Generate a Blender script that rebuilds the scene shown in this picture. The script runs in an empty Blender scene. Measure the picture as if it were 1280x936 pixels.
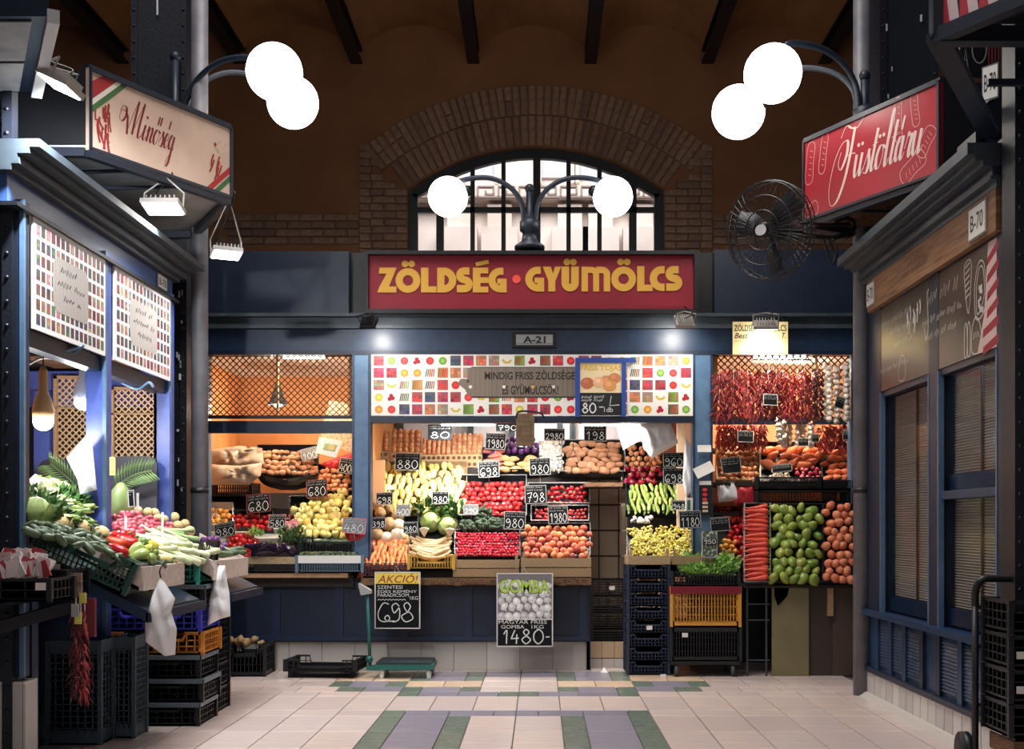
import bpy, bmesh, math, random
from mathutils import Vector, Matrix, Euler, noise
R = random.Random(7)
rad = math.radians
PI = math.pi
SC = bpy.context.scene
COL = SC.collection

# ---------------------------------------------------------------- camera, light, exposure
FPX, CU, CV, EYE = 1500.0, 675.0, 655.0, 1.27      # focal length (px of 1280x936), principal point, eye height
cd = bpy.data.cameras.new('camera'); cam = bpy.data.objects.new('camera', cd); COL.objects.link(cam)
cam.location = (0, 0, EYE); cam.rotation_euler = (PI/2, 0, 0)
cd.sensor_fit = 'HORIZONTAL'; cd.sensor_width = 36.0; cd.lens = FPX/1280*36
cd.shift_x = -(CU-640)/1280; cd.shift_y = (CV-468)/1280; cd.clip_end = 200
SC.camera = cam
SC.view_settings.view_transform = 'Standard'; SC.view_settings.look = 'None'
SC.view_settings.exposure = 0.0; SC.view_settings.gamma = 1.0; SC.view_settings.use_curve_mapping = False

w = bpy.data.worlds.new('world'); SC.world = w; w.use_nodes = True
w.node_tree.nodes['Background'].inputs[0].default_value = (0.62, 0.72, 1.0, 1)
w.node_tree.nodes['Background'].inputs[1].default_value = 0.045

def area(name, loc, target, size, power, color=(1, 1, 1), sy=None, spread=180):
    l = bpy.data.lights.new(name, 'AREA'); l.energy = power; l.color = color; l.size = size; l.spread = rad(spread)
    if sy: l.shape = 'RECTANGLE'; l.size_y = sy
    o = bpy.data.objects.new(name, l); COL.objects.link(o); o.location = loc
    o.rotation_euler = (Vector(target)-Vector(loc)).to_track_quat('-Z', 'Y').to_euler()
    return o
def point(name, loc, power, color=(1, 1, 1), r=.05):
    l = bpy.data.lights.new(name, 'POINT'); l.energy = power; l.color = color; l.shadow_soft_size = r
    o = bpy.data.objects.new(name, l); COL.objects.link(o); o.location = loc
    return o
def spot(name, loc, target, power, color=(1, 1, 1), ang=110, blend=.6, r=.06):
    l = bpy.data.lights.new(name, 'SPOT'); l.energy = power; l.color = color; l.shadow_soft_size = r
    l.spot_size = rad(ang); l.spot_blend = blend
    o = bpy.data.objects.new(name, l); COL.objects.link(o); o.location = loc
    o.rotation_euler = (Vector(target)-Vector(loc)).to_track_quat('-Z', 'Y').to_euler()
    return o
area('hall_skylight', (-1.0, 6.6, 8.6), (-.7, 6.9, 0), 3.0, 290, (1.0, .95, .93), 5.0, 120)     # daylight from the roof over the aisle
area('hall_front_daylight', (0, -3.0, 5.0), (0, 9.5, 1.6), 5.0, 42, (1.0, .93, .88), 4.0, 120)  # daylight from the open hall behind the viewer
area('street_daylight', (0, 15.2, 10.5), (0, 20, 5.5), 8.0, 1150, (1.0, .98, .98), 3.0)          # sky over the street outside the arched window

# ---------------------------------------------------------------- helpers
def P(u, v, D):
    return Vector(((u-CU)*D/FPX, D, EYE-(v-CV)*D/FPX))
def lin(c):
    return tuple(((x/255)/12.92 if x/255 <= .04045 else ((x/255+.055)/1.055)**2.4) for x in c)
MATS = {}
def mat(name, c, rough=.5, metal=0, c2=None, nz=None, bump=None, emit=0, alpha=1, trans=0, spec=None, c3=None, coat=0):
    """c: sRGB 0-255. c2: second colour picked by object. nz: (scale, colour, lo, hi) noise blotches. bump: (scale, strength)"""
    if name in MATS: return MATS[name]
    m = bpy.data.materials.new(name); m.use_nodes = True
    nt = m.node_tree; b = nt.nodes['Principled BSDF']; L = nt.links.new
    b.inputs['Roughness'].default_value = rough; b.inputs['Metallic'].default_value = metal
    b.inputs['Base Color'].default_value = (*lin(c), 1)
    src = None
    if spec is not None: b.inputs['Specular IOR Level'].default_value = spec
    if coat: b.inputs['Coat Weight'].default_value = coat
    if trans: b.inputs['Transmission Weight'].default_value = trans; b.inputs['IOR'].default_value = 1.45
    if alpha < 1: b.inputs['Alpha'].default_value = alpha
    if c2:
        oi = nt.nodes.new('ShaderNodeObjectInfo'); cr = nt.nodes.new('ShaderNodeValToRGB')
        cr.color_ramp.elements[0].color = (*lin(c), 1); cr.color_ramp.elements[1].color = (*lin(c2), 1)
        if c3:
            e = cr.color_ramp.elements.new(.5); e.color = (*lin(c3), 1)
        L(oi.outputs['Random'], cr.inputs[0]); src = cr.outputs[0]
    if nz:
        tc = nt.nodes.new('ShaderNodeTexCoord'); n = nt.nodes.new('ShaderNodeTexNoise')
        n.inputs['Scale'].default_value = nz[0]; n.inputs['Detail'].default_value = 4
        mp = nt.nodes.new('ShaderNodeMapping'); mp.inputs['Scale'].default_value = nz[4] if len(nz) > 4 else (1, 1, 1)
        L(tc.outputs['Object'], mp.inputs[0]); L(mp.outputs[0], n.inputs['Vector'])
        r = nt.nodes.new('ShaderNodeMapRange'); r.inputs[1].default_value = nz[2]; r.inputs[2].default_value = nz[3]
        L(n.outputs['Fac'], r.inputs[0])
        mx = nt.nodes.new('ShaderNodeMix'); mx.data_type = 'RGBA'
        L(r.outputs[0], mx.inputs['Factor'])
        mx.inputs[6].default_value = (*lin(c), 1); mx.inputs[7].default_value = (*lin(nz[1]), 1)
        if src: L(src, mx.inputs[6])
        src = mx.outputs[2]
    if bump:
        tc2 = nt.nodes.new('ShaderNodeTexCoord'); n2 = nt.nodes.new('ShaderNodeTexNoise')
        n2.inputs['Scale'].default_value = bump[0]; n2.inputs['Detail'].default_value = 3
        bp = nt.nodes.new('ShaderNodeBump'); bp.inputs['Strength'].default_value = bump[1]; bp.inputs['Distance'].default_value = .01
        L(tc2.outputs['Object'], n2.inputs['Vector']); L(n2.outputs['Fac'], bp.inputs['Height']); L(bp.outputs[0], b.inputs['Normal'])
    if src: L(src, b.inputs['Base Color'])
    if emit:
        b.inputs['Emission Color'].default_value = (*lin(c), 1); b.inputs['Emission Strength'].default_value = emit
    MATS[name] = m
    return m
def print_mat(name='printed_ink', rough=.55, coat=0):
    if name in MATS: return MATS[name]
    m = bpy.data.materials.new(name); m.use_nodes = True; nt = m.node_tree; b = nt.nodes['Principled BSDF']
    a = nt.nodes.new('ShaderNodeAttribute'); a.attribute_name = 'ink'
    nt.links.new(a.outputs['Color'], b.inputs['Base Color']); b.inputs['Roughness'].default_value = rough
    b.inputs['Coat Weight'].default_value = coat
    MATS[name] = m
    return m
def glass_mat(name, tint=(230, 235, 240), a=.035, rough=.05):
    if name in MATS: return MATS[name]
    m = bpy.data.materials.new(name); m.use_nodes = True; nt = m.node_tree
    for n in list(nt.nodes): nt.nodes.remove(n)
    o = nt.nodes.new('ShaderNodeOutputMaterial'); t = nt.nodes.new('ShaderNodeBsdfTransparent'); g = nt.nodes.new('ShaderNodeBsdfGlossy')
    g.inputs['Roughness'].default_value = rough; t.inputs[0].default_value = (*lin(tint), 1)
    mx = nt.nodes.new('ShaderNodeMixShader'); mx.inputs[0].default_value = a
    nt.links.new(t.outputs[0], mx.inputs[1]); nt.links.new(g.outputs[0], mx.inputs[2]); nt.links.new(mx.outputs[0], o.inputs[0])
    MATS[name] = m
    return m

def wloc(o):
    v = Vector((0, 0, 0))
    while o: v += o.location; o = o.parent
    return v
class MB:
    def __init__(s): s.v = []; s.f = []; s.m = []; s.c = []; s.k = False
    def add(s, vs, fs, mi=0, col=None):
        n = len(s.v); s.v += [Vector(p) for p in vs]
        for f in fs:
            s.f.append([i+n for i in f]); s.m.append(mi); s.c.append(col)
        if col: s.k = True
        return s
    def box(s, x0, x1, y0, y1, z0, z1, mi=0):
        return s.add([(x0,y0,z0),(x1,y0,z0),(x1,y1,z0),(x0,y1,z0),(x0,y0,z1),(x1,y0,z1),(x1,y1,z1),(x0,y1,z1)],
                     [(3,2,1,0),(4,5,6,7),(0,1,5,4),(1,2,6,5),(2,3,7,6),(3,0,4,7)], mi)
    def pbox(s, u0, u1, v0, v1, D, depth, mi=0):
        a, b = P(u0, v1, D), P(u1, v0, D)
        return s.box(a.x, b.x, D, D+depth, a.z, b.z, mi)
    def obox(s, c, size, M=None, mi=0):
        n = len(s.v); x, y, z = [k/2 for k in size]
        s.box(-x, x, -y, y, -z, z, mi)
        for i in range(n, len(s.v)): s.v[i] = (M @ s.v[i] if M else s.v[i]) + Vector(c)
        return s
    def bar(s, a, b, w, h=None, mi=0, up=(0, 0, 1)):
        a, b = Vector(a), Vector(b); d = b-a; L = d.length
        if L < 1e-6: return s
        x = d/L; upv = Vector(up)
        if abs(x.dot(upv)) > .98: upv = Vector((1, 0, 0))
        y = upv.cross(x).normalized(); z = x.cross(y)
        M = Matrix((x, y, z)).transposed()
        return s.obox((a+b)/2, (L, w, h or w), M, mi)
    def tube(s, pts, r, n=8, mi=0, cap=True):
        pts = [Vector(p) for p in pts]; k = len(pts); rs = r if isinstance(r, (list, tuple)) else [r]*k
        t0 = (pts[1]-pts[0]).normalized(); up = Vector((0, 0, 1)) if abs(t0.z) < .9 else Vector((1, 0, 0))
        nrm = (up - t0*up.dot(t0)).normalized(); vs = []
        for i, p in enumerate(pts):
            t = (pts[min(i+1, k-1)]-pts[max(i-1, 0)]).normalized()
            nrm = (nrm - t*nrm.dot(t)).normalized(); bn = t.cross(nrm)
            for j in range(n):
                a = 2*PI*j/n; vs.append(p + (nrm*math.cos(a)+bn*math.sin(a))*rs[i])
        fs = [(i*n+j, i*n+(j+1) % n, (i+1)*n+(j+1) % n, (i+1)*n+j) for i in range(k-1) for j in range(n)]
        if cap: fs += [tuple(range(n-1, -1, -1)), tuple((k-1)*n+j for j in range(n))]
        return s.add(vs, fs, mi)
    def lathe(s, prof, n=12, M=None, mi=0, lobes=0, amp=0):
        """prof: (radius, height) from bottom to top; closed where the radius is 0"""
        vs = []; fs = []; rings = []
        for r, z in prof:
            if r < 1e-5: rings.append([len(vs)]); vs.append(Vector((0, 0, z)))
            else:
                rings.append(list(range(len(vs), len(vs)+n)))
                for j in range(n):
                    a = 2*PI*j/n; k = r*(1+amp*math.cos(lobes*a)) if lobes else r
                    vs.append(Vector((k*math.cos(a), k*math.sin(a), z)))
        for A, B in zip(rings, rings[1:]):
            for j in range(n):
                a0, a1 = A[j % len(A)], A[(j+1) % len(A)]; b0, b1 = B[j % len(B)], B[(j+1) % len(B)]
                f = [a0, a1, b1, b0]; g = []
                for q in f:
                    if q not in g: g.append(q)
                if len(g) > 2: fs.append(g)
        if M: vs = [M @ p for p in vs]
        return s.add(vs, fs, mi)
    def ball(s, c, r, n=10, k=6, mi=0, sc=(1, 1, 1)):
        M = Matrix.Translation(Vector(c)) @ Matrix.Diagonal((*sc, 1))
        return s.lathe([(r*math.sin(PI*i/k), -r*math.cos(PI*i/k)) for i in range(k+1)], n, M, mi)
    def prism(s, pts, n, mi=0):
        """polygon (3-D points) extruded by the vector n"""
        pts = [Vector(p) for p in pts]; k = len(pts); n = Vector(n)
        return s.add(pts+[p+n for p in pts], [tuple(range(k-1, -1, -1)), tuple(range(k, 2*k))] +
                     [(i, (i+1) % k, k+(i+1) % k, k+i) for i in range(k)], mi)
    def data(s, name, mats, smooth=False, off=None):
        me = bpy.data.meshes.new(name); off = off or Vector((0, 0, 0))
        me.from_pydata([p-off for p in s.v], [], s.f)
        for m in (mats if isinstance(mats, (list, tuple)) else [mats]): me.materials.append(m)
        me.polygons.foreach_set('material_index', s.m)
        if smooth: me.polygons.foreach_set('use_smooth', [True]*len(s.f))
        if s.k:
            ca = me.color_attributes.new('ink', 'FLOAT_COLOR', 'CORNER'); buf = []
            for f, c in zip(s.f, s.c):
                cc = (*lin(c or (200, 200, 200)), 1); buf += list(cc)*len(f)
            ca.data.foreach_set('color', buf)
        me.update()
        return me
    def build(s, name, mats, parent=None, smooth=False, stuff=False):
        if parent: off = wloc(parent)
        else:
            xs = [p.x for p in s.v]; ys = [p.y for p in s.v]; off = Vector(((min(xs)+max(xs))/2, (min(ys)+max(ys))/2, min(p.z for p in s.v)))
        o = bpy.data.objects.new(name, s.data(name, mats, smooth, off)); COL.objects.link(o)
        if parent: o.parent = parent
        else: o.location = off
        if stuff: o['kind'] = 'stuff'
        return o
LABELS = {}
ONES = 'first second third fourth fifth sixth seventh eighth ninth tenth eleventh twelfth thirteenth fourteenth fifteenth sixteenth seventeenth eighteenth nineteenth'.split()
def ordw(n):
    """0 -> first"""
    n += 1
    if n < 20: return ONES[n-1]
    t, r = divmod(n, 10); return (['twentieth', 'thirtieth', 'fortieth', 'fiftieth'][t-2] if r == 0 else ['twenty', 'thirty', 'forty', 'fifty'][t-2]+'-'+ONES[r-1])
def tag(o, label, cat, group=None, kind=None):
    o['label'] = label; o['category'] = cat
    if group: o['group'] = group
    if kind: o['kind'] = kind
    return o
def thing(name, label, cat, loc=(0, 0, 0), group=None):
    o = bpy.data.objects.new(name, None); COL.objects.link(o); o.location = loc; o.empty_display_size = .05
    return tag(o, label, cat, group)
def struct(name, label=None, loc=(0, 0, 0), mb=None, m=None):
    if mb: o = mb.build(name, m)
    else:
        o = bpy.data.objects.new(name, None); COL.objects.link(o); o.location = loc
    o['kind'] = 'structure'
    if label: o['label'] = label
    return o
KIDS = {}
def copy_tree(o, parent=None, name=None):
    c = o.copy(); COL.objects.link(c)
    if parent: c.parent = parent
    for ch in list(o.children): copy_tree(ch, c)
    return c
def cr(pts, n=6, closed=False):
    """smooth curve through points"""
    pts = [Vector(p) for p in pts]; k = len(pts); out = []
    for i in range(k if closed else k-1):
        g = (lambda j: pts[j % k]) if closed else (lambda j: pts[max(0, min(k-1, j))])
        p0, p1, p2, p3 = g(i-1), g(i), g(i+1), g(i+2)
        for j in range(n):
            t = j/n
            out.append(.5*((2*p1)+(p2-p0)*t+(2*p0-5*p1+4*p2-p3)*t*t+(3*p1-p0-3*p2+p3)*t**3))
    out.append(pts[0] if closed else pts[-1])
    return out

# flat print: a 2-D frame in space
class Fr:
    def __init__(s, o, ex, ey): s.o = Vector(o); s.ex = Vector(ex); s.ey = Vector(ey); s.n = s.ex.cross(s.ey).normalized()
    def __call__(s, a, b, h=0): return s.o+s.ex*a+s.ey*b+s.n*h
LAYER = [0]
def lift(h):
    LAYER[0] = (LAYER[0]+1) % 40
    return h+LAYER[0]*6e-6
def ink(mb, fr, pts, col, h=.0006):
    h = lift(h)
    mb.add([fr(p[0], p[1], h) for p in pts], [tuple(range(len(pts)))], 0, col)
def ink_rect(mb, fr, a0, b0, a1, b1, col, h=.0006):
    ink(mb, fr, [(a0, b0), (a1, b0), (a1, b1), (a0, b1)], col, h)
def ink_disc(mb, fr, a, b, r, col, h=.0009, ry=None, n=14, rot=0):
    ry = ry or r; c, s = math.cos(rot), math.sin(rot)
    ink(mb, fr, [(a+r*math.cos(2*PI*i/n)*c-ry*math.sin(2*PI*i/n)*s, b+r*math.cos(2*PI*i/n)*s+ry*math.sin(2*PI*i/n)*c) for i in range(n)], col, h)
def ink_stroke(mb, fr, pts, w, col, h=.0009, closed=False, pen=None):
    """ribbon along 2-D points; pen: thin/thick ratio of a broad nib, thick on steep strokes"""
    h = lift(h); pts = [Vector((p[0], p[1], 0)) for p in pts]; k = len(pts); L = []; Rr = []
    for i in range(k):
        a = pts[(i-1) % k] if closed else pts[max(0, i-1)]; b = pts[(i+1) % k] if closed else pts[min(k-1, i+1)]
        d = (b-a)
        if d.length < 1e-9: d = Vector((1, 0, 0))
        d.normalize(); ww = w
        if pen: ww = w*(pen+(1-pen)*max(0, -d.y)**1.5)
        n = Vector((-d.y, d.x, 0))*ww/2
        L.append(pts[i]+n); Rr.append(pts[i]-n)
    for i in range(k if closed else k-1):
        j = (i+1) % k
        mb.add([fr(q.x, q.y, h) for q in (Rr[i], Rr[j], L[j], L[i])], [(0, 1, 2, 3)], 0, col)
TXT = {}
def text_polys(s, bold=0, shear=0):
    key = (s, bold, shear)
    if key in TXT: return TXT[key]
    c = bpy.data.curves.new('lettering', 'FONT'); c.body = s; c.size = 1; c.offset = bold; c.shear = shear; c.resolution_u = 3
    o = bpy.data.objects.new('lettering', c); COL.objects.link(o)
    dg = bpy.context.evaluated_depsgraph_get(); me = bpy.data.meshes.new_from_object(o.evaluated_get(dg))
    vs = [(v.co.x, v.co.y) for v in me.vertices]; fs = [tuple(p.vertices) for p in me.polygons]
    bpy.data.objects.remove(o); bpy.data.curves.remove(c); bpy.data.meshes.remove(me)
    x0 = min(v[0] for v in vs); x1 = max(v[0] for v in vs); y0 = min(v[1] for v in vs); y1 = max(v[1] for v in vs)
    TXT[key] = ([((a-x0)/(x1-x0), (b-y0)/(y1-y0)) for a, b in vs], fs)
    return TXT[key]
def ink_text(mb, fr, s, a0, b0, a1, b1, col, h=.0012, bold=0, shear=0):
    vs, fs = text_polys(s, bold, shear); h = lift(h)
    mb.add([fr(a0+x*(a1-a0), b0+y*(b1-b0), h) for x, y in vs], fs, 0, col)
DIG = {
 '0': [[(.3,1),(.08,.75),(.06,.3),(.28,0),(.52,.3),(.5,.75),(.32,1),(.2,.95)]],
 '1': [[(.12,.7),(.34,1),(.34,.5),(.32,0)]],
 '2': [[(.06,.75),(.25,1),(.48,.8),(.35,.4),(.06,.06),(.15,.12),(.35,.02),(.58,.08)]],
 '3': [[(.08,.9),(.3,1),(.46,.78),(.24,.55),(.5,.35),(.3,0),(.05,.12)]],
 '4': [[(.3,1),(.05,.42),(.1,.38),(.58,.42)], [(.44,.7),(.42,.3),(.4,0)]],
 '5': [[(.5,1),(.16,.96),(.12,.55),(.4,.58),(.5,.25),(.25,0),(.04,.12)]],
 '6': [[(.52,.92),(.3,1),(.1,.72),(.05,.3),(.22,.02),(.46,.1),(.48,.34),(.32,.42),(.2,.26),(.36,.1)]],
 '7': [[(.06,.92),(.3,.98),(.55,1),(.4,.55),(.28,0)], [(.18,.5),(.52,.52)]],
 '8': [[(.3,.55),(.16,.8),(.3,1),(.44,.8),(.3,.55),(.08,.3),(.28,0),(.52,.28),(.3,.55)]],
 '9': [[(.46,.8),(.28,1),(.08,.78),(.22,.52),(.46,.75),(.48,.4),(.36,.02),(.14,.08)]],
 ',': [[(.1,.12),(.06,-.08)]], '-': [[(.06,.45),(.5,.48)]], ' ': [], '/': [[(.5,1),(.1,0)]], '+': [[(.05,.5),(.55,.5)], [(.3,.75),(.3,.2)]],
}
def ink_digits(mb, fr, s, a0, b0, a1, b1, w, col, h=.0012):
    n = len(s); cw = (a1-a0)/n
    for i, ch in enumerate(s):
        for st in DIG[ch]:
            pts = [(a0+(i+x/.6*.94)*cw, b0+y*(b1-b0)) for x, y in st]
            ink_stroke(mb, fr, cr([(p[0], p[1], 0) for p in pts], 5), w, col, h)
def ink_scribble(mb, fr, a0, b, a1, hh, w, col, h=.0012):
    """a line of small handwriting too small to read"""
    x = a0
    while x < a1-hh*.6:
        k = R.randint(3, 7); pts = []
        for i in range(k*2):
            pts.append((x, b+(hh*R.uniform(.55, 1) if i % 2 else hh*R.uniform(0, .3)))); x += hh*.28
            if x > a1: break
        if len(pts) > 1: ink_stroke(mb, fr, pts, w, col, h)
        x += hh*.5

# ---------------------------------------------------------------- common materials
M_BLUE = mat('stall_blue_paint', (34, 56, 84), .38, nz=(14, (27, 46, 70), .35, .7))
M_NAVY = mat('dark_blue_paint', (24, 37, 60), .42, nz=(9, (18, 28, 46), .35, .7))
M_POST = mat('post_blue_paint', (92, 122, 152), .4, nz=(11, (74, 104, 134), .35, .75))
M_INDIGO = mat('indigo_paint', (72, 92, 168), .4, nz=(10, (60, 78, 146), .35, .75))
M_GREYBLUE = mat('grey_blue_paint', (62, 72, 80), .5, nz=(10, (48, 58, 66), .35, .7))
M_BLACK = mat('black_metal', (15, 17, 22), .45, nz=(20, (22, 24, 30), .45, .8))
M_IRON = mat('dark_iron_paint', (20, 24, 34), .45, nz=(26, (34, 38, 46), .62, .75), bump=(40, .2))
M_PIPE = mat('grey_pipe_paint', (112, 110, 114), .5, .1, nz=(8, (94, 94, 100), .4, .7))
M_CREAM = mat('plain_white', (225, 222, 215), .6)
M_WOOD = mat('pale_wood', (186, 150, 112), .65, nz=(30, (150, 112, 78), .35, .75, (1, 1, 8)))
M_WOOD2 = mat('crate_wood', (176, 152, 118), .7, c2=(150, 122, 88), nz=(26, (132, 104, 72), .45, .8, (1, 6, 6)))
M_OLDWOOD = mat('old_brown_wood', (128, 92, 62), .7, nz=(22, (84, 56, 36), .35, .7, (1, 1, 8)))
M_ORANGE = mat('orange_plaster', (216, 152, 92), .75, nz=(3, (198, 132, 76), .4, .7))
M_TILEGREY = mat('plinth_tile', (196, 188, 180), .35, c2=(172, 164, 156))
M_TILEWHITE = mat('base_tile', (214, 210, 204), .3, c2=(190, 186, 182))
M_GROUT = mat('grout', (86, 80, 76), .8)
M_CARD = mat('black_card', (20, 22, 25), .85, spec=.15)
M_CARDFRAME = mat('pale_card_edge', (150, 150, 146), .6)
INK = print_mat()
GLASS = glass_mat('clear_glass')

# ================================================================ THE SETTING
# ---- floor: tiles as laid pieces
T_BEIGE = mat('beige_floor_tile', (226, 202, 188), .22, c2=(206, 186, 178), c3=(218, 200, 192), nz=(5, (196, 182, 180), .3, .8, (.6, 4, 1)))
T_GREEN = mat('green_floor_tile', (108, 122, 108), .26, c2=(92, 108, 98), nz=(6, (124, 128, 116), .4, .8, (1, 4, 1)))
T_MAUVE = mat('mauve_floor_tile', (142, 136, 152), .24, c2=(126, 122, 138), nz=(6, (150, 144, 150), .4, .8, (1, 4, 1)))
T_PEACH = mat('peach_floor_tile', (214, 186, 158), .3, c2=(200, 172, 148))
fm = MB().box(-7, 7, -4, 14, -.12, -.012)
floor = struct('floor', 'tiled market hall floor of beige tiles with a green and mauve pattern', mb=fm, m=M_GROUT)
TILE = {}
def tile(x0, x1, y0, y1, m):
    k = (round(x1-x0, 3), round(y1-y0, 3), m.name)
    if k not in TILE:
        b = MB(); g = .0035; hx, hy = (x1-x0)/2-g, (y1-y0)/2-g
        b.add([(-hx,-hy,-.012),(hx,-hy,-.012),(hx,hy,-.012),(-hx,hy,-.012),(-hx,-hy,-.0015),(hx,-hy,-.0015),(hx,hy,-.0015),(-hx,hy,-.0015),
               (-hx+.003,-hy+.003,0),(hx-.003,-hy+.003,0),(hx-.003,hy-.003,0),(-hx+.003,hy-.003,0)],
              [(0,1,5,4),(1,2,6,5),(2,3,7,6),(3,0,4,7),(4,5,9,8),(5,6,10,9),(6,7,11,10),(7,4,8,11),(8,9,10,11)])
        TILE[k] = b.data('tile', m)
    o = bpy.data.objects.new('tile', TILE[k]); COL.objects.link(o); o.parent = floor
    o.location = Vector(((x0+x1)/2, (y0+y1)/2, R.uniform(-.0006, 0))) - floor.location
XC = -.16
def row(y0, y1, segs, side=T_BEIGE):
    """segs: (half offset a, b, material) mirrored about XC; outside plain beige"""
    far = 0
    for a, b, m in segs:
        tile(XC+a, XC+b, y0, y1, m); tile(XC-b, XC-a, y0, y1, m); far = max(far, b)
    x = far
    while x < 2.62:
        tile(XC+x, XC+x+.3, y0, y1, side); tile(XC-x-.3, XC-x, y0, y1, side); x += .3
G_, V_, B_, E_ = T_GREEN, T_MAUVE, T_BEIGE, T_PEACH
row(6.20, 6.78, [(0,.3,B_),(.3,.45,G_),(.45,.75,V_),(.75,.9,G_)])
row(6.78, 7.36, [(0,.3,B_),(.3,.45,G_),(.45,.75,V_),(.75,.9,G_)])
row(7.36, 7.95, [(0,.3,B_),(.3,.45,G_),(.45,.75,V_),(.75,.9,G_)])
row(7.95, 8.19, [(0,.15,V_),(.15,.45,V_),(.45,.75,V_),(.75,.9,G_)])
row(8.19, 8.86, [(0,.3,B_),(.3,.6,B_),(.6,.9,B_)])
row(8.86, 9.11, [(0,.15,G_),(.15,.45,V_),(.45,.75,V_),(.75,.9,G_)])
row(9.11, 9.38, [(0,.3,B_),(.3,.45,G_),(.45,.75,V_),(.75,.9,G_),(.9,1.2,V_),(1.2,1.4,G_)])
row(9.38, 9.72, [(0,.3,B_),(.3,.6,E_),(.6,.9,E_),(.9,1.05,G_),(1.05,1.35,V_),(1.35,1.5,G_)])
row(9.72, 9.97, [(0,.3,B_),(.3,.45,G_),(.45,.75,V_),(.75,.9,G_),(.9,1.2,E_),(1.2,1.5,E_)])
row(9.97, 10.36, [(0,.3,V_),(.3,.45,G_),(.45,.75,V_),(.75,.9,G_),(.9,1.2,E_),(1.2,1.5,E_)])
tf = MB(); k = 0
for j in range(18):
    y0 = 6.20-(j+1)*.58
    for i in range(-12, 13):
        tf.box(XC+i*.3+.003, XC+i*.3+.297, y0+.003, y0+.577, -.012, -.0005)
for y0 in (10.37, 10.97, 11.57):
    for i in range(-10, 11): tf.box(XC+i*.3+.003, XC+i*.3+.297, y0+.003, y0+.597, -.012, -.0005)
o = tf.build('tile_field', T_BEIGE, floor); o['kind'] = 'stuff'

# ---- rear wall with arched window, brick pieces
DW = 13.6
def WX(u): return (u-CU)*DW/FPX
def WZ(v): return EYE-(v-CV)*DW/FPX
M_OCHRE = mat('ochre_plaster', (140, 92, 60), .85, nz=(1.3, (122, 78, 50), .35, .7), bump=(30, .15))
M_BRICK = mat('brown_brick', (150, 118, 98), .85, c2=(120, 92, 78), c3=(138, 108, 84), nz=(20, (104, 80, 68), .45, .8), bump=(60, .5))
wcx, wh, ws, wr = WX(670), 1.45, WZ(237), 2.39           # window centre, half width, springing, radius
wcz = WZ(183)-wr
wb = MB(); z0, z1, xl, xr = 0, 6.95, -6.5, 6.5
zb = 3.6
def wall_piece(pts): wb.prism([(x, DW, z) for x, z in pts], (0, .4, 0))
wall_piece([(xl, z0), (xr, z0), (xr, zb), (xl, zb)])
wall_piece([(xl, zb), (wcx-wh, zb), (wcx-wh, z1), (xl, z1)])
wall_piece([(wcx+wh, zb), (xr, zb), (xr, z1), (wcx+wh, z1)])
N = 16; arc = []
for i in range(N+1):
    x = -wh+2*wh*i/N; arc.append((wcx+x, wcz+math.sqrt(wr*wr-x*x)))
for a, b in zip(arc, arc[1:]): wall_piece([a, b, (b[0], z1), (a[0], z1)])
wall_back = struct('wall_back', 'ochre plaster rear wall with brick arch around the window', mb=wb, m=M_OCHRE)
BR = {}
def brick(c, ang, sx, sz):
    k = (round(sx, 3), round(sz, 3))
    if k not in BR:
        b = MB(); hx, hz, d = sx/2-.006, sz/2-.006, .03; e = .006
        b.add([(-hx,0,-hz),(hx,0,-hz),(hx,0,hz),(-hx,0,hz),(-hx,-d+e,-hz),(hx,-d+e,-hz),(hx,-d+e,hz),(-hx,-d+e,hz),(-hx+e,-d,-hz+e),(hx-e,-d,-hz+e),(hx-e,-d,hz-e),(-hx+e,-d,hz-e)],
              [(0,1,5,4),(1,2,6,5),(2,3,7,6),(3,0,4,7),(4,5,9,8),(5,6,10,9),(6,7,11,10),(7,4,8,11),(8,9,10,11)])
        BR[k] = b.data('brick', M_BRICK)
    o = bpy.data.objects.new('brick', BR[k]); COL.objects.link(o); o.parent = wall_back
    o.location = Vector((c[0], DW+R.uniform(-.006, .004), c[1])) - wall_back.location; o.rotation_euler = (0, ang, 0)
for r0, r1, half in ((wr+.005, wr+.345, rad(37.2)), (wr+.345, wr+.69, rad(39.8))):
    rm = (r0+r1)/2; n = round(2*half*rm/.088)
    for i in range(n):
        a = -half+(i+.5)*2*half/n+R.uniform(-.002, .002)
        if R.random() < .12:
            for q in (-.25, .25): brick((wcx+(rm+q*(r1-r0))*math.sin(a), wcz+(rm+q*(r1-r0))*math.cos(a)), a, .084, (r1-r0)/2)
        else: brick((wcx+rm*math.sin(a), wcz+rm*math.cos(a)), a, .084, r1-r0)
jx = 2.02
zz = 4.30; ci = 0
while zz < 5.5:
    for s in (-1, 1):
        xs = [wh, wh+.135, wh+.405, 2.0] if ci % 2 else [wh, wh+.27, wh+.405+.02, 2.0]
        for a, b in zip(xs, xs[1:]):
            cx = (a+b)/2
            far = max(math.hypot(q, zz+h-wcz) for q in (a, b) for h in (0, .085))
            if (math.hypot(cx, zz+.042-wcz) < wr+.70 and abs(math.atan2(cx-(b-a)*.3, zz+.085-wcz)) < rad(37.6)): continue
            brick((wcx+s*cx, zz+.042), 0, b-a, .085)
    zz += .085; ci += 1
for s, lim in ((-1, 3.45), (1, 3.62)):
    for c in range(4):
        x = 2.0+(.135 if c % 2 else 0); zc = WZ(306)+.042+c*.088
        if c % 2: brick((wcx+s*2.0675, zc), 0, .135, .085)
        while x < lim:
            brick((wcx+s*(x+.135), zc), 0, .27, .085); x += .27

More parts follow.
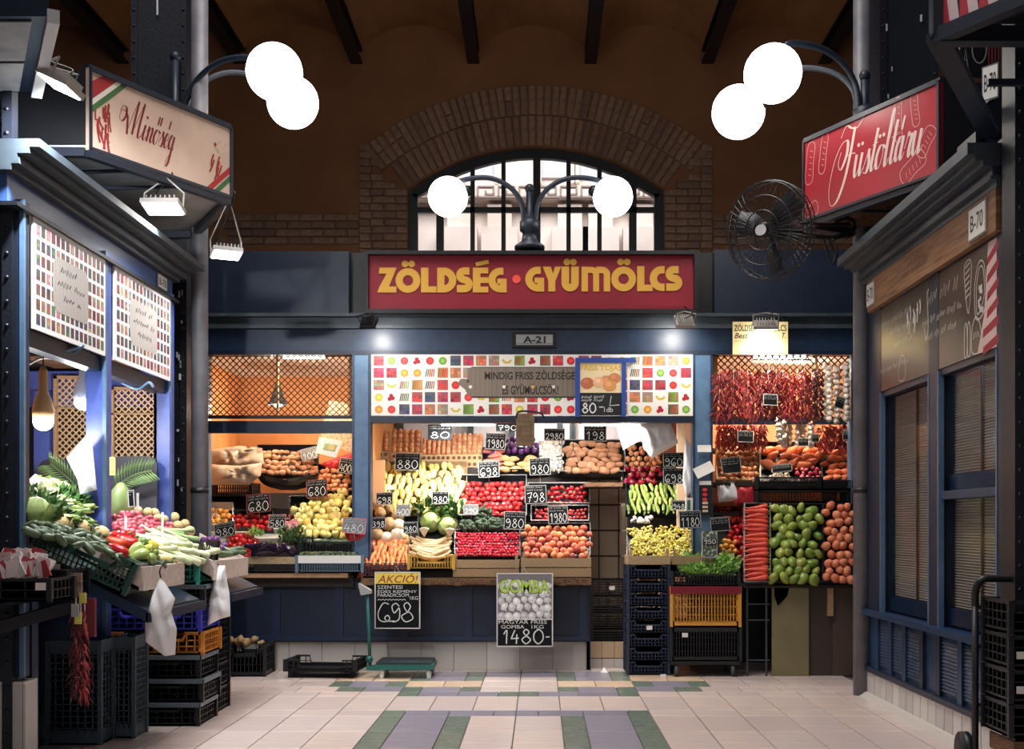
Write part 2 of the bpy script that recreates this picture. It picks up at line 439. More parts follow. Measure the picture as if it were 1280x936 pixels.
# ---- arched window
win = struct('window_1', 'arched window with black glazing bars and daylight behind', (wcx, DW+.15, zb))
f = MB(); pth = [(wcx-wh+.04, zb), (wcx-wh+.04, ws-.02)]
pth += [(wcx+(a-wcx)*.975, b-.045) for a, b in arc[1:-1]] + [(wcx+wh-.04, ws-.02), (wcx+wh-.04, zb)]
for a, b in zip(pth, pth[1:]): f.bar((a[0], DW+.13, a[1]), (b[0], DW+.13, b[1]), .12, .085, up=(0, 1, 0))
f.build('window_frame', M_BLACK, win)
def topz(x): return wcz+math.sqrt(max(0, wr*wr-(x-wcx)**2))-.05
for u, wd in ((549, .085), (590, .05), (629, .05), (671, .085), (711, .05), (750, .05), (792, .085)):
    x = WX(u); MB().box(x-wd/2, x+wd/2, DW+.10, DW+.16, zb, topz(x)).build('glazing_bar', M_BLACK, win)
zt = WZ(259)
MB().box(wcx-wh+.05, wcx+wh-.05, DW+.10, DW+.15, zt-.03, zt+.03).build('transom', M_BLACK, win)
MB().box(wcx-wh+.05, wcx+wh-.05, DW+.10, DW+.15, zb, zb+.06).build('bottom_rail', M_BLACK, win)
us = [518, 549, 590, 629, 671, 711, 750, 792, 823]
M_PANE = glass_mat('window_pane_glass', (252, 252, 252), .06)
for a, b in zip(us, us[1:]):
    xa, xb = WX(a), WX(b)
    MB().box(xa, xb, DW+.135, DW+.14, zb+.06, zt-.03).build('pane', M_PANE, win)
    k = 4; pts = [(xa, zt+.03), (xb, zt+.03)] + [(xb+(xa-xb)*i/k, max(zt+.04, topz(xb+(xa-xb)*i/k))) for i in range(k+1)]
    MB().prism([(x, DW+.135, z) for x, z in pts], (0, .005, 0)).build('pane', M_PANE, win)

# ---- the house across the street, seen through the window
M_STONE = mat('pale_stone', (226, 214, 206), .8, nz=(1.2, (206, 190, 180), .4, .75), bump=(8, .3))
DF = 20.0
fac = thing('stone_facade', 'pale stone house front with pilasters and a meander band across the street', 'building', (0, DF, 0))
b = MB(); b.box(-7, 7, DF, DF+.5, 0, 13); b.build('wall', M_STONE, fac)
for u in (575, 625, 712, 750, 800):
    a = P(u, 300, DF); MB().box(a.x-.2, a.x+.2, DF-.2, DF, 3, 6.55).box(a.x-.3, a.x+.3, DF-.28, DF, 3, P(0, 307, DF).z+.25).build('pilaster', M_STONE, fac)
zt0, zt1 = P(0, 254, DF).z, P(0, 238, DF).z
MB().box(-7, 7, DF-.3, DF, zt0, zt1).build('band', M_STONE, fac)
mm = MB()
for i in range(-14, 15):
    x = i*.34; h = zt1-zt0
    for a, c in (((0, .1), (0, .9)), ((0, .9), (.26, .9)), ((.26, .9), (.26, .3)), ((.26, .3), (.13, .3)), ((.13, .3), (.13, .6)), ((0, .1), (.34, .1))):
        mm.bar((x+a[0], DF-.31, zt0+a[1]*h), (x+c[0], DF-.31, zt0+c[1]*h), .03, .03)
mm.build('meander', mat('stone_relief', (150, 134, 126), .8), fac)
M_SHUT = mat('house_window_glass', (190, 196, 206), .2)
for u in (540, 600, 695, 742, 812):
    a = P(u, 215, DF); MB().box(a.x-.24, a.x+.24, DF-.06, DF, zt1+.2, zt1+2.4).build('house_window', M_SHUT, fac)
    MB().box(a.x-.32, a.x-.24, DF-.12, DF, zt1+.1, zt1+2.5).box(a.x+.24, a.x+.32, DF-.12, DF, zt1+.1, zt1+2.5).build('window_surround', M_STONE, fac)

# ---- vaulted ceiling on iron beams
M_CEIL = mat('vault_plaster', (148, 98, 58), .85, nz=(1.4, (120, 78, 46), .35, .7))
cb = MB(); zc = WZ(80)+.14; bx = [WX(592)+1.325*i for i in range(-4, 5)]
for a, b in zip(bx, bx[1:]):
    k = 10
    for i in range(k):
        t0, t1 = i/k, (i+1)/k; h = lambda t: zc+.30*(1-(2*t-1)**2)
        xa, xb = a+(b-a)*t0, a+(b-a)*t1
        cb.add([(xa, 10.6, h(t0)), (xb, 10.6, h(t1)), (xb, DW, h(t1)), (xa, DW, h(t0)), (xa, 10.6, zc+.42), (xb, 10.6, zc+.42), (xb, DW, zc+.42), (xa, DW, zc+.42)],
               [(3,2,1,0),(0,1,5,4),(2,3,7,6),(4,5,6,7)])
ceil = struct('ceiling', 'dark ochre ceiling of shallow plaster vaults between iron beams', mb=cb, m=M_CEIL)
for x in bx:
    MB().box(x-.068, x+.068, 10.6, DW, zc-.14, zc-.12).box(x-.012, x+.012, 10.6, DW, zc-.12, zc+.06).box(x-.068, x+.068, 10.6, DW, zc+.0, zc+.02).build('ceiling_beam', M_BLACK, ceil)

# ---- side boundaries of the gallery (dark iron columns) and drain pipes
def rivets(mb, x, y0, zs, r=.013, ax=(0, -1, 0)):
    for z in zs: mb.ball((x, y0, z), r, 6, 4)
def column(n, x0, x1, y0, y1, zs, ztop, label):
    c = struct('trim_%d' % n, label, ((x0+x1)/2, (y0+y1)/2, 0))
    MB().box(x0, x1, y0, y1, 0, ztop).build('column_plate', M_IRON, c)
    ww = .05
    b = MB()
    for xa in (x0, x1-ww): b.box(xa, xa+ww, y0-.02, y0, 0, ztop)
    b.build('angle_iron', M_IRON, c)
    r = MB()
    for i in range(int(ztop/.12)):
        z = .1+i*.12
        for xa in (x0+ww/2, x1-ww/2): r.ball((xa, y0-.02, z), .012, 6, 4)
    r.build('rivet', M_IRON, c, True, True)
    return c
M_FLAKE = mat('flaked_paint', (200, 200, 206), .7)
cl = column(1, -3.08, -2.66, 9.05, 9.5, 0, 6.6, 'riveted dark iron column behind the red lettered cream sign')
fl = MB(); rr = random.Random(3)
for i in range(26):
    z = rr.uniform(1.5, 3.1); x = rr.choice([-2.9, -2.72, -2.84])+rr.uniform(-.02, .02); l = rr.uniform(.015, .05)
    fl.box(x, x+rr.uniform(.006, .02), 9.026, 9.0299, z, z+l)
for z0_, l in ((1.9, .5), (2.5, .34), (1.6, .2), (5.1, .2)): fl.box(-2.885, -2.872, 9.026, 9.0299, z0_, z0_+l)
fl.build('flaked_paint_patch', M_FLAKE, cl)
cr_ = column(2, 2.56, 3.0, 9.05, 9.5, 0, 6.6, 'riveted dark iron column behind the red sausage sign')
fl = MB()
for i in range(22):
    z = rr.uniform(.9, 5.3); x = rr.choice([2.62, 2.66, 2.84])+rr.uniform(-.02, .02); l = rr.uniform(.02, .09)
    fl.box(x, x+rr.uniform(.006, .016), 9.026, 9.0299, z, z+l)
fl.build('flaked_paint_patch', M_FLAKE, cr_)
for n, x, lab in ((3, P(253, 0, 9.0).x, 'grey drain pipe on the column beside the cream sign'), (4, P(1076, 0, 8.95).x, 'grey drain pipe on the column beside the wall fan')):
    y = 8.93; c = struct('trim_%d' % n, lab, (x, y, 0))
    MB().tube([(x, y, 0), (x, y, 6.6)], .062, 14).build('pipe', M_PIPE, c, True)
    for z in (1.52, 3.6): MB().tube([(x, y, z-.02), (x, y, z+.02)], .068, 14).build('pipe_collar', M_BLACK, c, True)
# nearer dark column at the edge of the picture
cn = column(5, -3.0, P(17, 0, 6.0).x, 6.0, 6.05, 0, 4.6, 'riveted black column at the near end of the herb table')
cf = column(6, P(1262, 0, 6.1).x, 3.0, 6.05, 6.2, 0, 4.6, 'black column at the near end of the smoked goods stall')

# ================================================================ MAIN STALL
def pz(v, D=10.4): return EYE-(v-CV)*D/FPX
def px(u, D=10.4): return (u-CU)*D/FPX
stall = thing('market_stall', 'blue greengrocer stall facing the viewer across the aisle, with three open bays', 'stall', (0, 10.4, 0))
def part(name, m, parent, *boxes):
    """boxes: (u0,u1,v0,v1,D,depth)"""
    for x in boxes: o = MB().pbox(*x).build(name, m, parent)
    return o
UL, UR = 236, 1092
part('upper_panel', M_NAVY, stall, (UL, 436, 314, 391, 10.4, .5))
part('upper_panel', M_NAVY, stall, (893, UR, 312, 391, 10.4, .5))
part('sign_recess', M_BLACK, stall, (436, 893, 316, 391, 10.52, .4))
for (va, vb, D) in ((391, 395, 10.3), (395, 405, 10.36), (405, 410, 10.33)):
    part('cornice_moulding', M_GREYBLUE, stall, (UL, UR, va, vb, D, 10.9-D))
part('fascia', M_BLUE, stall, (UL, UR, 410, 440, 10.39, .12))
part('fascia_edge', M_NAVY, stall, (UL, UR, 438, 443, 10.36, .16))
for (a, b, vb) in ((440, 463, 716), (866, 891, 700)):
    p = part('post', M_POST, stall, (a+3, b-3, 443, vb, 10.37, .14))
    part('post_edge', M_BLUE, p, (a, a+3, 443, vb, 10.36, .15), (b-3, b, 443, vb, 10.36, .15))
part('post', M_POST, stall, (1064, 1086, 443, 837.5, 10.39, .14)); part('post', M_POST, stall, (236, 259, 443, 837.5, 10.39, .14))
part('rail', M_NAVY, stall, (259, 441, 526, 541, 10.38, .08))
part('rail', M_BLACK, stall, (259, 441, 519, 523, 10.39, .04))
part('rail', M_NAVY, stall, (462, 868, 520, 528, 10.35, .1))
part('rail', M_NAVY, stall, (891, 1066, 521, 530, 10.58, .06))
# roof, partitions, back walls
roof = MB().box(px(UL), px(UR), 10.5, 12.7, pz(440), pz(440)+.06); roof.build('roof', M_CREAM, stall)
M_BACKW = mat('pale_lilac_wall', (226, 220, 226), .6)
M_PEACHW = mat('peach_plaster', (222, 160, 112), .75)
MB().box(px(UL), px(452), 12.15, 12.2, .3, pz(440)).build('back_wall', M_ORANGE, stall)
MB().box(px(452), px(880), 12.6, 12.65, .3, pz(440)).build('back_wall', M_BACKW, stall)
MB().box(px(880), px(UR), 11.6, 11.65, .3, pz(440)).build('back_wall', M_PEACHW, stall)
for u in (452, 878): MB().box(px(u)-.02, px(u)+.02, 10.52, 12.65, .1, pz(440)).build('partition', M_ORANGE if u == 452 else M_PEACHW, stall)
MB().box(px(UL)-.02, px(UL), 10.5, 12.4, .1, pz(440)).build('partition', M_ORANGE, stall); MB().box(px(UR), px(UR)+.02, 10.5, 12.4, .1, pz(440)).build('partition', M_PEACHW, stall)
for u in (500, 560, 588, 640, 700, 716, 790):
    D = 12.5; a = P(u, 0, D).x; MB().box(a-.03, a+.03, D, D+.09, 1.8, pz(440)).build('window_mullion', M_GREYBLUE, stall)
MB().box(px(840), px(868), 11.15, 11.2, P(0, 575, 11.1).z, pz(528, 11.1)).build('side_board', mat('reddish_wood', (124, 66, 40), .6), stall)
MB().box(px(853), px(866), 10.8, 10.85, .9, pz(528, 10.8)).build('side_board', mat('warm_white_board', (232, 208, 180), .6), stall)
def lattice(name, fr, w, h, step, th, m, parent, dep=.004):
    b = MB()
    k = -h
    while k < w:
        for s in (1, -1):
            # diagonal from (k,0) rising to (k+h,h), clipped to 0..w
            a0, a1 = max(0, k), min(w, k+h)
            if a1-a0 > .004:
                y0, y1 = a0-k, a1-k
                if s < 0: y0, y1 = h-y0, h-y1
                b.bar(fr(a0, y0, 0 if s > 0 else -dep), fr(a1, y1, 0 if s > 0 else -dep), th, dep, up=fr.n)
        k += step
    return b.build(name, m, parent)
M_MESHW = mat('wooden_lattice', (196, 138, 78), .6)
M_MESHD = mat('dark_lattice', (70, 48, 40), .6)
fr = Fr(P(259, 523, 10.44), (1, 0, 0), (0, 0, 1))
lattice('lattice_panel', fr, px(441)-px(259), (523-443)/144.2, .056, .009, M_MESHD, stall)
fr = Fr(P(891, 526, 10.46), (1, 0, 0), (0, 0, 1))
lattice('lattice_panel', fr, px(1066)-px(891), (526-443)/144.2, .06, .011, M_MESHD, stall)
part('lattice_frame', M_MESHW, stall, (891, 897, 443, 526, 10.45, .03), (1019, 1022, 443, 526, 10.45, .02)); part('lattice_frame', M_MESHW, stall, (345, 348, 443, 520, 10.45, .02), (436, 440, 443, 520, 10.45, .03))
# counter front with framed panels, plinth tiles, worktop boards
part('counter_front', M_NAVY, stall, (236, 737, 722, 801, 10.42, .04))
M_NAVY2 = mat('counter_frame_paint', (25, 40, 66), .4)
for u in (262, 345, 424, 505, 585, 660, 729): part('counter_stile', M_NAVY2, stall, (u-5, u+5, 733, 795, 10.4, .03))
part('counter_rail', M_NAVY2, stall, (236, 737, 795, 801, 10.4, .03), (236, 737, 726, 733, 10.4, .03))
for u in range(15): 
    ua = 256+41.2*u-18; ub = ua+40.6
    if ua > 737: continue
    part('tile', M_TILEGREY, stall, (ua, min(ub, 737), 802, 837, 10.45, .02))
part('plinth_backing', M_GROUT, stall, (236, 737, 801, 838, 10.47, .05))
MB().box(px(236), px(438), 10.26, 10.9, pz(722, 10.26), pz(716, 10.26)).build('worktop', M_WOOD, stall)
wt = MB().box(px(455), px(738), 10.24, 10.9, pz(731, 10.24), pz(722.5, 10.24)); wt.build('worktop', M_OLDWOOD, stall)
bk = MB(); rr = random.Random(5)
for i in range(36):
    u = 462+i*7.6; bk.pbox(u, u+rr.uniform(6, 9), 724+rr.uniform(-1, 1), 729+rr.uniform(0, 3), 10.225+rr.uniform(0, .01), .02)
bk.build('bark_edge', mat('bark', (112, 82, 52), .9, nz=(40, (70, 50, 34), .4, .6)), stall)
# passage between the counters: tiled back, tiled step
M_TILEDK = mat('passage_tile', (226, 206, 178), .4, c2=(210, 190, 162))
MB().box(px(733), px(790), 11.82, 11.9, 0, 2).build('passage_backing', M_GROUT, stall)
for i in range(4):
    for j in range(7):
        a = P(735+i*24.6-10, 600+j*32, 11.8); MB().box(a.x, a.x+.18, 11.8, 11.82, a.z-.235, a.z).build('tile', M_TILEDK, stall)
M_TILEST = mat('step_tile', (206, 176, 140), .5, c2=(190, 160, 124))
MB().box(px(737), px(784), 10.62, 11.8, 0, .16).build('step', M_GROUT, stall)
for i in range(3): part('tile', M_TILEST, stall, (737+i*15.6, 737+i*15.6+15, 802, 822, 10.6, .02))
for i in range(3): part('tile', M_TILEGREY, stall, (737+i*15.6, 737+i*15.6+15, 823, 834.5, 10.6, .02))
part('side_panel', M_NAVY, stall, (733, 738, 726, 837, 10.45, .9))
# slanted display bodies under the produce
def DM(v): return 10.35+(705-v)/160*1.35
def S(u, v, off=0): return P(u, v, DM(v)-off)
def wedge(name, label, u0, u1, v0, v1, m, drop=.10):
    a, bq = P(u0, v1, DM(v1)), P(u0, v0, DM(v0)); x0, x1 = px(u0, DM(v1)), px(u1, DM(v1))
    t = thing(name, label, 'display stand', (x0, a.y, a.z-.3))
    d0, d1 = a.y+drop*.6, bq.y+drop*.6; za, zb_ = a.z-drop*.8, bq.z-drop*.8
    xa, xb = px(u0, d1), px(u1, d1); xm, xM = max(x0, xa) if u0 < CU else x0, x1
    n = 6
    for i in range(n):
        y0 = d0+(d1-d0)*i/n; y1 = d0+(d1-d0)*(i+1)/n; z1 = za+(zb_-za)*(i+1)/n-.12
        MB().box(min(px(u0, y0), px(u0, y1)), px(u1, y0), y0+.01, y1+.01, za-.07, max(z1, za-.02)).build('step', m, t)
    return t
M_STAND = mat('dark_stand_board', (44, 36, 32), .7)
wedge('display_stand', 'stepped dark stand under the peppers, tomatoes and peaches', 464, 735, 560, 712, M_STAND)
wedge('display_stand', 'stepped dark stand under the yellow peppers beside the potato sacks', 262, 442, 590, 712, M_STAND)
wedge('display_stand', 'stepped dark stand under the long green peppers', 786, 864, 580, 700, M_STAND)

# ---- big lettered sign
sg = thing('shop_sign', 'wide red sign lettered in yellow over the middle bay, black box frame', 'sign', P(664, 391, 10.26))
part('sign_box', M_BLACK, sg, (456, 873, 386, 391, 10.2, .31), (456, 873, 313, 317.5, 10.2, .31), (456, 460, 317, 387, 10.2, .31), (868, 873, 317, 387, 10.2, .31), (458, 870, 316, 388, 10.3, .2))
M_SIGNRED = mat('sign_red', (146, 16, 40), .55, nz=(2.2, (132, 18, 36), .35, .75))
part('sign_panel', M_SIGNRED, sg, (460, 868, 317.5, 386, 10.26, .03))
# letters: outlines taken in a 4x grid; word height 124 units = 31 px
LK = 10.26/FPX/4
let = MB(); YEL = (222, 168, 62)
def lp(x, y): return (x, -y)
LF = Fr(P(460, 346, 10.255), (LK, 0, 0), (0, 0, LK))
def wordframe(x0, base, u0, vbase):
    return lambda x, y: ((x-x0)+(u0-460)*4, -(y-base)-(vbase-346)*4)
def glyph_poly(W, pts, col=YEL): ink(let, LF, [W(*p) for p in pts], col, .002)
def glyph_line(W, pts, wd=37, closed=False, col=YEL): ink_stroke(let, LF, [W(*p) for p in pts], wd, col, .002, closed)
def ringpts(cx, cy, r, a0=0, a1=360, n=28, ry=None):
    return [(cx+r*math.cos(rad(a0+(a1-a0)*i/n)), cy-(ry or r)*math.sin(rad(a0+(a1-a0)*i/n))) for i in range(n+1)]
def disc(W, cx, cy, r, col=YEL): glyph_poly(W, ringpts(cx, cy, r, 0, 360, 20)[:-1], col)
W1 = wordframe(605, 527, 471.5, 365.5)
glyph_poly(W1, [(613, 433), (617, 403), (702, 403), (690, 433)]); glyph_poly(W1, [(605, 527), (617, 497), (702, 497), (700, 527)])
glyph_poly(W1, [(617, 497), (652, 433), (690, 433), (664, 497)])
glyph_line(W1, ringpts(759, 467, 44)[:-1], 36, True); disc(W1, 744, 384, 17); disc(W1, 777, 384, 17)
glyph_poly(W1, [(824, 403), (861, 403), (861, 527), (824, 527)]); glyph_poly(W1, [(861, 496), (901, 496), (901, 527), (861, 527)])
glyph_poly(W1, [(905, 403), (941, 403), (941, 527), (905, 527)]); glyph_line(W1, [(938, 421)]+ringpts(938, 465, 44, 86, -86, 16)+[(938, 509)], 37)
glyph_line(W1, [(1066, 420), (1044, 420)]+ringpts(1039, 441, 21, 90, 262, 10)+[(1040, 464)]+ringpts(1042, 486, 22, 84, -90, 10)+[(1003, 508)], 37)
glyph_poly(W1, [(1083, 403), (1121, 403), (1121, 527), (1083, 527)])
for y in (403, 451, 498): glyph_poly(W1, [(1121, y), (1160, y), (1160, y+29), (1121, y+29)])
glyph_poly(W1, [(1095, 378), (1160, 363), (1165, 383), (1100, 397)])
glyph_line(W1, [(1236, 421), (1222, 421)]+ringpts(1222, 465, 44, 92, 268, 18)+[(1222, 509), (1252, 509)], 36)
glyph_poly(W1, [(1205, 458), (1252, 458), (1252, 510), (1219, 510), (1219, 484), (1205, 484)])
W2 = wordframe(67, 521, 656.8, 364.3)
disc(W2, 22, 459, 21, (250, 84, 70))
glyph_line(W2, [(143, 415), (128, 415)]+ringpts(128, 459, 44, 92, 268, 18)+[(128, 503), (160, 503)], 36)
glyph_poly(W2, [(112, 452), (160, 452), (160, 505), (126, 505), (126, 478), (112, 478)])
glyph_poly(W2, [(153, 397), (193, 397), (205, 432), (214, 397), (245, 397), (216, 470), (216, 521), (181, 521), (181, 468)])
glyph_line(W2, [(266, 396), (266, 478)]+ringpts(290, 478, 24, 180, 360, 14)+[(314, 396)], 38); disc(W2, 274, 374, 17); disc(W2, 306, 374, 17)
glyph_poly(W2, [(347, 397), (379, 397), (379, 521), (347, 521)])
glyph_line(W2, [(360, 413), (395, 413)]+ringpts(396, 437, 24, 90, 0, 10)+[(420, 521)], 30); glyph_line(W2, [(420, 413), (448, 413)]+ringpts(450, 437, 24, 90, 0, 10)+[(474, 521)], 32)
glyph_line(W2, ringpts(557, 458, 44)[:-1], 36, True); disc(W2, 542, 373, 17); disc(W2, 575, 373, 17)
glyph_poly(W2, [(625, 394), (661, 394), (661, 519), (625, 519)]); glyph_poly(W2, [(661, 487), (702, 487), (702, 519), (661, 519)])
glyph_line(W2, [(762, 412), (750, 412)]+ringpts(750, 456, 44, 92, 268, 18)+[(762, 500)], 37)
glyph_line(W2, [(832, 412), (810, 412)]+ringpts(806, 433, 21, 90, 262, 10)+[(807, 456)]+ringpts(810, 477, 22, 84, -90, 10)+[(770, 499)], 37)
let.build('lettering', INK, sg)

# ---- stall number plate
pl = thing('number_plate', 'small grey plate reading A-21 in a black surround above the poster wall', 'plate', P(667, 433, 10.37))
part('plate', M_BLACK, pl, (640, 695, 415, 434, 10.355, .035))
part('plate_face', mat('plate_grey', (168, 170, 170), .4), pl, (645, 691, 418, 431, 10.35, .01))
b = MB(); fr = Fr(P(645, 431, 10.348), (10.35/1500, 0, 0), (0, 0, 10.35/1500)); ink_text(b, fr, 'A-21', 9, 2.4, 37, 10.9, (30, 32, 36), .001, .03)
ink_rect(b, fr, 0, 1.6, 46, 2.1, (60, 60, 60)); b.build('lettering', INK, pl)

# ---- globe lamps
M_GLOBE = mat('lit_opal_glass', (255, 250, 240), .3, emit=9)
def globe_lamp(label, base, top, globes, rg=.18, bend=.36, side=True, finial=True):
    """post from base to top, an arching arm to each globe"""
    t = thing('globe_lamp', label, 'lamp', base, 'iron lamps with opal globes')
    b = MB(); base = Vector(base); top = Vector(top)
    b.tube([base, top], .03, 10); b.build('post', M_IRON2, t, True)
    MB().lathe([(0, 0), (.13, 0), (.13, .03), (.07, .07), (.06, .14), (.085, .16), (.085, .24), (.05, .27), (0, .27)], 14, Matrix.Translation(base)).build('base', M_IRON2, t, True)
    MB().ball(top+Vector((0, 0, .03)), .042, 10, 6).build('finial', M_IRON2, t, True)
    for g in globes:
        g = Vector(g); d = g-top; d.z = 0; L = d.length; dn = d/L
        start = Vector((base.x, base.y, base.z+.22))+dn*.05
        ap = max(g.z+.16, start.z+.4)
        pts = [start, start+dn*L*.03+Vector((0, 0, (ap-start.z)*.45)), start+dn*L*.16+Vector((0, 0, (ap-start.z)*.78)), start+dn*L*.36+Vector((0, 0, (ap-start.z)*.97)),
               start+dn*L*.58+Vector((0, 0, ap-start.z)), start+dn*L*.8+Vector((0, 0, (ap-start.z)*.9)), g+Vector((0, 0, .05))-dn*(rg+.005)]
        a = MB().tube(cr(pts, 5), .022, 8).build('arm', M_IRON2, t, True)
        MB().ball(g+Vector((0, 0, .05))-dn*(rg-.01), .05, 10, 6).build('socket', M_BLACK, a, True)
        gb = MB().ball((0, 0, 0), rg, 28, 18); gb.v = [p+g for p in gb.v]
        go = gb.build('globe', M_GLOBE, t, True)
        point('globe_light', g, 16, (1, .86, .7), rg*1.02)
        go.visible_shadow = True
    return t
M_IRON2 = mat('lamp_iron_paint', (26, 35, 50), .45)
globe_lamp('lamp with two opal globes standing on the wide red sign before the arched window', P(662, 312, 10.35), P(662, 240, 10.35), [P(560, 246, 10.35), P(766, 246, 10.35)], .172)
globe_lamp('lamp with two opal globes on curved arms above the cream sign', Vector((P(219, 0, 8.97).x, 8.97, 3.92)), P(219, 76, 8.97), [P(343, 90, 8.57), P(366, 128, 9.37)], .2)
globe_lamp('lamp with two opal globes on curved arms above the red sausage sign', Vector((2.35, 8.7, 4.03)), P(1081, 100, 8.7), [P(966, 92, 8.33), P(923, 140, 9.09)], .2)

# ---- flood lamps
M_LED = mat('lit_led_panel', (255, 252, 246), .3, emit=22)
M_LAMPBODY = mat('flood_lamp_housing', (170, 164, 158), .45)
def flood(label, c, aim, w, power, col=(1, .95, .88), m=None, ang=120, hang=None, dark=False, face=None):
    c = Vector(c); aim = Vector(aim); n = Vector(face).normalized() if face else (aim-c).normalized()
    x = n.cross(Vector((0, 0, 1))); x = x.normalized() if x.length > .05 else Vector((1, 0, 0)); y = x.cross(n)
    t = thing('flood_lamp', label, 'lamp', c, 'small flood lamps over the stalls')
    M = Matrix((x, y, -n)).transposed()
    mb = M_BLACK if dark else M_LAMPBODY
    MB().obox(c, (w, w*.72, .03), M).build('housing', mb, t)
    f = MB()
    for i in range(7): f.obox(c+M @ Vector((w*(-.36+.12*i), 0, .028)), (.006, w*.6, .03), M)
    f.build('cooling_fins', mb, t)
    MB().obox(c+n*.018, (w*.9, w*.62, .006), M).build('led_panel', M_LED, t)
    h = Vector(hang) if hang else c+Vector((0, .03, .14))
    b = MB(); b.tube([c+M @ Vector((-w*.52, 0, 0)), c+M @ Vector((-w*.52, 0, .09)), h, c+M @ Vector((w*.52, 0, .09)), c+M @ Vector((w*.52, 0, 0))], .006, 6)
    b.build('bracket', mb, t)
    b = MB(); b.tube(cr([c-n*.04, c-n*.09+x*.05, h+Vector((.03, .02, .02)), h+Vector((0, .04, .05))], 5), .005, 6); b.build('cable', M_BLACK, t)
    s = spot('flood_light', c+n*.03, aim, power, col, ang, .5, .05)
    return t
flood('flood lamp hung below the cornice near the corner of the red Z sign', P(461, 404, 9.98), P(490, 456, 10.37), .14, 17, dark=True, hang=P(461, 392, 10.28))
flood('white flood lamp bracketed below the far end of the wide red sign', P(855, 402, 9.96), P(836, 456, 10.37), .16, 19, hang=P(856, 389, 10.2))
flood('flood lamp shining straight down onto the cream notice', P(957, 406, 10.02), P(955, 450, 10.18), .2, 22, (1, .9, .74), hang=P(957, 391, 10.28))
# lamps inside the bays; the two warm strips are added fill behind the fascia
for i, (u, D, pw, wd) in enumerate(((585, 10.6, 36, .5), (760, 10.6, 22, .5), (700, 11.9, 20, .5), (975, 10.5, 32, .5), (380, 10.5, 30, .4))):
    z = pz(445) if D > 11.3 else pz(440)-.03 if u > 900 or u < 400 else P(0, 529, D).z-.01
    t = thing('strip_lamp', ['short white strip lamp under the rail above the egg trays', 'short white strip lamp under the rail above the potatoes', 'short white strip lamp at the back of the middle bay', 'added warm fill strip hidden over the dried pepper bay', 'added warm fill strip hidden over the potato bay'][i], 'lamp', (px(u, D), D, z))
    MB().box(px(u, D)-wd/2, px(u, D)+wd/2, D-.03, D+.03, z, z+.03).build('housing', M_CREAM, t)
    MB().box(px(u, D)-wd/2+.02, px(u, D)+wd/2-.02, D-.022, D+.022, z-.012, z).build('tube', M_LED, t)
    area('strip_light', (px(u, D), D-.02, z-.03), (px(u, D), D+(.35 if D < 11.3 else .2), z-1), wd, pw, (1, .94, .86) if i < 3 else (1, .8, .6), .06)
for i, (u, v, D, pw) in enumerate(((347, 506, 11.3, 15), (1000, 452, 10.9, 14))):
    c = P(u, v, D)
    t = thing('pendant_lamp', ['small conical pendant lamp behind the lattice of the potato bay', 'small pendant lamp behind the lattice over the dried peppers'][i], 'lamp', c)
    MB().lathe([(.09, 0), (.04, .14), (.02, .2), (0, .2)], 12, Matrix.Translation(c)).build('shade', M_GREYBLUE if i == 0 else M_BLACK, t, True)
    MB().ball(c+Vector((0, 0, .01)), .035, 8, 6).build('bulb', M_LED, t, True)
    MB().tube([c+Vector((0, 0, .2)), (c.x, c.y, pz(440))], .004, 6).build('cord', M_BLACK, t)
    point('pendant_light', c-Vector((0, 0, .07)), pw, (1, .86, .66), .04)

# ================================================================ SIDE STALLS
def xfr(x, d0, d1, z0, z1, face):
    """frame on a plane x = const facing the aisle; a runs 0..1 left to right as seen from the aisle, b 0..1 up"""
    if face > 0: return Fr((x, d0, z0), (0, d1-d0, 0), (0, 0, z1-z0))       # stall on the left, faces +x: near end is at left
    return Fr((x, d1, z0), (0, d0-d1, 0), (0, 0, z1-z0))
# ---- left stall
XL = -2.6
ls = thing('vegetable_stall', 'blue corner stall with two picture panels of small food photographs over its table', 'stall', (XL, 7.3, 0))
for y, w_, m in ((6.02, .09, M_NAVY), (7.16, .12, M_INDIGO), (8.42, .11, M_INDIGO)):
    MB().box(XL-.11, XL-.0, y, y+w_, .5, 2.9).build('post', m, ls)
    MB().box(XL-.01, XL+.012, y-.004, y+.02, .5, 2.9).build('post_edge', M_POST, ls)
MB().box(XL-.12, XL-.02, 5.9, 8.55, 2.86, 3.02).build('fascia', mat('corner_fascia_paint', (56, 84, 136), .35), ls)
MB().box(XL-.12, XL+.03, 5.9, 8.55, 2.84, 2.86).build('fascia_edge', M_BLACK, ls)
for x, a, b in ((.0, 3.0, 3.03), (.04, 3.03, 3.06), (.03, 3.06, 3.08), (.09, 3.08, 3.11), (.14, 3.11, 3.15)):
    MB().box(XL-.12, XL+x+.02, 5.85, 8.6+x, a, b).build('cornice_moulding', M_GREYBLUE, ls)
MB().box(-4.2, XL-.1, 5.9, 8.6, 3.0, 3.06).build('roof', M_NAVY, ls)
MB().box(-3.72, -3.66, 6.2, 9, 1.0, 3).build('back_wall', mat('ochre_board', (190, 130, 70), .7), ls)
MB().box(XL-.1, XL-.02, 6.1, 8.42, 2.18, 2.27).build('header', M_NAVY, ls)
MB().box(-3.7, XL-.1, 8.48, 8.54, 2.1, 2.35).build('header', M_INDIGO, ls)
MB().box(-3.7, XL-.1, 8.6, 8.64, 1.0, 2.9).build('rear_panel', mat('dark_interior', (38, 36, 40), .8), ls)
for (u, wd) in ((52, .11), (205, .08)):
    x = P(u, 0, 8.4).x; MB().box(x-wd/2, x+wd/2, 8.4, 8.46, .9, 2.2).build('inner_post', M_INDIGO, ls)
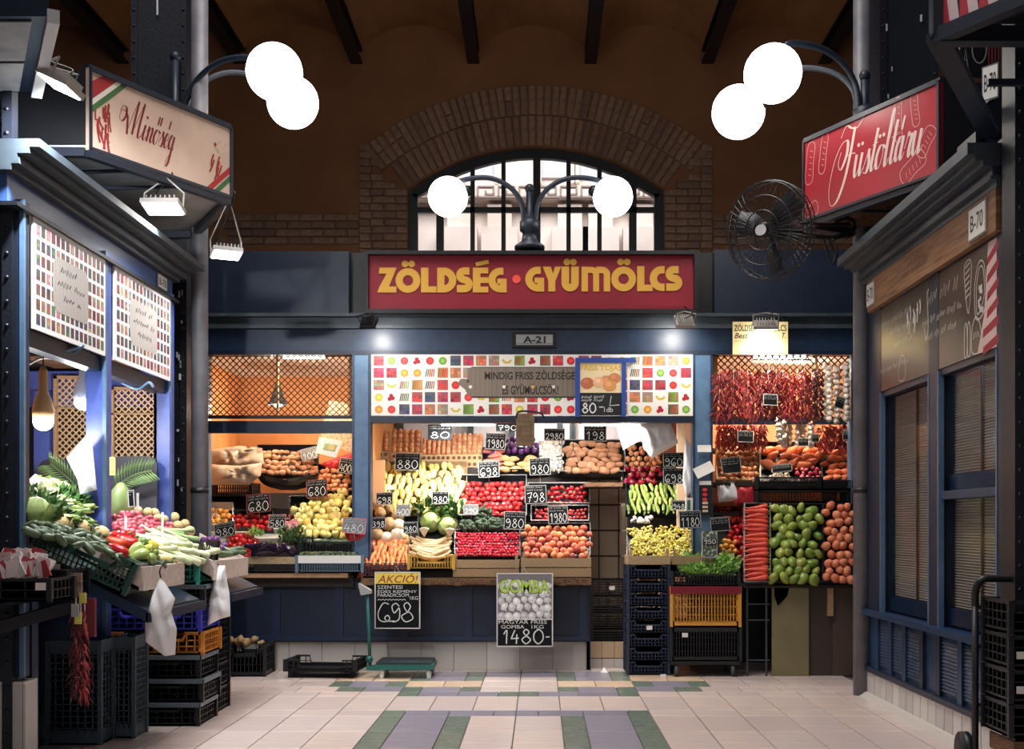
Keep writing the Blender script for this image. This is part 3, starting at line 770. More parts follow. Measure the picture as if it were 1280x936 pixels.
for (u0, u1, v0, v1) in ((68, 116, 470, 588), (139, 197, 484, 588)):
    a, b = P(u0, v1, 8.44), P(u1, v0, 8.44)
    lattice('lattice_panel', Fr(a, (1, 0, 0), (0, 0, 1)), b.x-a.x, b.z-a.z, .046, .009, mat('bright_lattice', (214, 178, 130), .6), ls)
    for q in ((a.x, a.x+.025, a.z, b.z), (b.x-.02, b.x, a.z, b.z), (a.x, b.x, b.z-.02, b.z), (a.x, b.x, (a.z+b.z)/2+.1, (a.z+b.z)/2+.112)): MB().box(q[0], q[1], 8.42, 8.45, q[2], q[3]).build('lattice_frame', M_WOOD, ls)
for i in range(4): MB().box(-3.4+i*.2, -3.21+i*.2, 8.0, 8.4, 2.36+.01*(i % 2), 2.39).build('ceiling_board', M_OLDWOOD, ls)
MB().box(-2.98, -2.94, 6.15, 8.5, 0, .95).build('lower_panel', M_NAVY, ls)
# table
TA = math.atan(.5)
tb = thing('sloped_table', 'blue sloped table carrying the boxes of cucumbers, peppers and leeks', 'table', (-2.5, 7.4, .6))
def TZ(x): return 1.2-(x+2.65)*.5
for ya, ln, xm in ((6.34, .98, -2.08), (7.32, .66, -2.78), (7.98, .86, -2.08)): MB().prism([(-3.4, ya, TZ(-3.4)-.10), (xm, ya, TZ(xm)-.10), (xm, ya, TZ(xm)-.125), (-3.4, ya, TZ(-3.4)-.125)], (0, ln, 0)).build('table_board', M_BLUE, tb)
MB().prism([(-3.4, 6.30, TZ(-3.4)-.09), (-2.06, 6.30, TZ(-2.06)-.09), (-2.06, 6.30, TZ(-2.06)-.15), (-3.4, 6.30, TZ(-3.4)-.15)], (0, .03, 0)).build('edge_board', M_BLUE, tb)
for ya, yb in ((6.3, 7.32), (7.98, 8.84)): MB().box(-2.07, -2.04, ya, yb, TZ(-2.06)-.15, TZ(-2.06)-.1).build('edge_board', M_NAVY, tb)
for x, y in ((-2.9, 6.4), (-2.9, 8.7), (-2.75, 6.42), (-2.5, 8.7)): MB().box(x-.035, x+.035, y-.03, y+.03, 0, TZ(x)-.12).build('leg', M_BLUE, tb)
def LT(u, v, off=0):
    k = (1.395-off)/((v-655)-.5*(u-675)); D = k*FPX
    return P(u, v, D)
# picture panels
def food_panel(name, label, d0, d1):
    p = thing(name, label, 'poster', (XL+.02, (d0+d1)/2, 2.27))
    MB().box(XL+.0, XL+.012, d0, d1, 2.27, 2.84).build('panel_board', M_CREAM, p)
    b = MB(); fr = xfr(XL+.013, d0, d1, 2.27, 2.84, 1)
    ink_rect(b, fr, 0, 0, 1, 1, (238, 236, 236), .0004)
    rr = random.Random(int(d0*100)); pal = [(112, 76, 66), (92, 70, 62), (126, 66, 64), (142, 106, 86), (78, 74, 76), (158, 130, 108), (104, 62, 58), (96, 104, 88), (170, 128, 122)]
    nc = 15; nr = 7
    for i in range(nc):
        for j in range(nr):
            a0, b0 = .03+i*.064, .045+j*.135
            inb = .26 < a0 < .72 and .18 < b0 < .72
            if inb: continue
            c = rr.choice(pal); ink_rect(b, fr, a0, b0, a0+.048, b0+.1, c, .0008)
            for q in range(3):
                c2 = tuple(min(255, int(x*rr.uniform(.75, 1.35))) for x in c)
                ink_disc(b, fr, a0+.024+rr.uniform(-.008, .008), b0+.02+q*.03, .014, c2, .0012+q*.0003, .022, 8)
    # grey chopping-board shape with lines of type
    ink(b, fr, [(.25, .30), (.29, .24), (.70, .24), (.73, .30), (.73, .70), (.69, .76), (.29, .76), (.25, .70), (.23, .5)], (176, 168, 160), .002)
    for q in range(9): ink_rect(b, fr, .27+q*.05, .25, .272+q*.05, .75, (150, 142, 134), .0024)
    for q, (x0, x1) in enumerate(((.34, .64), (.30, .68), (.38, .62))): ink_scribble(b, fr, x0, .62-q*.13, x1, .07, .012, (60, 54, 52), .003)
    b.build('lettering', INK, p)
food_panel('sausage_poster', 'bright picture panel of sausage photographs nearer the flood lamp glare', 6.13, 7.14)
food_panel('sausage_poster', 'picture panel of sausage photographs beside the riveted column', 7.30, 8.40)
def small_plate(label, c, fr_, text, w_, h_):
    p = thing('number_plate', label, 'plate', c); b = MB(); f = fr_
    b.add([f(0, 0), f(w_, 0), f(w_, h_), f(0, h_), f(0, 0, .006), f(w_, 0, .006), f(w_, h_, .006), f(0, h_, .006)], [(3,2,1,0),(4,5,6,7),(0,1,5,4),(1,2,6,5),(2,3,7,6),(3,0,4,7)])
    b.build('plate', M_CREAM, p)
    b = MB(); e = .008
    for q in ((0, 0, w_, e), (0, h_-e, w_, h_), (0, 0, e, h_), (w_-e, 0, w_, h_)): ink_rect(b, f, *q, (90, 92, 96), .0065)
    ink_text(b, f, text, w_*.14, h_*.24, w_*.86, h_*.76, (30, 32, 36), .007, .01); b.build('lettering', INK, p)
small_plate('small white number plate at the end of the cornice by the drain pipe', (XL, 8.3, 2.9), Fr((XL-.015, 8.2, 2.89), (0, 1, 0), (0, 0, 1)), 'B-70', .2, .1)
# lamps of the left stall
def bulb_pendant(label, c, m, zt):
    c = Vector(c); t = thing('pendant_lamp', label, 'lamp', c)
    MB().lathe([(.0, .06), (.056, .0), (.06, .05), (.042, .12), (.026, .15), (.024, .27), (.01, .3), (0, .3)], 16, Matrix.Translation(c)).build('shade', m, t, True)
    MB().ball(c+Vector((0, 0, -.012)), .055, 14, 8, sc=(1, 1, .95)).build('bulb', M_LED, t, True)
    MB().tube([c+Vector((0, 0, .29)), (c.x, c.y, zt)], .004, 6).build('cord', M_BLACK, t)
    point('pendant_light', c-Vector((0, 0, .1)), 24, (.95, .96, 1), .05)
bulb_pendant('pendant lamp with pale wooden shade and lit bulb over the herb table', P(54, 524, 6.75), mat('bright_shade_wood', (234, 188, 136), .5), 3.0)
bulb_pendant('pendant lamp with grey shade and lit bulb beside the blue post', P(104, 500, 7.6), mat('pale_grey_shade', (150, 156, 172), .5), 3.0)
flood('flood lamp tilted at the edge of the nearest grey canopy', P(76, 104, 5.75), (-2.6, 6.6, 2.75), .22, 300, (.92, .95, 1), ang=110, face=(-.42, .0, -.9), hang=P(52, 80, 5.75))
flood('flood lamp on a bracket under the cream lettered sign', P(204, 258, 7.55), (-2.62, 7.45, 2.3), .24, 90, (.95, .97, 1), ang=130, face=(.0, -.22, -1), hang=P(208, 222, 7.55))
flood('flood lamp hanging below the tip of the cream lettered sign', P(283, 316, 8.2), (-2.3, 8.3, .8), .2, 60, (.96, .97, 1), ang=130, face=(.1, -.2, -1), hang=(-2.09, 8.07, 3.46))
b = MB(); c = thing('cable', 'white cable looped under the header above the pendant lamps', 'cable', P(60, 450, 6.9))
b.tube(cr([P(36, 455, 6.8), P(55, 447, 6.9), P(85, 452, 6.95), P(112, 458, 7.05)], 6), .008, 6).tube(cr([P(78, 440, 6.95), P(84, 452, 6.95), P(96, 458, 7), P(104, 452, 7)], 6), .007, 6); b.build('cord', M_CREAM, c, True)
for (pts, lab) in (([P(152, 478, 7.9), P(172, 486, 7.9), P(186, 478, 7.9), P(192, 484, 7.9)], 'blue hook rail under the far header of the corner stall'),
                   ([P(74, 440, 6.6), P(92, 436, 6.7), P(104, 432, 6.8), P(84, 446, 6.7)], 'pale hook rail under the near header of the corner stall')):
    c = thing('hook_rail', lab, 'hook', pts[0]); MB().tube(cr(pts, 6), .009, 6).build('rod', M_POST, c, True)
# dark rounded boards and palm fronds on the stall's rear ledge
for i, (u0, u1, v0, v1) in enumerate(((47, 112, 574, 640), (139, 196, 570, 668))):
    a, b_ = P(u0, v1, 8.3), P(u1, v0, 8.3); w_, h_ = b_.x-a.x, b_.z-a.z; r_ = .07
    t = thing('dark_board', ['dark grey round-cornered board behind the white hanging bag', 'dark grey round-cornered board behind the green papaya'][i], 'board', (a.x, 8.3, a.z))
    pts = [(0, 0), (w_, 0)]+[(w_-r_+r_*math.sin(q*PI/8), h_-r_+r_*math.cos(q*PI/8)) for q in (4, 3, 2, 1, 0)]+[(r_-r_*math.sin(q*PI/8), h_-r_+r_*math.cos(q*PI/8)) for q in (0, 1, 2, 3, 4)]
    MB().prism([(a.x+p, 8.3, a.z+q) for p, q in pts], (0, .02, 0)).build('panel', mat('charcoal_board', (62, 62, 68), .6), t)
M_PALM = mat('palm_leaf', (96, 122, 74), .5, c2=(112, 138, 84))
for i, (pts, lab) in enumerate((([(104, 625), (92, 605), (76, 590), (63, 580)], 'palm frond before the dark board by the white bag'), ([(141, 612), (156, 600), (172, 592), (190, 588)], 'palm frond before the dark board by the papaya'))):
    base = [P(u, v, 8.2) for u, v in pts]; pth_ = cr(base, 5); t = thing('palm_frond', lab, 'frond', base[0])
    MB().tube(pth_, .006, 5).build('stem', M_PALM, t)
    n = len(pth_)
    for k in range(2, n-1):
        d = (pth_[k+1]-pth_[k-1]).normalized()
        for s in (1, -1):
            side = Vector((-d.z, 0, d.x))*s; L = .135*(1-.5*abs(k/n-.45)); e = pth_[k]+(side*.75+d*.65).normalized()*L+Vector((0, -.03, 0)); md = (pth_[k]+e)/2+Vector((0, -.015, 0)); wv = (e-pth_[k]).cross(Vector((0, 1, 0))).normalized()*.009
            MB().add([pth_[k], md-wv, md+wv, e, md+Vector((0, -.006, 0))], [(0,1,4),(1,3,4),(0,4,2),(4,3,2),(0,2,1),(1,2,3)]).build('leaflet', M_PALM, t)

# ---- prow-shaped sign boxes
def prow(name, label, a, b, c, zb0, z1, m_face, ms, xw):
    """sign face from a (wall side) to b (tip), far flank b->c, box back to x = xw"""
    t = thing(name, label, 'sign', (a[0], a[1], zb0))
    A, B, C = Vector((*a, 0)), Vector((*b, 0)), Vector((*c, 0)); fwd = (B-A).normalized()
    n = Vector((fwd.y, -fwd.x, 0)); n = n if n.y < 0 else -n
    poly = [A-n*.03, B-n*.03, C, Vector((xw, C.y, 0)), Vector((xw, A.y, 0))]
    up = lambda p, z: Vector((p.x, p.y, z))
    MB().prism([up(p, zb0+.05) for p in poly], (0, 0, z1-zb0-.08)).build('sign_box', M_BLACK, t)
    f = MB()
    for i in range(5): f.bar(up(poly[i], zb0), up(poly[(i+1) % 5], zb0), .05, .05)
    f.bar(up(poly[0], z1-.01), up(poly[1], z1-.01), .06, .03); f.bar(up(poly[1], z1-.01), up(poly[2], z1-.01), .05, .03)
    for q in (.33, .66):
        s0 = A.lerp(B, q); f.bar(up(s0-n*.03, zb0), up(Vector((xw, s0.y+.1, 0)), zb0), .02, .02)
    f.build('frame', M_BLACK2, t)
    MB().prism([up(p, zb0+.03) for p in poly], (0, 0, .015)).build('soffit', ms, t)
    W = (B-A).length
    if (A.x < B.x): fr = Fr(up(A, zb0+.015), fwd, (0, 0, 1)); 
    else: fr = Fr(up(B, zb0+.015), -fwd, (0, 0, 1))
    H = z1-zb0-.03
    pf = MB(); pf.add([fr(0, 0, -.028), fr(W, 0, -.028), fr(W, H, -.028), fr(0, H, -.028), fr(0, 0), fr(W, 0), fr(W, H), fr(0, H)], [(3,2,1,0),(4,5,6,7),(0,1,5,4),(1,2,6,5),(2,3,7,6),(3,0,4,7)])
    pf.build('sign_panel', m_face, t)
    e = MB()
    for q in ((0, 0, W, .018), (0, H-.018, W, H), (0, 0, .014, H), (W-.02, 0, W, H)):
        e.add([fr(q[0], q[1], .0), fr(q[2], q[1], .0), fr(q[2], q[3], .0), fr(q[0], q[3], .0), fr(q[0], q[1], .012), fr(q[2], q[1], .012), fr(q[2], q[3], .012), fr(q[0], q[3], .012)], [(4,5,6,7),(0,1,5,4),(1,2,6,5),(2,3,7,6),(3,0,4,7)])
    e.build('face_frame', M_BLACK2, t)
    return t, fr, W, H
M_BLACK2 = mat('sign_frame_metal', (36, 42, 54), .4)
M_SOFF = mat('grey_soffit', (176, 178, 174), .5, nz=(6, (140, 144, 146), .4, .7))
M_SCREAM = mat('cream_sign_face', (216, 186, 164), .4, nz=(2.5, (190, 160, 140), .45, .8))
M_SRED = mat('red_sign_face', (176, 26, 48), .3, nz=(3, (164, 46, 50), .45, .8))
def script(mb, fr, strokes, a0, b0, s, w_, col, slant=.28, pen=.22, h=.002, xs=1):
    for st in strokes:
        pts = [(a0+(x*xs+y*slant)*s, b0+y*s) for x, y in st]
        ink_stroke(mb, fr, [(p.x, p.y) for p in cr([(x, y, 0) for x, y in pts], 6)], w_, col, h, pen=pen)
SG = {  # script strokes on an x-height of 1
 'i': [[(.0, .1), (.12, .5), (.25, 1), (.22, .5), (.22, .15), (.34, 0), (.5, .3)]],
 'n': [[(.0, .6), (.15, 1), (.15, .5), (.12, 0)], [(.12, 0), (.25, .7), (.45, 1), (.52, .7), (.46, .2), (.56, 0), (.72, .3)]],
 'o': [[(.42, .95), (.2, .95), (.04, .5), (.16, .03), (.38, .1), (.5, .6), (.4, .95), (.62, .8)]],
 's': [[(.0, .2), (.28, 1), (.3, .85), (.42, .4), (.3, .02), (.06, .08)]],
 'e': [[(.04, .45), (.35, .6), (.36, .95), (.18, .95), (.06, .45), (.18, .03), (.36, .1), (.5, .35)]],
 'g': [[(.42, .9), (.2, .98), (.04, .5), (.16, .03), (.36, .3), (.46, .95)], [(.46, .95), (.42, .2), (.36, -.8), (.16, -1.1), (.08, -.8), (.3, -.35), (.6, .2)]],
 'u': [[(.05, 1), (.06, .3), (.18, 0), (.36, .3), (.48, 1)], [(.48, 1), (.46, .3), (.54, 0), (.72, .3)]],
 't': [[(.24, 1.8), (.18, .9), (.14, .2), (.26, 0), (.42, .3)], [(.0, 1.12), (.4, 1.18)]],
 'l': [[(.06, .2), (.3, 1.5), (.36, 2.2), (.24, 2.3), (.16, 1.4), (.14, .2), (.24, 0), (.4, .3)]],
 'a': [[(.42, .9), (.2, .98), (.04, .5), (.14, .03), (.32, .2), (.46, 1)], [(.46, 1), (.42, .25), (.52, 0), (.68, .3)]],
 'r': [[(.0, .4), (.16, 1.05), (.2, .9), (.4, .92), (.34, .3), (.42, 0), (.58, .3)]],
 'M': [[(-.9, 1.3), (-.75, 1.65), (-.4, 1.6), (-.3, 1.1), (-.55, .7), (-.85, .9), (-.75, 1.4), (-.2, 1.2), (.1, .2), (.15, 0)], [(.1, .1), (.3, 1.2), (.62, 2.3), (.6, 1.2), (.62, .1)], [(.62, .1), (.85, 1.1), (1.2, 2.3), (1.14, 1), (1.16, .2), (1.3, 0), (1.5, .3)]],
 'F': [[(-.5, 2.05), (-.2, 2.5), (.3, 2.3), (.8, 2.25), (1.25, 2.75)], [(.55, 2.3), (.5, 1.2), (.35, .1), (0, -.75), (-.5, -.9), (-.85, -.2), (-.8, .9), (-.4, 1.7), (.1, 1.8), (.2, 1.2), (-.1, .6), (-.4, .9), (-.3, 1.4)], [(.1, 1.05), (.5, 1.15), (.9, 1.1)]],
}
def write_script(mb, fr, word, a0, b0, s, w_, col, acc, **k):
    x = 0; xs = k.get('xs', 1); sl = k.get('slant', .28)
    adv = dict(i=.5, n=.72, o=.6, s=.5, e=.5, g=.62, u=.72, t=.42, l=.42, a=.66, r=.56, M=1.45, F=1.0)
    for ch in word:
        script(mb, fr, [[(p+x, q) for p, q in st] for st in SG[ch]], a0, b0, s, w_, col, **k)
        x += adv[ch]
    for (ax, ay, kind) in acc:
        X = a0+(ax*xs+ay*sl)*s; Y = b0+ay*s
        if kind == 'dot': ink_disc(mb, fr, X, Y, .09*s, col, .002, n=8)
        else: ink_stroke(mb, fr, [(X, Y), (X+.2*s, Y+.55*s)], w_*.7, col, .002)
t, fr, W, H = prow('lettered_sign', 'cream sign with dark red script Minőség and drawn peppers', (-2.63, 7.0), (-2.07, 8.06), (-2.6, 9.0), 3.44, 3.95, M_SCREAM, M_SOFF, -3.35)
b = MB(); DR = (124, 40, 36)
write_script(b, fr, 'Minoseg', .27, .17, .1, .016, DR, [(1.72, 1.5, 'dot'), (2.86, 1.3, 'ac'), (3.1, 1.3, 'ac'), (4.02, 1.3, 'ac')], xs=.8)
for q, c in (((0, .085), (168, 44, 44)), ((.085, .115), (236, 224, 210)), ((.115, .15), (70, 110, 60))):
    x0, x1 = q[0]*1.25, q[1]*1.25
    ink(b, fr, [(.014, H-.018-.06-x1), (.10+x1, H-.018), (.10+x0, H-.018), (.014, H-.018-.06-x0)], c, .0015)
for q, c in (((0, .045), (168, 44, 44)), ((.06, .1), (60, 104, 60))):
    ink(b, fr, [(W-.24+q[0]*1.2, .018), (W-.24+q[1]*1.2, .018), (W-.02, .21-q[1]), (W-.02, .21-q[0])], c, .0015)
rr = random.Random(2)
for i in range(13):
    x = .04+rr.uniform(0, .11); y = .31-i*.016; l = rr.uniform(.06, .12); bd = rr.uniform(-.03, .03)
    p = [(x, y), (x+bd*.4, y-l*.5), (x+bd+rr.uniform(-.01, .03), y-l)]
    ink_stroke(b, fr, [(q.x, q.y) for q in cr([(a, c, 0) for a, c in p], 4)], rr.uniform(.01, .018), (140, 44, 40), .002)
for i in range(7):
    x = W-.19+rr.uniform(0, .1); y = .2+rr.uniform(-.03, .06)
    p = [(x, y), (x-.02, y-.05), (x-.015-rr.uniform(0, .03), y-.09)]; ink_stroke(b, fr, [(q.x, q.y) for q in cr([(a, c, 0) for a, c in p], 4)], .013, (150, 44, 40), .002)
for i in range(16): ink_disc(b, fr, W-.17+rr.uniform(0, .12), .27+rr.uniform(0, .1), rr.uniform(.004, .012), (196, 178, 150), .002, n=8)
ink_disc(b, fr, W-.16, .32, .012, (140, 40, 40), .0024)
b.build('lettering', INK, t)
t, fr, W, H = prow('lettered_sign', 'red sign with white script Füstöltáru and outlined sausages', (2.5, 7.5), (1.91, 8.7), (2.45, 9.0), 3.44, 4.06, M_SRED, M_OLDWOOD, 3.2)
b = MB(); WH = (236, 206, 196)
write_script(b, fr, 'Fustoltaru', .40, .185, .15, .026, WH, [(1.08, 1.4, 'dot'), (1.38, 1.4, 'dot'), (2.7, 1.4, 'dot'), (2.98, 1.4, 'dot'), (4.32, 1.3, 'ac')], xs=.86, slant=.25)
def outl(pts, w_=.006): ink_stroke(b, fr, [(p.x, p.y) for p in cr([(x, y, 0) for x, y in pts], 5, True)], w_, (222, 160, 150), .0015, True)
def sausage(x, y, l, r_, ang):
    ca, sa = math.cos(ang), math.sin(ang)
    outl([(x+q*ca-s*sa, y+q*sa+s*ca) for q, s in ((0, 0), (l*.1, r_), (l*.5, r_*1.1), (l*.9, r_), (l, 0), (l*.9, -r_), (l*.5, -r_*.9), (l*.1, -r_))])
    for i in range(5): ink_stroke(b, fr, [(x+(l*(.2+.14*i))*ca+r_*.5*sa, y+(l*(.2+.14*i))*sa-r_*.5*ca), (x+(l*(.24+.14*i))*ca-r_*.3*sa, y+(l*(.24+.14*i))*sa+r_*.3*ca)], .004, (222, 160, 150), .0015)
sausage(.06, .26, .3, .04, 1.45); sausage(.2, .3, .28, .034, 1.4); sausage(W-.36, .3, .3, .03, 1.6); sausage(W-.2, .36, .22, .03, 1.7)
sausage(W-.34, .05, .24, .055, .5); sausage(W-.18, .16, .2, .05, .9); outl([(.03, .03), (.15, .03), (.16, .1), (.12, .13), (.06, .1), (.03, .14)])
b.build('lettering', INK, t)
# nearest canopies at the picture's upper corners
t = thing('grey_canopy', 'pale grey canopy box nearest the viewer with a flood lamp on its edge', 'canopy', (-2.7, 5.5, 3.44))
pl_ = [Vector((-2.1, 5.13, 3.44)), Vector((-2.55, 6.03, 3.44)), Vector((-3.3, 6.03, 3.44)), Vector((-3.3, 5.13, 3.44))]
MB().prism(pl_, (0, 0, .5)).build('canopy_box', M_NAVY, t)
b = MB()
for q in ((5.17, 5.6), (5.63, 5.99)):
    MB().add([(-3.25, q[0], 3.436), (-2.17-(q[0]-5.13)*.5, q[0], 3.436), (-2.17-(q[1]-5.13)*.5, q[1], 3.436), (-3.25, q[1], 3.436), (-3.25, q[0], 3.43), (-2.17-(q[0]-5.13)*.5, q[0], 3.43), (-2.17-(q[1]-5.13)*.5, q[1], 3.43), (-3.25, q[1], 3.43)], [(4,5,6,7),(0,1,5,4),(1,2,6,5),(2,3,7,6),(3,0,4,7)]).build('soffit_panel', M_SOFF, t)
MB().bar(pl_[0]+Vector((.02, 0, 0)), pl_[1]+Vector((.02, 0, 0)), .05, .06).build('edge_trim', mat('white_trim', (196, 196, 196), .5), t)
t = thing('checked_sign', 'dark prow sign with red and white check nearest the viewer', 'sign', (2.2, 5.3, 3.44))
ap = Vector((1.77, 5.34, 3.44)); nr = Vector((2.5, 4.2, 3.44)); fr_ = Vector((2.52, 6.71, 3.44))
f = MB(); f.bar(ap, (3.2, 5.34, 3.44), .07, .07).bar(ap, fr_, .1, .04).bar(ap, nr, .06, .06).bar((2.2, 5.9, 3.44), (3.2, 5.9, 3.44), .03, .03).bar(fr_, (3.2, 6.71, 3.44), .05, .05).bar(ap+Vector((0, 0, .6)), nr+Vector((0, 0, .6)), .06, .06).bar(ap, ap+Vector((0, 0, .6)), .06, .06)
f.build('frame', M_BLACK2, t)
MB().prism([ap+Vector((.06, .0, .06)), nr+Vector((.06, 0, .06)), (3.2, 4.2, 3.5), (3.2, 5.4, 3.5)], (0, 0, .5)).build('sign_box', M_BLACK, t)
fr = Fr(ap+Vector((.0, -.0, .02)), (nr-ap).normalized(), (0, 0, 1)); b = MB(); W = (nr-ap).length
ink_rect(b, fr, 0.02, .0, W, .56, (34, 32, 34), .002)
for i in range(9):
    ink(b, fr, [(.02+i*.1, 0), (.07+i*.1, 0), (.05+i*.1, .14), (.0+i*.1+.02, .14)], (186, 40, 56), .003)
    ink(b, fr, [(.07+i*.1, 0), (.12+i*.1, 0), (.1+i*.1, .14), (.05+i*.1, .14)], (222, 200, 200), .003)
b.build('lettering', INK, t)
t = thing('picture_board', 'dark board with an outlined jar behind the nearest prow sign', 'board', P(1216, 110, 7.0))
MB().box(P(1200, 0, 7).x, P(1250, 0, 7).x, 7.0, 7.03, P(0, 95, 7).z, P(0, 30, 7).z).build('panel', M_BLACK, t)
b = MB(); fr = Fr(P(1200, 95, 6.995), (7/1500, 0, 0), (0, 0, 7/1500)); ink_stroke(b, fr, ringpts(24, 34, 9, n=20, ry=18), 1.6, (170, 170, 166), .001, True)
ink_stroke(b, fr, [(4, 10), (7, 34), (10, 10)], 1.4, (170, 170, 166), .001); ink_stroke(b, fr, [(5, 20), (9, 20)], 1.4, (170, 170, 166), .001)
for i in range(4): ink_rect(b, fr, 35+i*4, 10, 37+i*4, 62, (150, 60, 66), .001)
b.build('lettering', INK, t); MB().box(2.44, 2.5, 6.72, 7.02, 3.41, 3.47).build('bracket', M_BLACK, t); MB().box(P(1232, 0, 7).x, P(1238, 0, 7).x, 6.95, 7.0, P(0, 130, 7).z, P(0, 90, 7).z).build('bracket', M_BLACK, t)
small_plate('white number plate turned sideways below the outlined jar board', P(1230, 120, 6.9), Fr(P(1228, 128, 6.9), (.45, -.6, .0), (.0, 0, 1)), 'B-70', .14, .2)

# ---- right stall
XR = 2.43
rs = thing('smoked_goods_stall', 'dark blue closed stall with glazed shutters above louvred panels and white base tiles', 'stall', (XR, 7.6, 0))
DN, DFA = 6.28, 8.98
def rbox(name, m, x0, x1, d0, d1, z0, z1, parent=None): return MB().box(x0, x1, d0, d1, z0, z1).build(name, m, parent or rs)
rbox('base', M_GROUT, XR+.0, XR+.4, DN, DFA, 0, .2)
n = 18; st = (DFA-DN)/n
for i in range(n): rbox('tile', M_TILEWHITE, XR-.012, XR, DN+i*st+.005, DN+(i+1)*st-.005, .035, .198)
b = MB().prism([(XR-.07, DN, 0), (XR-.012, DN, 0), (XR-.012, DN, .035), (XR-.03, DN, .03), (XR-.05, DN, .014)], (0, DFA-DN, 0)); b.build('cove', M_TILEGREY, rs)
M_RBLUE = mat('right_stall_paint', (34, 60, 92), .35, nz=(8, (26, 48, 76), .35, .7))
rbox('lower_frame', M_RBLUE, XR+.01, XR+.1, DN, DFA, .2, .62)
rbox('ledge', M_RBLUE, XR-.05, XR+.12, DN, DFA, .605, .645)
rbox('ledge', M_NAVY, XR-.03, XR+.05, DN, DFA, .19, .225)
stiles = [8.93, 8.62, 8.30, 7.98, 7.62, 7.30, 6.92, 6.55, 6.31]
for d in stiles: rbox('stile', M_NAVY if d in (7.62, 7.30) else M_RBLUE, XR-.012, XR+.02, d-.035, d+.035, .225, .605)
for a, b_ in zip(stiles[1:], stiles[2:]):
    if abs(a-7.62) < .01: continue
    l = MB()
    for k in range(15): l.obox((XR+.006, (a+b_)/2, .27+k*.022), (.006, a-b_-.08, .02), Matrix.Rotation(rad(35), 3, 'Y'))
    l.build('louvre', M_RBLUE, rs, stuff=True)
for d0, d1 in ((DN, 6.36), (7.29, 7.47), (8.52, 8.98)): rbox('post', M_NAVY, XR-.01, XR+.1, d0, d1, .64, 2.83)
for d in (6.36, 7.29, 7.475, 8.53): rbox('post_edge', M_POST, XR-.014, XR+.02, d-.012, d+.006, .64, 2.2)
rbox('rail', M_RBLUE, XR-.0, XR+.08, 6.36, 7.29, 1.42, 1.47)
rbox('rail', M_NAVY, XR-.0, XR+.1, 6.36, 8.53, 2.17, 2.21)
for (d0, d1, z0, z1, ) in ((7.48, 8.52, .66, 2.17), (6.36, 7.29, .66, 1.42), (6.36, 7.29, 1.47, 2.17)):
    rbox('pane', GLASS, XR+.03, XR+.034, d0, d1, z0, z1)
    s = MB(); k = 0; z = z0
    sh = .85
    while z < z1:
        for y0 in (d0, (d0+d1)/2+.012):
            y1 = y0+(d1-d0)/2-.012
            s.prism([(XR+.10, y0, z), (XR+.10, y1, z), (XR+.092, y1, z+.008), (XR+.10, y1, z+.015), (XR+.10, y0, z+.015), (XR+.092, y0, z+.008)][:4] if False else [(XR+.10, y0, z), (XR+.088, y0, z+.008), (XR+.10, y0, z+.016)], (0, y1-y0, 0))
        z += .017
    s.build('shutter_ribs', mat('brown_shutter', (206, 184, 162), .5, .1), rs, stuff=True)
    rbox('shutter_bar', M_OLDWOOD, XR+.08, XR+.09, (d0+d1)/2-.01, (d0+d1)/2+.01, z0, z1)
    rbox('shutter_foot', M_RBLUE, XR+.06, XR+.1, d0, d1, z0, z0+.1)
rbox('inner_back', M_BLACK, XR+.11, XR+.13, DN, DFA, .2, 2.2); rbox('roof', M_NAVY, XR, XR+1.0, DN, DFA, 3.24, 3.3)
# menu board on the stall
t = thing('menu_board', 'dark menu board with white script lines and a red striped flag', 'board', (XR, 7.4, 2.21))
rbox('panel', mat('menu_brown', (66, 58, 52), .3, nz=(3, (84, 72, 60), .4, .7)), XR-.008, XR+.01, 6.33, 8.64, 2.21, 2.79, t)
b = MB(); fr = xfr(XR-.009, 6.33, 8.64, 0, 1, -1); W = 2.31
fr = Fr((XR-.009, 8.64, 2.21), (0, -1, 0), (0, 0, 1)); CH = (196, 190, 182)
for (a0, y, a1, h_) in ((.15, .44, .85, .05), (.35, .355, .9, .05), (.45, .26, .88, .045), (.12, .12, .75, .045), (1.05, .30, 1.75, .055), (1.1, .20, 1.72, .055), (1.15, .42, 1.7, .085)): ink_scribble(b, fr, a0, y, a1, h_, .008, CH)
ink_stroke(b, fr, [(p.x, p.y) for p in cr([(1.22, .52, 0), (1.14, .5, 0), (1.16, .3, 0), (1.12, .22, 0), (1.08, .3, 0)], 6)], .009, CH)
rr = random.Random(9)
for i in range(10):
    x = .72+rr.uniform(0, .3); y = .5-rr.uniform(0, .12); ink_stroke(b, fr, [(p.x, p.y) for p in cr([(x, y, 0), (x+.015, y-.04, 0), (x+.005, y-.09, 0)], 4)], .02, CH)
def loop(pts, w_=.008): ink_stroke(b, fr, [(p.x, p.y) for p in cr([(x, y, 0) for x, y in pts], 5, True)], w_, CH, .0012, True)
loop([(1.8, .53), (1.9, .54), (1.9, .4), (1.86, .25), (1.81, .4)])
for i in range(6): ink_stroke(b, fr, [(1.81, .34+i*.035), (1.88, .36+i*.035)], .008, CH)
loop([(1.98, .2), (1.96, .38), (2.02, .5), (2.1, .48), (2.13, .34), (2.1, .22)]); loop([(2.0, .22), (1.99, .37), (2.03, .47), (2.09, .45), (2.1, .3)])
for i in range(14): ink_disc(b, fr, 2.05+rr.uniform(-.03, .04), .3+rr.uniform(-.08, .08), .014, CH, .0014, n=7)
loop([(1.92, .02), (1.92, .15), (1.98, .21), (2.05, .14), (2.05, .02)]); ink_scribble(b, fr, 1.94, .09, 2.03, .04, .007, CH)
for x in (1.82, 1.87): loop([(x-.02, .02), (x-.02, .16), (x, .2), (x+.02, .16), (x+.02, .02)])
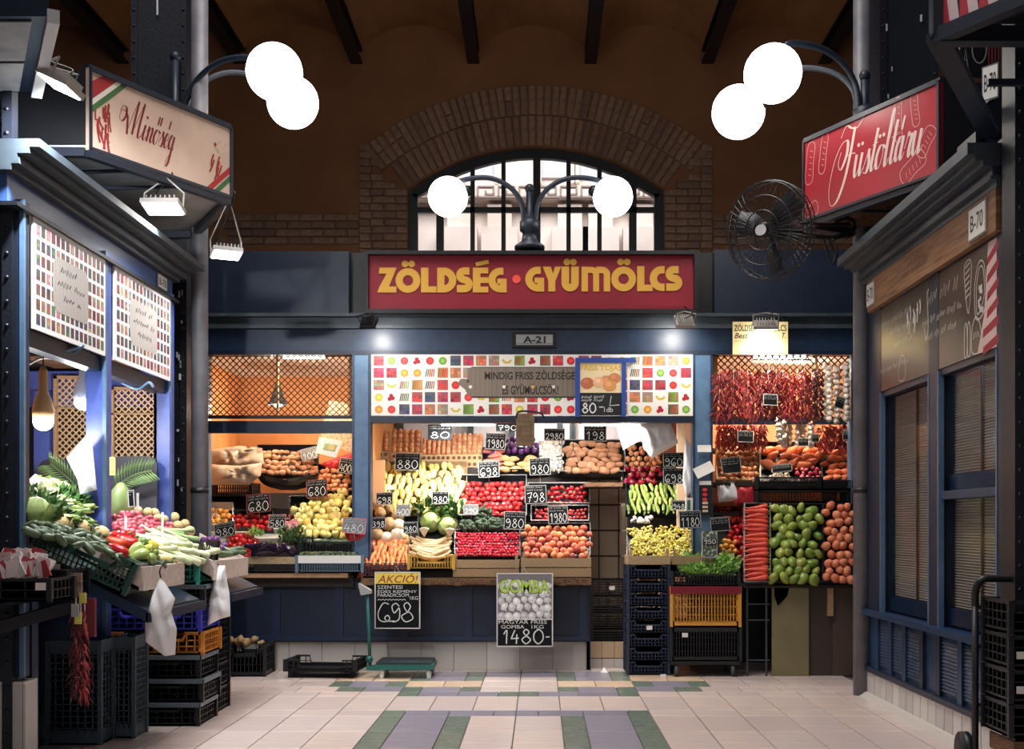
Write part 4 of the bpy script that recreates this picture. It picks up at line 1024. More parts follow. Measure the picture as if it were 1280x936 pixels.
loop([(.55, .03), (.55, .14), (.62, .19), (.68, .14), (.68, .03)])
ink(b, fr, [(2.16, .58), (2.31, .58), (2.31, 0), (2.0, 0), (2.1, .2)], (206, 176, 172), .0008)
for i in range(6): ink(b, fr, [(2.15-(i > 3)*.06, .5-i*.095), (2.31, .57-i*.1), (2.31, .52-i*.1), (2.14-(i > 3)*.06, .455-i*.095)], (150, 36, 46), .0014)
b.build('lettering', INK, t)
wbd = thing('wooden_name_board', 'brown wooden board with a burnt-in mark under the moulded cornice', 'board', (XR, 7.6, 2.81))
rbox('board', mat('warm_board_wood', (150, 110, 76), .6, nz=(5, (98, 66, 42), .35, .7, (1, .6, 9))), XR-.045, XR+.02, DN, 8.75, 2.81, 3.03, wbd)
b = MB(); fr = Fr((XR-.046, 8.75, 2.81), (0, -1, 0), (0, 0, 1)); ink_scribble(b, fr, .85, .07, 1.35, .05, .012, (84, 52, 40)); ink_scribble(b, fr, .98, .12, 1.3, .04, .01, (84, 52, 40)); b.build('lettering', INK, wbd)
small_plate('white number plate at the far end of the wooden name board', (XR-.05, 8.6, 2.83), Fr((XR-.048, 8.74, 2.84), (0, -1, 0), (0, 0, 1)), 'B-70', .2, .17)
small_plate('white number plate at the near end of the wooden name board', (XR-.05, 6.4, 2.83), Fr((XR-.048, 6.66, 2.83), (0, -1, 0), (0, 0, 1)), 'B-70', .26, .18)
for x, a, c in ((.05, 3.03, 3.07), (.08, 3.07, 3.09), (.07, 3.09, 3.14), (.12, 3.14, 3.17), (.16, 3.17, 3.2), (.2, 3.2, 3.26)):
    rbox('cornice_moulding', M_GREYBLUE if c != 3.14 else M_NAVY, XR-x, XR+.1, DN-.02, 8.8+x, a, c)
rbox('fascia_back', M_NAVY, XR, XR+.1, DN, 8.9, 2.79, 3.24)

# ---- wall fan
fc = P(962, 288, 7.7); fn = Vector((-.7, -.7, -.14)).normalized(); fx = fn.cross(Vector((0, 0, 1))).normalized(); fy = fx.cross(fn)
FM = Matrix((fx, fy, fn)).transposed()
t = thing('wall_fan', 'black caged wall fan bracketed to the drain pipe below the red sausage sign', 'fan', fc)
def fp(a, r_, h): return fc+FM @ Vector((r_*math.cos(a), r_*math.sin(a), h))
c = MB(); RF = .31
for r_, h in ((RF, 0), (RF*.98, .04), (RF*.7, .075), (RF*.4, .09), (RF*.98, -.06), (RF*.6, -.1)): c.tube([fp(2*PI*i/32, r_, h) for i in range(33)], .004 if r_ < RF else .007, 5)
for i in range(44):
    a = 2*PI*i/44; c.tube([fp(a, .06, .095), fp(a, RF*.7, .075), fp(a, RF*.98, .04), fp(a, RF, 0), fp(a, RF*.98, -.06), fp(a, RF*.6, -.1), fp(a, .08, -.1)], .0022, 4, cap=False)
c.build('cage', M_BLACK, t)
for k in range(3):
    a = k*2*PI/3+.4; v = []
    for i in range(7):
        r_ = .05+.23*i/6; wdt = .35+.35*math.sin(PI*min(1, i/6+.15))
        v += [fp(a-wdt*.7, r_, .025), fp(a+wdt*.7, r_, -.03)]
    v += [p+fn*.004 for p in v[:14]]
    fs = [(2*i, 2*i+2, 2*i+3, 2*i+1) for i in range(6)]+[(14+2*i, 14+2*i+1, 14+2*i+3, 14+2*i+2) for i in range(6)]+[(2*i, 14+2*i, 16+2*i, 2*i+2) for i in range(6)]+[(2*i+1, 2*i+3, 17+2*i, 15+2*i) for i in range(6)]
    MB().add(v, fs).build('blade', M_BLACK, t, True)
FT = Matrix.Translation(fc) @ FM.to_4x4()
MB().lathe([(0, -.03), (.05, -.03), (.05, .05), (.045, .09), (0, .1)], 16, FT).build('hub', M_BLACK, t, True)
bd = MB(); ffr = Fr(fc+fn*.101, fx, fy); ink_disc(bd, ffr, 0, 0, .042, (214, 216, 216), 0, .034, 18); ink_scribble(bd, ffr, -.03, -.01, .032, .022, .004, (50, 50, 56), .001); bd.build('badge', INK, t)
MB().lathe([(0, -.3), (.06, -.29), (.075, -.2), (.075, -.12), (.05, -.1), (0, -.1)], 14, FT).build('motor', M_BLACK, t, True)
b = MB(); mp = fc-fn*.22; pe = P(1066, 292, 8.85)
b.tube([mp, (mp.x+.15, mp.y+.1, mp.z), P(1040, 297, 8.3), pe], .02, 8).tube([mp+Vector((0, 0, .06)), P(1035, 280, 8.3), P(1064, 280, 8.85)], .012, 8).tube(cr([P(1040, 280, 8.4), P(1060, 272, 8.6), P(1068, 284, 8.7), P(1058, 297, 8.6)], 6), .014, 8)
b.build('bracket', M_BLACK, t, True)
b = MB(); b.tube(cr([P(1030, 300, 8.2), P(1040, 330, 8.2), P(1046, 312, 8.2), P(1040, 298, 8.2)], 6), .008, 6).tube(cr([P(1036, 300, 8.2), P(1047, 322, 8.22), P(1042, 300, 8.2)], 6), .007, 6); b.build('cable', M_BLACK, t, True)

# ================================================================ PRODUCE
FR = random.Random(21)
M_TOM = mat('tomato_skin', (190, 26, 34), .25, c2=(158, 16, 28), c3=(206, 46, 44)); M_CAL = mat('calyx_green', (84, 112, 52), .6)
M_TOMD = mat('vine_tomato_skin', (176, 26, 36), .2, c2=(150, 18, 32)); M_PINK = mat('cherry_tomato_skin', (206, 54, 60), .2, c2=(220, 90, 90))
M_YPEP = mat('yellow_pepper_skin', (226, 208, 120), .3, c2=(214, 190, 92), c3=(232, 220, 150)); M_STEM = mat('stem_green', (128, 146, 70), .6)
M_POT = mat('potato_skin', (168, 116, 84), .7, c2=(146, 98, 70), c3=(184, 134, 100), nz=(26, (120, 80, 58), .55, .8)); M_ON = mat('onion_skin', (190, 122, 80), .35, c2=(170, 96, 60), c3=(206, 146, 104), nz=(12, (150, 84, 52), .5, .8, (3, 3, .4)))
M_PEACH = mat('peach_skin', (208, 104, 72), .65, c2=(122, 34, 52), c3=(222, 134, 84), nz=(9, (176, 54, 62), .5, .72)); M_CAR = mat('carrot_skin', (226, 120, 58), .5, c2=(206, 98, 48), c3=(236, 146, 84))
M_PARS = mat('parsnip_skin', (214, 184, 140), .6, c2=(196, 162, 116)); M_CHER = mat('cherry_skin', (178, 22, 44), .15, c2=(140, 12, 36), c3=(206, 50, 66))
M_BROC = mat('broccoli_green', (46, 64, 46), .85, c2=(58, 76, 54), bump=(90, 1)); M_CAB = mat('cabbage_leaf', (156, 178, 104), .5, c2=(178, 192, 122), nz=(8, (204, 210, 158), .55, .75, (1, 1, .4)), bump=(20, .5))
M_LEAF = mat('dark_leaf', (64, 104, 52), .55, c2=(84, 124, 62)); M_SWEET = mat('sweet_potato_skin', (206, 106, 66), .6, c2=(190, 92, 56), c3=(218, 122, 80)); M_TAN = mat('pale_sweet_potato', (220, 176, 120), .6, c2=(204, 156, 100))
M_GPEP = mat('green_pepper_skin', (124, 152, 70), .28, c2=(86, 122, 52), c3=(160, 178, 96)); M_DRP = mat('dark_red_pepper_skin', (138, 18, 44), .2, c2=(112, 12, 38)); M_RPEP = mat('red_pepper_skin', (204, 44, 36), .22, c2=(224, 92, 40), c3=(184, 26, 34))
M_GARL = mat('garlic_skin', (236, 226, 214), .5, c2=(222, 206, 190), nz=(10, (214, 186, 178), .5, .8)); M_MUSH = mat('mushroom_white', (240, 236, 228), .6, c2=(228, 222, 212)); M_GRAPE = mat('yellow_grape', (212, 196, 96), .2, c2=(190, 172, 76), c3=(224, 210, 122))
M_EGG = mat('brown_egg', (222, 154, 112), .45, c2=(206, 132, 92), c3=(232, 172, 130)); M_TRAY = mat('egg_tray_pulp', (190, 158, 120), .85); M_EGGP = mat('aubergine_skin', (44, 26, 50), .12, c2=(34, 20, 38))
M_CUC = mat('cucumber_skin', (74, 94, 66), .4, c2=(58, 78, 54), c3=(96, 112, 82), nz=(40, (120, 132, 100), .6, .8)); M_MANGO = mat('green_mango_skin', (122, 150, 62), .25, c2=(96, 132, 52), c3=(156, 166, 76), nz=(4, (172, 160, 84), .55, .8)); M_KIWI = mat('peach_brown_skin', (214, 124, 86), .55, c2=(200, 106, 72), c3=(224, 140, 104))
M_PERS = mat('persimmon_skin', (226, 150, 60), .3, c2=(232, 176, 84)); M_PURP = mat('red_onion_skin', (98, 46, 110), .35, c2=(78, 34, 92)); M_RAD = mat('radish_skin', (198, 72, 88), .35, c2=(220, 120, 128), c3=(176, 50, 70)); M_CHILI = mat('dried_chilli_skin', (176, 44, 52), .3, c2=(132, 26, 40), c3=(196, 84, 84))
M_CHILI2 = mat('dark_chilli_skin', (84, 18, 28), .3); M_CELER = mat('celeriac_skin', (176, 146, 104), .8, c2=(156, 124, 84), nz=(18, (120, 92, 62), .5, .7), bump=(30, .6)); M_KOHL = mat('pale_turnip_skin', (232, 216, 186), .5)
M_MELON = mat('melon_skin', (226, 196, 140), .6, c2=(212, 176, 116), bump=(60, .4)); M_PLAST = mat('white_plastic_film', (232, 232, 232), .25); M_LEEK = mat('leek_pale_green', (190, 204, 150), .4, c2=(150, 180, 110), c3=(222, 226, 190)); M_PAPAYA = mat('papaya_skin', (130, 150, 90), .4, nz=(5, (176, 170, 110), .5, .8))
M_LETT = mat('lettuce_leaf', (156, 192, 104), .5, c2=(128, 172, 84)); M_HERB = mat('herb_green', (86, 116, 66), .6)

def lat(prof, mats, n=10, bend=0, lump=0, seed=0, lobes=0, amp=0, cal=None, sq=1):
    """a fruit turned about z, long axis z, centred; prof (r, z); bend curves it; lump makes it irregular"""
    b = MB(); b.lathe(prof, n, None, 0, lobes, amp)
    zm = (prof[0][1]+prof[-1][1])/2; L = prof[-1][1]-prof[0][1]
    out = []
    for p in b.v:
        z = p.z-zm; q = Vector((p.x, p.y*sq, z))
        if lump: q *= 1+lump*noise.noise(Vector((q.x*18+seed*3.1, q.y*18, q.z*14)))
        q.x += bend*(z/L)**2*4 if bend else 0
        out.append(q)
    b.v = out
    if cal: cal(b, L/2)
    return b.data('fruit', mats, True)
def sph(r, k=6, sq=1): return [(r*math.sin(PI*i/k), -r*sq*math.cos(PI*i/k)) for i in range(k+1)]
def stem(r, h):
    return lambda b, z: b.lathe([(r, z-.012), (r*.8, z+h), (0, z+h)], 5, None, 1)
def star(r, drop):
    def f(b, z):
        v = [(0, 0, z+.001)]+[((r if i % 2 == 0 else r*.3)*math.cos(PI*i/5), (r if i % 2 == 0 else r*.3)*math.sin(PI*i/5), z-(drop if i % 2 == 0 else 0)+.002) for i in range(10)]
        b.add(v, [(0, i+1, (i+1) % 10+1) for i in range(10)], 1)
    return f
K = {}
K['tomato'] = [lat([(0,-.022),(.018,-.024),(.028,-.012),(.030,.002),(.024,.018),(.010,.023),(0,.020)], [M_TOM, M_CAL], 12, cal=star(.016, .002))]
K['vine_tomato'] = [lat(sph(.024, 6, .92), [M_TOMD, M_CAL], 10, cal=star(.014, -.004))]
K['cherry_tomato'] = [lat(sph(.0155, 6), [M_PINK, M_CAL], 8)]
def pepper(L, r, m, bend, lobes=3): return lat([(0,-L*.5),(r*.35,-L*.46),(r*.7,-L*.25),(r*.95,L*.1),(r,L*.3),(r*.8,L*.44),(r*.25,L*.47),(0,L*.45)], [m, M_STEM], 10, bend, .12, lobes=lobes, amp=.1, cal=stem(.006, .02))
K['yellow_pepper'] = [pepper(.12, .03, M_YPEP, .008), pepper(.11, .033, M_YPEP, -.006), pepper(.125, .028, M_YPEP, .012)]
K['fat_pepper'] = [pepper(.09, .036, M_YPEP, .004, 4), pepper(.085, .039, M_YPEP, -.004, 4)]
K['green_pepper'] = [pepper(.13, .019, M_GPEP, .014), pepper(.14, .017, M_GPEP, -.016), pepper(.12, .02, M_GPEP, .005)]
K['red_pepper'] = [pepper(.13, .036, M_RPEP, .01, 3), pepper(.11, .04, M_RPEP, -.01, 4)]; K['lime_pepper'] = [pepper(.12, .034, M_GPEP, .01), pepper(.13, .03, mat('yellow_green_pepper_skin', (196, 186, 70), .25, c2=(176, 176, 60)), -.01)]
K['dark_pepper'] = [pepper(.08, .034, M_DRP, .004, 4), pepper(.075, .036, M_DRP, -.004, 4)]
def potato(L, r, m, s, lump=.5): return lat([(0,-L*.5),(r*.55,-L*.46),(r*.88,-L*.3),(r,0),(r*.9,L*.28),(r*.55,L*.45),(0,L*.5)], m, 10, 0, lump, s, sq=.85)
K['potato'] = [potato(.1, .036, M_POT, i) for i in range(3)]; K['small_potato'] = [potato(.072, .027, M_POT, i) for i in range(3)]
def tuber(L, r, m, s): return lat([(0,-L*.5),(r*.35,-L*.42),(r*.85,-L*.2),(r,.02*L),(r*.8,L*.25),(r*.4,L*.42),(0,L*.5)], m, 10, .012*(-1)**s, .35, s)
K['sweet_potato'] = [tuber(.17, .042, M_SWEET, i) for i in range(3)]; K['pale_sweet_potato'] = [tuber(.13, .032, M_TAN, i) for i in range(2)]; K['pink_sweet_potato'] = [tuber(.15, .026, mat('pink_sweet_potato_skin', (206, 120, 104), .6, c2=(190, 104, 88)), i) for i in range(2)]
K['onion'] = [lat([(0,-.026),(.012,-.024),(.024,-.012),(.027,.002),(.02,.017),(.008,.026),(.004,.036),(0,.037)], M_ON, 10, 0, .1, i) for i in range(2)]
K['red_onion'] = [lat([(0,-.026),(.02,-.02),(.032,0),(.022,.018),(.006,.03),(0,.034)], M_PURP, 10)]
K['peach'] = [lat([(0,-.030),(.018,-.029),(.031,-.014),(.034,.002),(.028,.019),(.014,.028),(0,.024)], M_PEACH, 12, 0, .08, i) for i in range(2)]
def carrot(L, r, m, s): return lat([(0,-L*.5),(r*.15,-L*.46),(r*.5,-L*.2),(r*.8,L*.15),(r,L*.38),(r*.8,L*.48),(0,L*.5)], [m, M_STEM], 8, .012*(-1)**s, .15, s, cal=stem(.005, .02))
K['carrot'] = [carrot(.14, .023, M_CAR, i) for i in range(3)]
K['cherry'] = [lat(sph(.013, 5), M_CHER, 8)]
K['egg'] = [lat([(0,-.027),(.012,-.024),(.02,-.012),(.022,0),(.018,.016),(.01,.026),(0,.03)], M_EGG, 10)]
K['garlic'] = [lat([(0,-.018),(.018,-.018),(.027,-.006),(.024,.008),(.010,.02),(.005,.034),(0,.036)], M_GARL, 12, 0, 0, 0, 6, .08)]
K['mushroom'] = [lat([(0,-.022),(.008,-.022),(.009,-.004),(.022,-.004),(.024,.004),(.018,.015),(0,.02)], M_MUSH, 10)]
K['cucumber'] = [lat([(0,-.075),(.014,-.07),(.021,-.045),(.022,0),(.021,.045),(.014,.07),(0,.075)], M_CUC, 9, .012*s, .1, i) for i, s in enumerate((1, -1, .3))]
K['short_cucumber'] = [lat([(0,-.042),(.011,-.04),(.018,-.026),(.0195,0),(.018,.026),(.011,.04),(0,.042)], M_CUC, 9, .006*s, .15, i) for i, s in enumerate((1, -1, .3))]
K['aubergine'] = [lat([(0,-.1),(.026,-.092),(.036,-.055),(.03,.01),(.02,.06),(.014,.085),(0,.09)], [M_EGGP, M_CAL], 12, .02, 0, cal=stem(.012, .03))]
K['mango'] = [lat([(0,-.058),(.026,-.052),(.043,-.02),(.045,.01),(.034,.042),(.016,.056),(0,.057)], M_MANGO, 12, .01*s, .15, i, sq=.8) for i, s in enumerate((1, -1))]
K['brown_peach'] = [lat([(0,-.04),(.022,-.036),(.036,-.012),(.036,.008),(.026,.032),(.012,.042),(0,.043)], M_KIWI, 12, 0, .2, i) for i in range(2)]
K['persimmon'] = [lat(sph(.032, 6, .85), [M_PERS, M_CAL], 10, cal=star(.018, .002))]; K['radish'] = [lat([(0,-.03),(.004,-.02),(.016,-.01),(.019,.002),(.014,.014),(.004,.018),(0,.018)], [M_RAD, M_STEM], 8)]
K['orange_melon'] = [lat(sph(.05, 8, .95), M_MELON, 14)]; K['leek'] = [lat([(0,-.13),(.014,-.13),(.012,-.05),(.013,.05),(.02,.12),(0,.13)], M_LEEK, 8, .02*s) for s in (1, -1)]
def cluster(n, spread, r, m, seed, k=5, flat=.7, nn=7):
    b = MB(); q = random.Random(seed)
    for i in range(n):
        a = q.uniform(0, 2*PI); e = math.sqrt(q.random()); z = q.uniform(-1, 1)
        b.ball((spread[0]*e*math.cos(a), spread[1]*e*math.sin(a), spread[2]*z*math.sqrt(max(.05, 1-e*e))), r*q.uniform(.85, 1.15), nn, k)
    return b
K['grape_bunch'] = [cluster(60, (.075, .05, .035), .0105, M_GRAPE, s).data('grapes', M_GRAPE, True) for s in range(4)]
def broc(s):
    b = cluster(46, (.07, .07, .045), .022, M_BROC, s, 4); b.lathe([(.02, -.1), (.03, -.03), (0, -.02)], 8, None, 1)
    return b.data('head', [M_BROC, M_STEM], True)
K['broccoli'] = [broc(s) for s in range(2)]
def leafball(r, s, m):
    """a cabbage: rounded heart under wavy wrapped leaves"""
    b = MB(); b.ball((0, 0, 0), r*.93, 14, 10); q = random.Random(s)
    for k in range(9):
        a0 = 2*PI*k/9+q.uniform(-.2, .2); n = 6; vs = []; fs = []; e0 = q.uniform(-1.2, -.8); e1 = q.uniform(.5, 1.1)
        for i in range(n+1):
            for j in range(n+1):
                e = e0+(e1-e0)*i/n; a = a0+(j/n-.5)*1.5*math.sin(PI*(.15+.8*i/n)); rr_ = r*(1+.02*k/9+.05*abs(j/n-.5)**2*4+(.08 if i == n else 0)+.02*noise.noise(Vector((a*4, e*4, s))))
                vs.append((rr_*math.cos(e)*math.cos(a), rr_*math.cos(e)*math.sin(a), rr_*math.sin(e)))
        for i in range(n):
            for j in range(n): fs.append((i*(n+1)+j, i*(n+1)+j+1, (i+1)*(n+1)+j+1, (i+1)*(n+1)+j))
        b.add(vs, fs)
    return b.data('cabbage', m, True)
def leafclump(n, R_, m, s, up=.9, wl=.03, tilt=.7):
    """a loose clump of small curled leaves"""
    b = MB(); q = random.Random(s)
    for i in range(n):
        a = q.uniform(0, 2*PI); e = math.sqrt(q.random())*R_; p = Vector((e*math.cos(a), e*math.sin(a), q.uniform(0, up*R_)*(1-.4*e/R_))); d = Vector((math.cos(a)*tilt*e/R_+q.uniform(-.5, .5), math.sin(a)*tilt*e/R_+q.uniform(-.5, .5), 1)).normalized(); L = q.uniform(.6, 1.3)*wl*1.6; sd = d.cross(Vector((q.uniform(-1, 1), q.uniform(-1, 1), .2))).normalized()*wl*.45; md = p+d*L*.55
        b.add([p, md+sd, p+d*L, md-sd, md+d.cross(sd).normalized()*wl*.2], [(0, 1, 4), (1, 2, 4), (2, 3, 4), (3, 0, 4)])
    return b.data('leaves', m, False)

def put(kind, p, label, cat, group=None, axis=None, roll=None, sc=1, me=None, up=None):
    o = bpy.data.objects.new(kind, me or FR.choice(K[kind])); COL.objects.link(o); o.location = p
    q = (axis or Vector((FR.uniform(-1, 1), FR.uniform(-1, 1), FR.uniform(-.2, 1)))).to_track_quat('Z', 'Y')
    o.rotation_mode = 'QUATERNION'; o.rotation_quaternion = q @ Euler((0, 0, FR.uniform(0, 2*PI) if roll is None else roll)).to_quaternion()
    o.scale = (sc, sc, sc) if not isinstance(sc, tuple) else sc
    return tag(o, label, cat, group)
def inpoly(u, v, pts):
    c = False; n = len(pts)
    for i in range(n):
        (x0, y0), (x1, y1) = pts[i], pts[i-1]
        if (y0 > v) != (y1 > v) and u < (x1-x0)*(v-y0)/(y1-y0)+x0: c = not c
    return c
COUNT = {}
SHORT = {'tomatoes in the large heap': 'red tomato in the large heap', 'vine tomatoes': 'dark tomato beside the 798 card', 'cherry tomatoes': 'tiny tomato behind the 1980 card', 'peaches': 'blushed peach in the wooden crate', 'cherries': 'dark cherry below the broccoli',
 'yellow peppers below the eggs': 'pale pepper below the egg trays', 'potatoes in the shelf crate': 'brown potato in the shelf crate', 'onions below the white bags': 'golden onion below the white bags', 'dark red peppers': 'dark red pepper below the onions', 'long green peppers': 'long light green pepper',
 'pale sweet potatoes': 'pale yellow sweet potato', 'pink sweet potatoes': 'pink sweet potato beside the eggs', 'purple onions': 'purple onion behind the sweet potatoes', 'mushrooms beside the potatoes': 'white mushroom beside the potatoes', 'garlic below the 2980 card': 'white garlic below the 2980 card', 'mushrooms in the black crate': 'white mushroom under the green peppers',
 'thin carrots': 'thin carrot above the yellow-headed notice', 'bunches of yellow grapes': 'bunch of small yellow grapes', 'plump yellow peppers': 'plump pepper above the courgettes', 'onions in the potato bay': 'reddish onion below the paper sheet', 'potatoes over the sack': 'small potato over the sack',
 'tomatoes behind the aubergines': 'red tomato behind the aubergines', 'tomatoes by the foam box': 'red tomato by the foam box', 'persimmons': 'orange persimmon by the drain pipe', 'tiny tomatoes by the peppers': 'tiny tomato beside the dill', 'onions in the dried pepper bay': 'brown onion under the chilli strings', 'large sweet potatoes': 'large orange sweet potato',
 'smaller sweet potatoes': 'smaller orange sweet potato', 'garlic in the small box': 'garlic bulb in the small box', 'radishes in the small box': 'dark radish in the small box', 'tomatoes beside the carrot board': 'red tomato beside the steep carrots', 'small hot peppers': 'small orange-red hot pepper', 'orange fruit in the punnet': 'small orange fruit in the punnet',
 'green mangoes': 'green mango in the steep box', 'brownish peaches': 'brownish peach in the steep box', 'cucumbers in the green crate': 'cucumber in the tilted green crate', 'small cucumbers by the foam box': 'small cucumber by the foam box', 'red peppers on the sloped table': 'large red pepper beside the cucumbers', 'yellow-green peppers on the sloped table': 'yellow-green pepper before the leeks',
 'leeks on the sloped table': 'pale leek across the sloped table', 'radishes on the sloped table': 'pink radish on the sloped table', 'small melons behind the radishes': 'small tan melon behind the radishes', 'pale peppers at the table end': 'pale pepper below the leeks', 'cucumbers by the drain pipe': 'dark cucumber by the drain pipe', 'purple onions by the drain pipe': 'purple onion by the drain pipe',
 'dark green peppers at the herb end': 'dark green pepper above the melons'}
def pile(kind, label, cat, group, reg, su, sv, off=.02, jit=.22, ax=None, aj=.25, heap=.02, sc=(.92, 1.08), fs=S, skip=None, name=None):
    """rows of single fruits over a picture region laid on the sloped display; reg is (u0,u1,v0,v1) or a polygon"""
    if len(reg) == 4 and not isinstance(reg[0], tuple): reg = [(reg[0], reg[2]), (reg[1], reg[2]), (reg[1], reg[3]), (reg[0], reg[3])]
    base = SHORT.get(group, label); us = [p[0] for p in reg]; vs = [p[1] for p in reg]; u0, u1, v0, v1 = min(us), max(us), min(vs), max(vs)
    v = v1-sv*.5; r = 0; n = 0
    while v > v0:
        u = u0+su*(.5 if r % 2 == 0 else 1.0); q_ = 0
        while u < u1-su*.2:
            if inpoly(u, v, reg) and not (skip and skip(u, v)):
                du, dv = FR.uniform(-jit, jit)*su, FR.uniform(-jit, jit)*sv
                h = heap*math.sin(PI*min(1, max(0, (u-u0)/(u1-u0))))*math.sin(PI*min(1, max(0, .15+.7*(v1-v)/(v1-v0))))
                p = fs(u+du, v+dv, off+h)
                a = None
                if ax is not None:
                    a = ax(u, v) if callable(ax) else Vector(ax)
                    a = (a.normalized()+Vector((FR.uniform(-aj, aj), FR.uniform(-aj, aj), FR.uniform(-aj, aj))))
                put(kind, p, '%s, %s row up, %s from the cream-sign side' % (base, ordw(r), ordw(q_)), cat, group, a, None, FR.uniform(*sc)); n += 1; q_ += 1
            u += su
        v -= sv; r += 1
    COUNT[group] = n
DOWN = (S(600, 660)-S(600, 640)).normalized(); UPN = Vector((0, -.76, .65))      # down the slope, out of the slope

# ---- trays and crates
M_TRAYB = mat('black_plastic', (26, 28, 32), .4); M_RIM = mat('grey_plastic_rim', (150, 150, 150), .4)
def tray(name, label, u0, u1, v0, v1, m=None, rim=None, fs=S, deep=.05, lip=.025, wall=.008, front=None):
    """open tilted tray lying on the slope"""
    m = m or M_TRAYB; c = [fs(u0, v1), fs(u1, v1), fs(u1, v0), fs(u0, v0)]
    n = (c[1]-c[0]).cross(c[3]-c[0]).normalized(); n = n if n.y < 0 else -n
    t = thing(name, label, 'crate', c[0])
    lo = [p-n*deep for p in c]; hi = [p+n*lip for p in c]
    b = MB(); b.prism([p for p in lo], n*.006); b.build('base', m, t)
    for i, nm in enumerate(('front', 'side', 'back', 'side')):
        a, d = c[i], c[(i+1) % 4]; inn = (c[(i+2) % 4]-d).normalized()*wall
        h = (front if (front and i == 0) else lip)
        w_ = MB(); w_.prism([a-n*deep, d-n*deep, d+n*h, a+n*h], inn); w_.build(nm, m, t)
    if rim: MB().tube(hi+[hi[0]], .006, 6).build('rim', rim, t)
    return t
def slat_panel(mb, fr, w_, h_, nv, nh, th, t_=.008, notch=None):
    """grille of a plastic crate side: frame, uprights, crossbars; notch lowers the middle"""
    def bx(a0, b0, a1, b1):
        mb.add([fr(a0, b0), fr(a1, b0), fr(a1, b1), fr(a0, b1), fr(a0, b0, t_), fr(a1, b0, t_), fr(a1, b1, t_), fr(a0, b1, t_)], [(3,2,1,0),(4,5,6,7),(0,1,5,4),(1,2,6,5),(2,3,7,6),(3,0,4,7)])
    hm = h_*(notch or 1); x0, x1 = w_*.2, w_*.8
    bx(0, 0, w_, h_*.14); bx(0, 0, w_*.045, h_); bx(w_*.955, 0, w_, h_)
    if notch:
        bx(0, h_-h_*.12, x0-h_*.05, h_); bx(x1+h_*.05, h_-h_*.12, w_, h_); bx(x0, hm-h_*.12, x1, hm)
        for s, xa in ((1, x0), (-1, x1)):
            q = [(xa-s*h_*.12, h_), (xa-s*h_*.12, h_*.86), (xa, hm-h_*.12), (xa+s*h_*.06, hm)]; mb.add([fr(a, b) for a, b in q]+[fr(a, b, t_) for a, b in q], [(0,1,2,3),(7,6,5,4),(0,4,5,1),(1,5,6,2),(2,6,7,3),(3,7,4,0)])
    else: bx(0, h_*.88, w_, h_)
    for i in range(1, nv):
        a = w_*i/nv; top = (hm if x0 < a < x1 else h_)-h_*.1
        bx(a-th/2, h_*.1, a+th/2, top)
    for j in range(1, nh):
        b_ = h_*(.1+.8*j/nh)
        if b_ < hm-h_*.1: bx(0, b_-th*.4, w_, b_+th*.4)
        else: bx(0, b_-th*.4, x0-h_*.1, b_+th*.4); bx(x1+h_*.1, b_-th*.4, w_, b_+th*.4)
def crate(name, label, loc, w_, d_, h_, m, group=None, rot=(0, 0, 0), nv=14, nh=3, notch=.72, rim=None, liner=None, solid=False, label_tag=None, th=.007):
    t = thing(name, label, 'crate', (0, 0, 0), group)
    MB().box(0, w_, 0, d_, 0, .012).build('base', m, t)
    sides = ((Fr((0, .008, 0), (1, 0, 0), (0, 0, 1)), w_, nv, notch), (Fr((w_-.008, 0, 0), (0, 1, 0), (0, 0, 1)), d_, max(6, int(nv*.7)), None),
             (Fr((w_, d_-.008, 0), (-1, 0, 0), (0, 0, 1)), w_, nv, notch), (Fr((.008, d_, 0), (0, -1, 0), (0, 0, 1)), d_, max(6, int(nv*.7)), None))
    for fr, L, k, nt in sides:
        b = MB(); slat_panel(b, fr, L, h_, k, nh, th, .008, nt)
        if solid: slat_panel(b, Fr(fr.o-fr.n*.006, fr.ex, fr.ey), L, h_*.98, 1, 1, .01, .004, nt); b.add([fr(0, 0, -.004), fr(L, 0, -.004), fr(L, h_*(nt or 1)*.9, -.004), fr(0, h_*(nt or 1)*.9, -.004)], [(0,1,2,3),(3,2,1,0)])
        s = b.build('side', m, t)
    for x in (0, w_):
        for y in (0, d_): MB().box(x-.012, x+.012, y-.012, y+.012, 0, h_).build('corner', m, t)
    if rim:
        for q in ((-.008, w_+.008, -.016, .004), (-.008, w_+.008, d_-.004, d_+.016), (-.016, .004, 0, d_), (w_-.004, w_+.016, 0, d_)): MB().box(*q, h_*.82, h_+.002).build('rim', rim, t)
    if label_tag: q = label_tag; MB().box(w_*q[0], w_*q[0]+.05, -.012, -.008, h_*q[1], h_*q[1]+.035).build('paper_tag', M_CREAM, t)
    if liner:
        for q in ((.012, w_-.012, -.004, .004, h_*.55), (.01, .014, .01, d_-.01, h_*.3), (w_-.014, w_-.01, .01, d_-.01, h_*.3)): MB().box(*q, h_*.98).build('liner', liner, t)
    t.location = loc; t.rotation_euler = rot
    return t
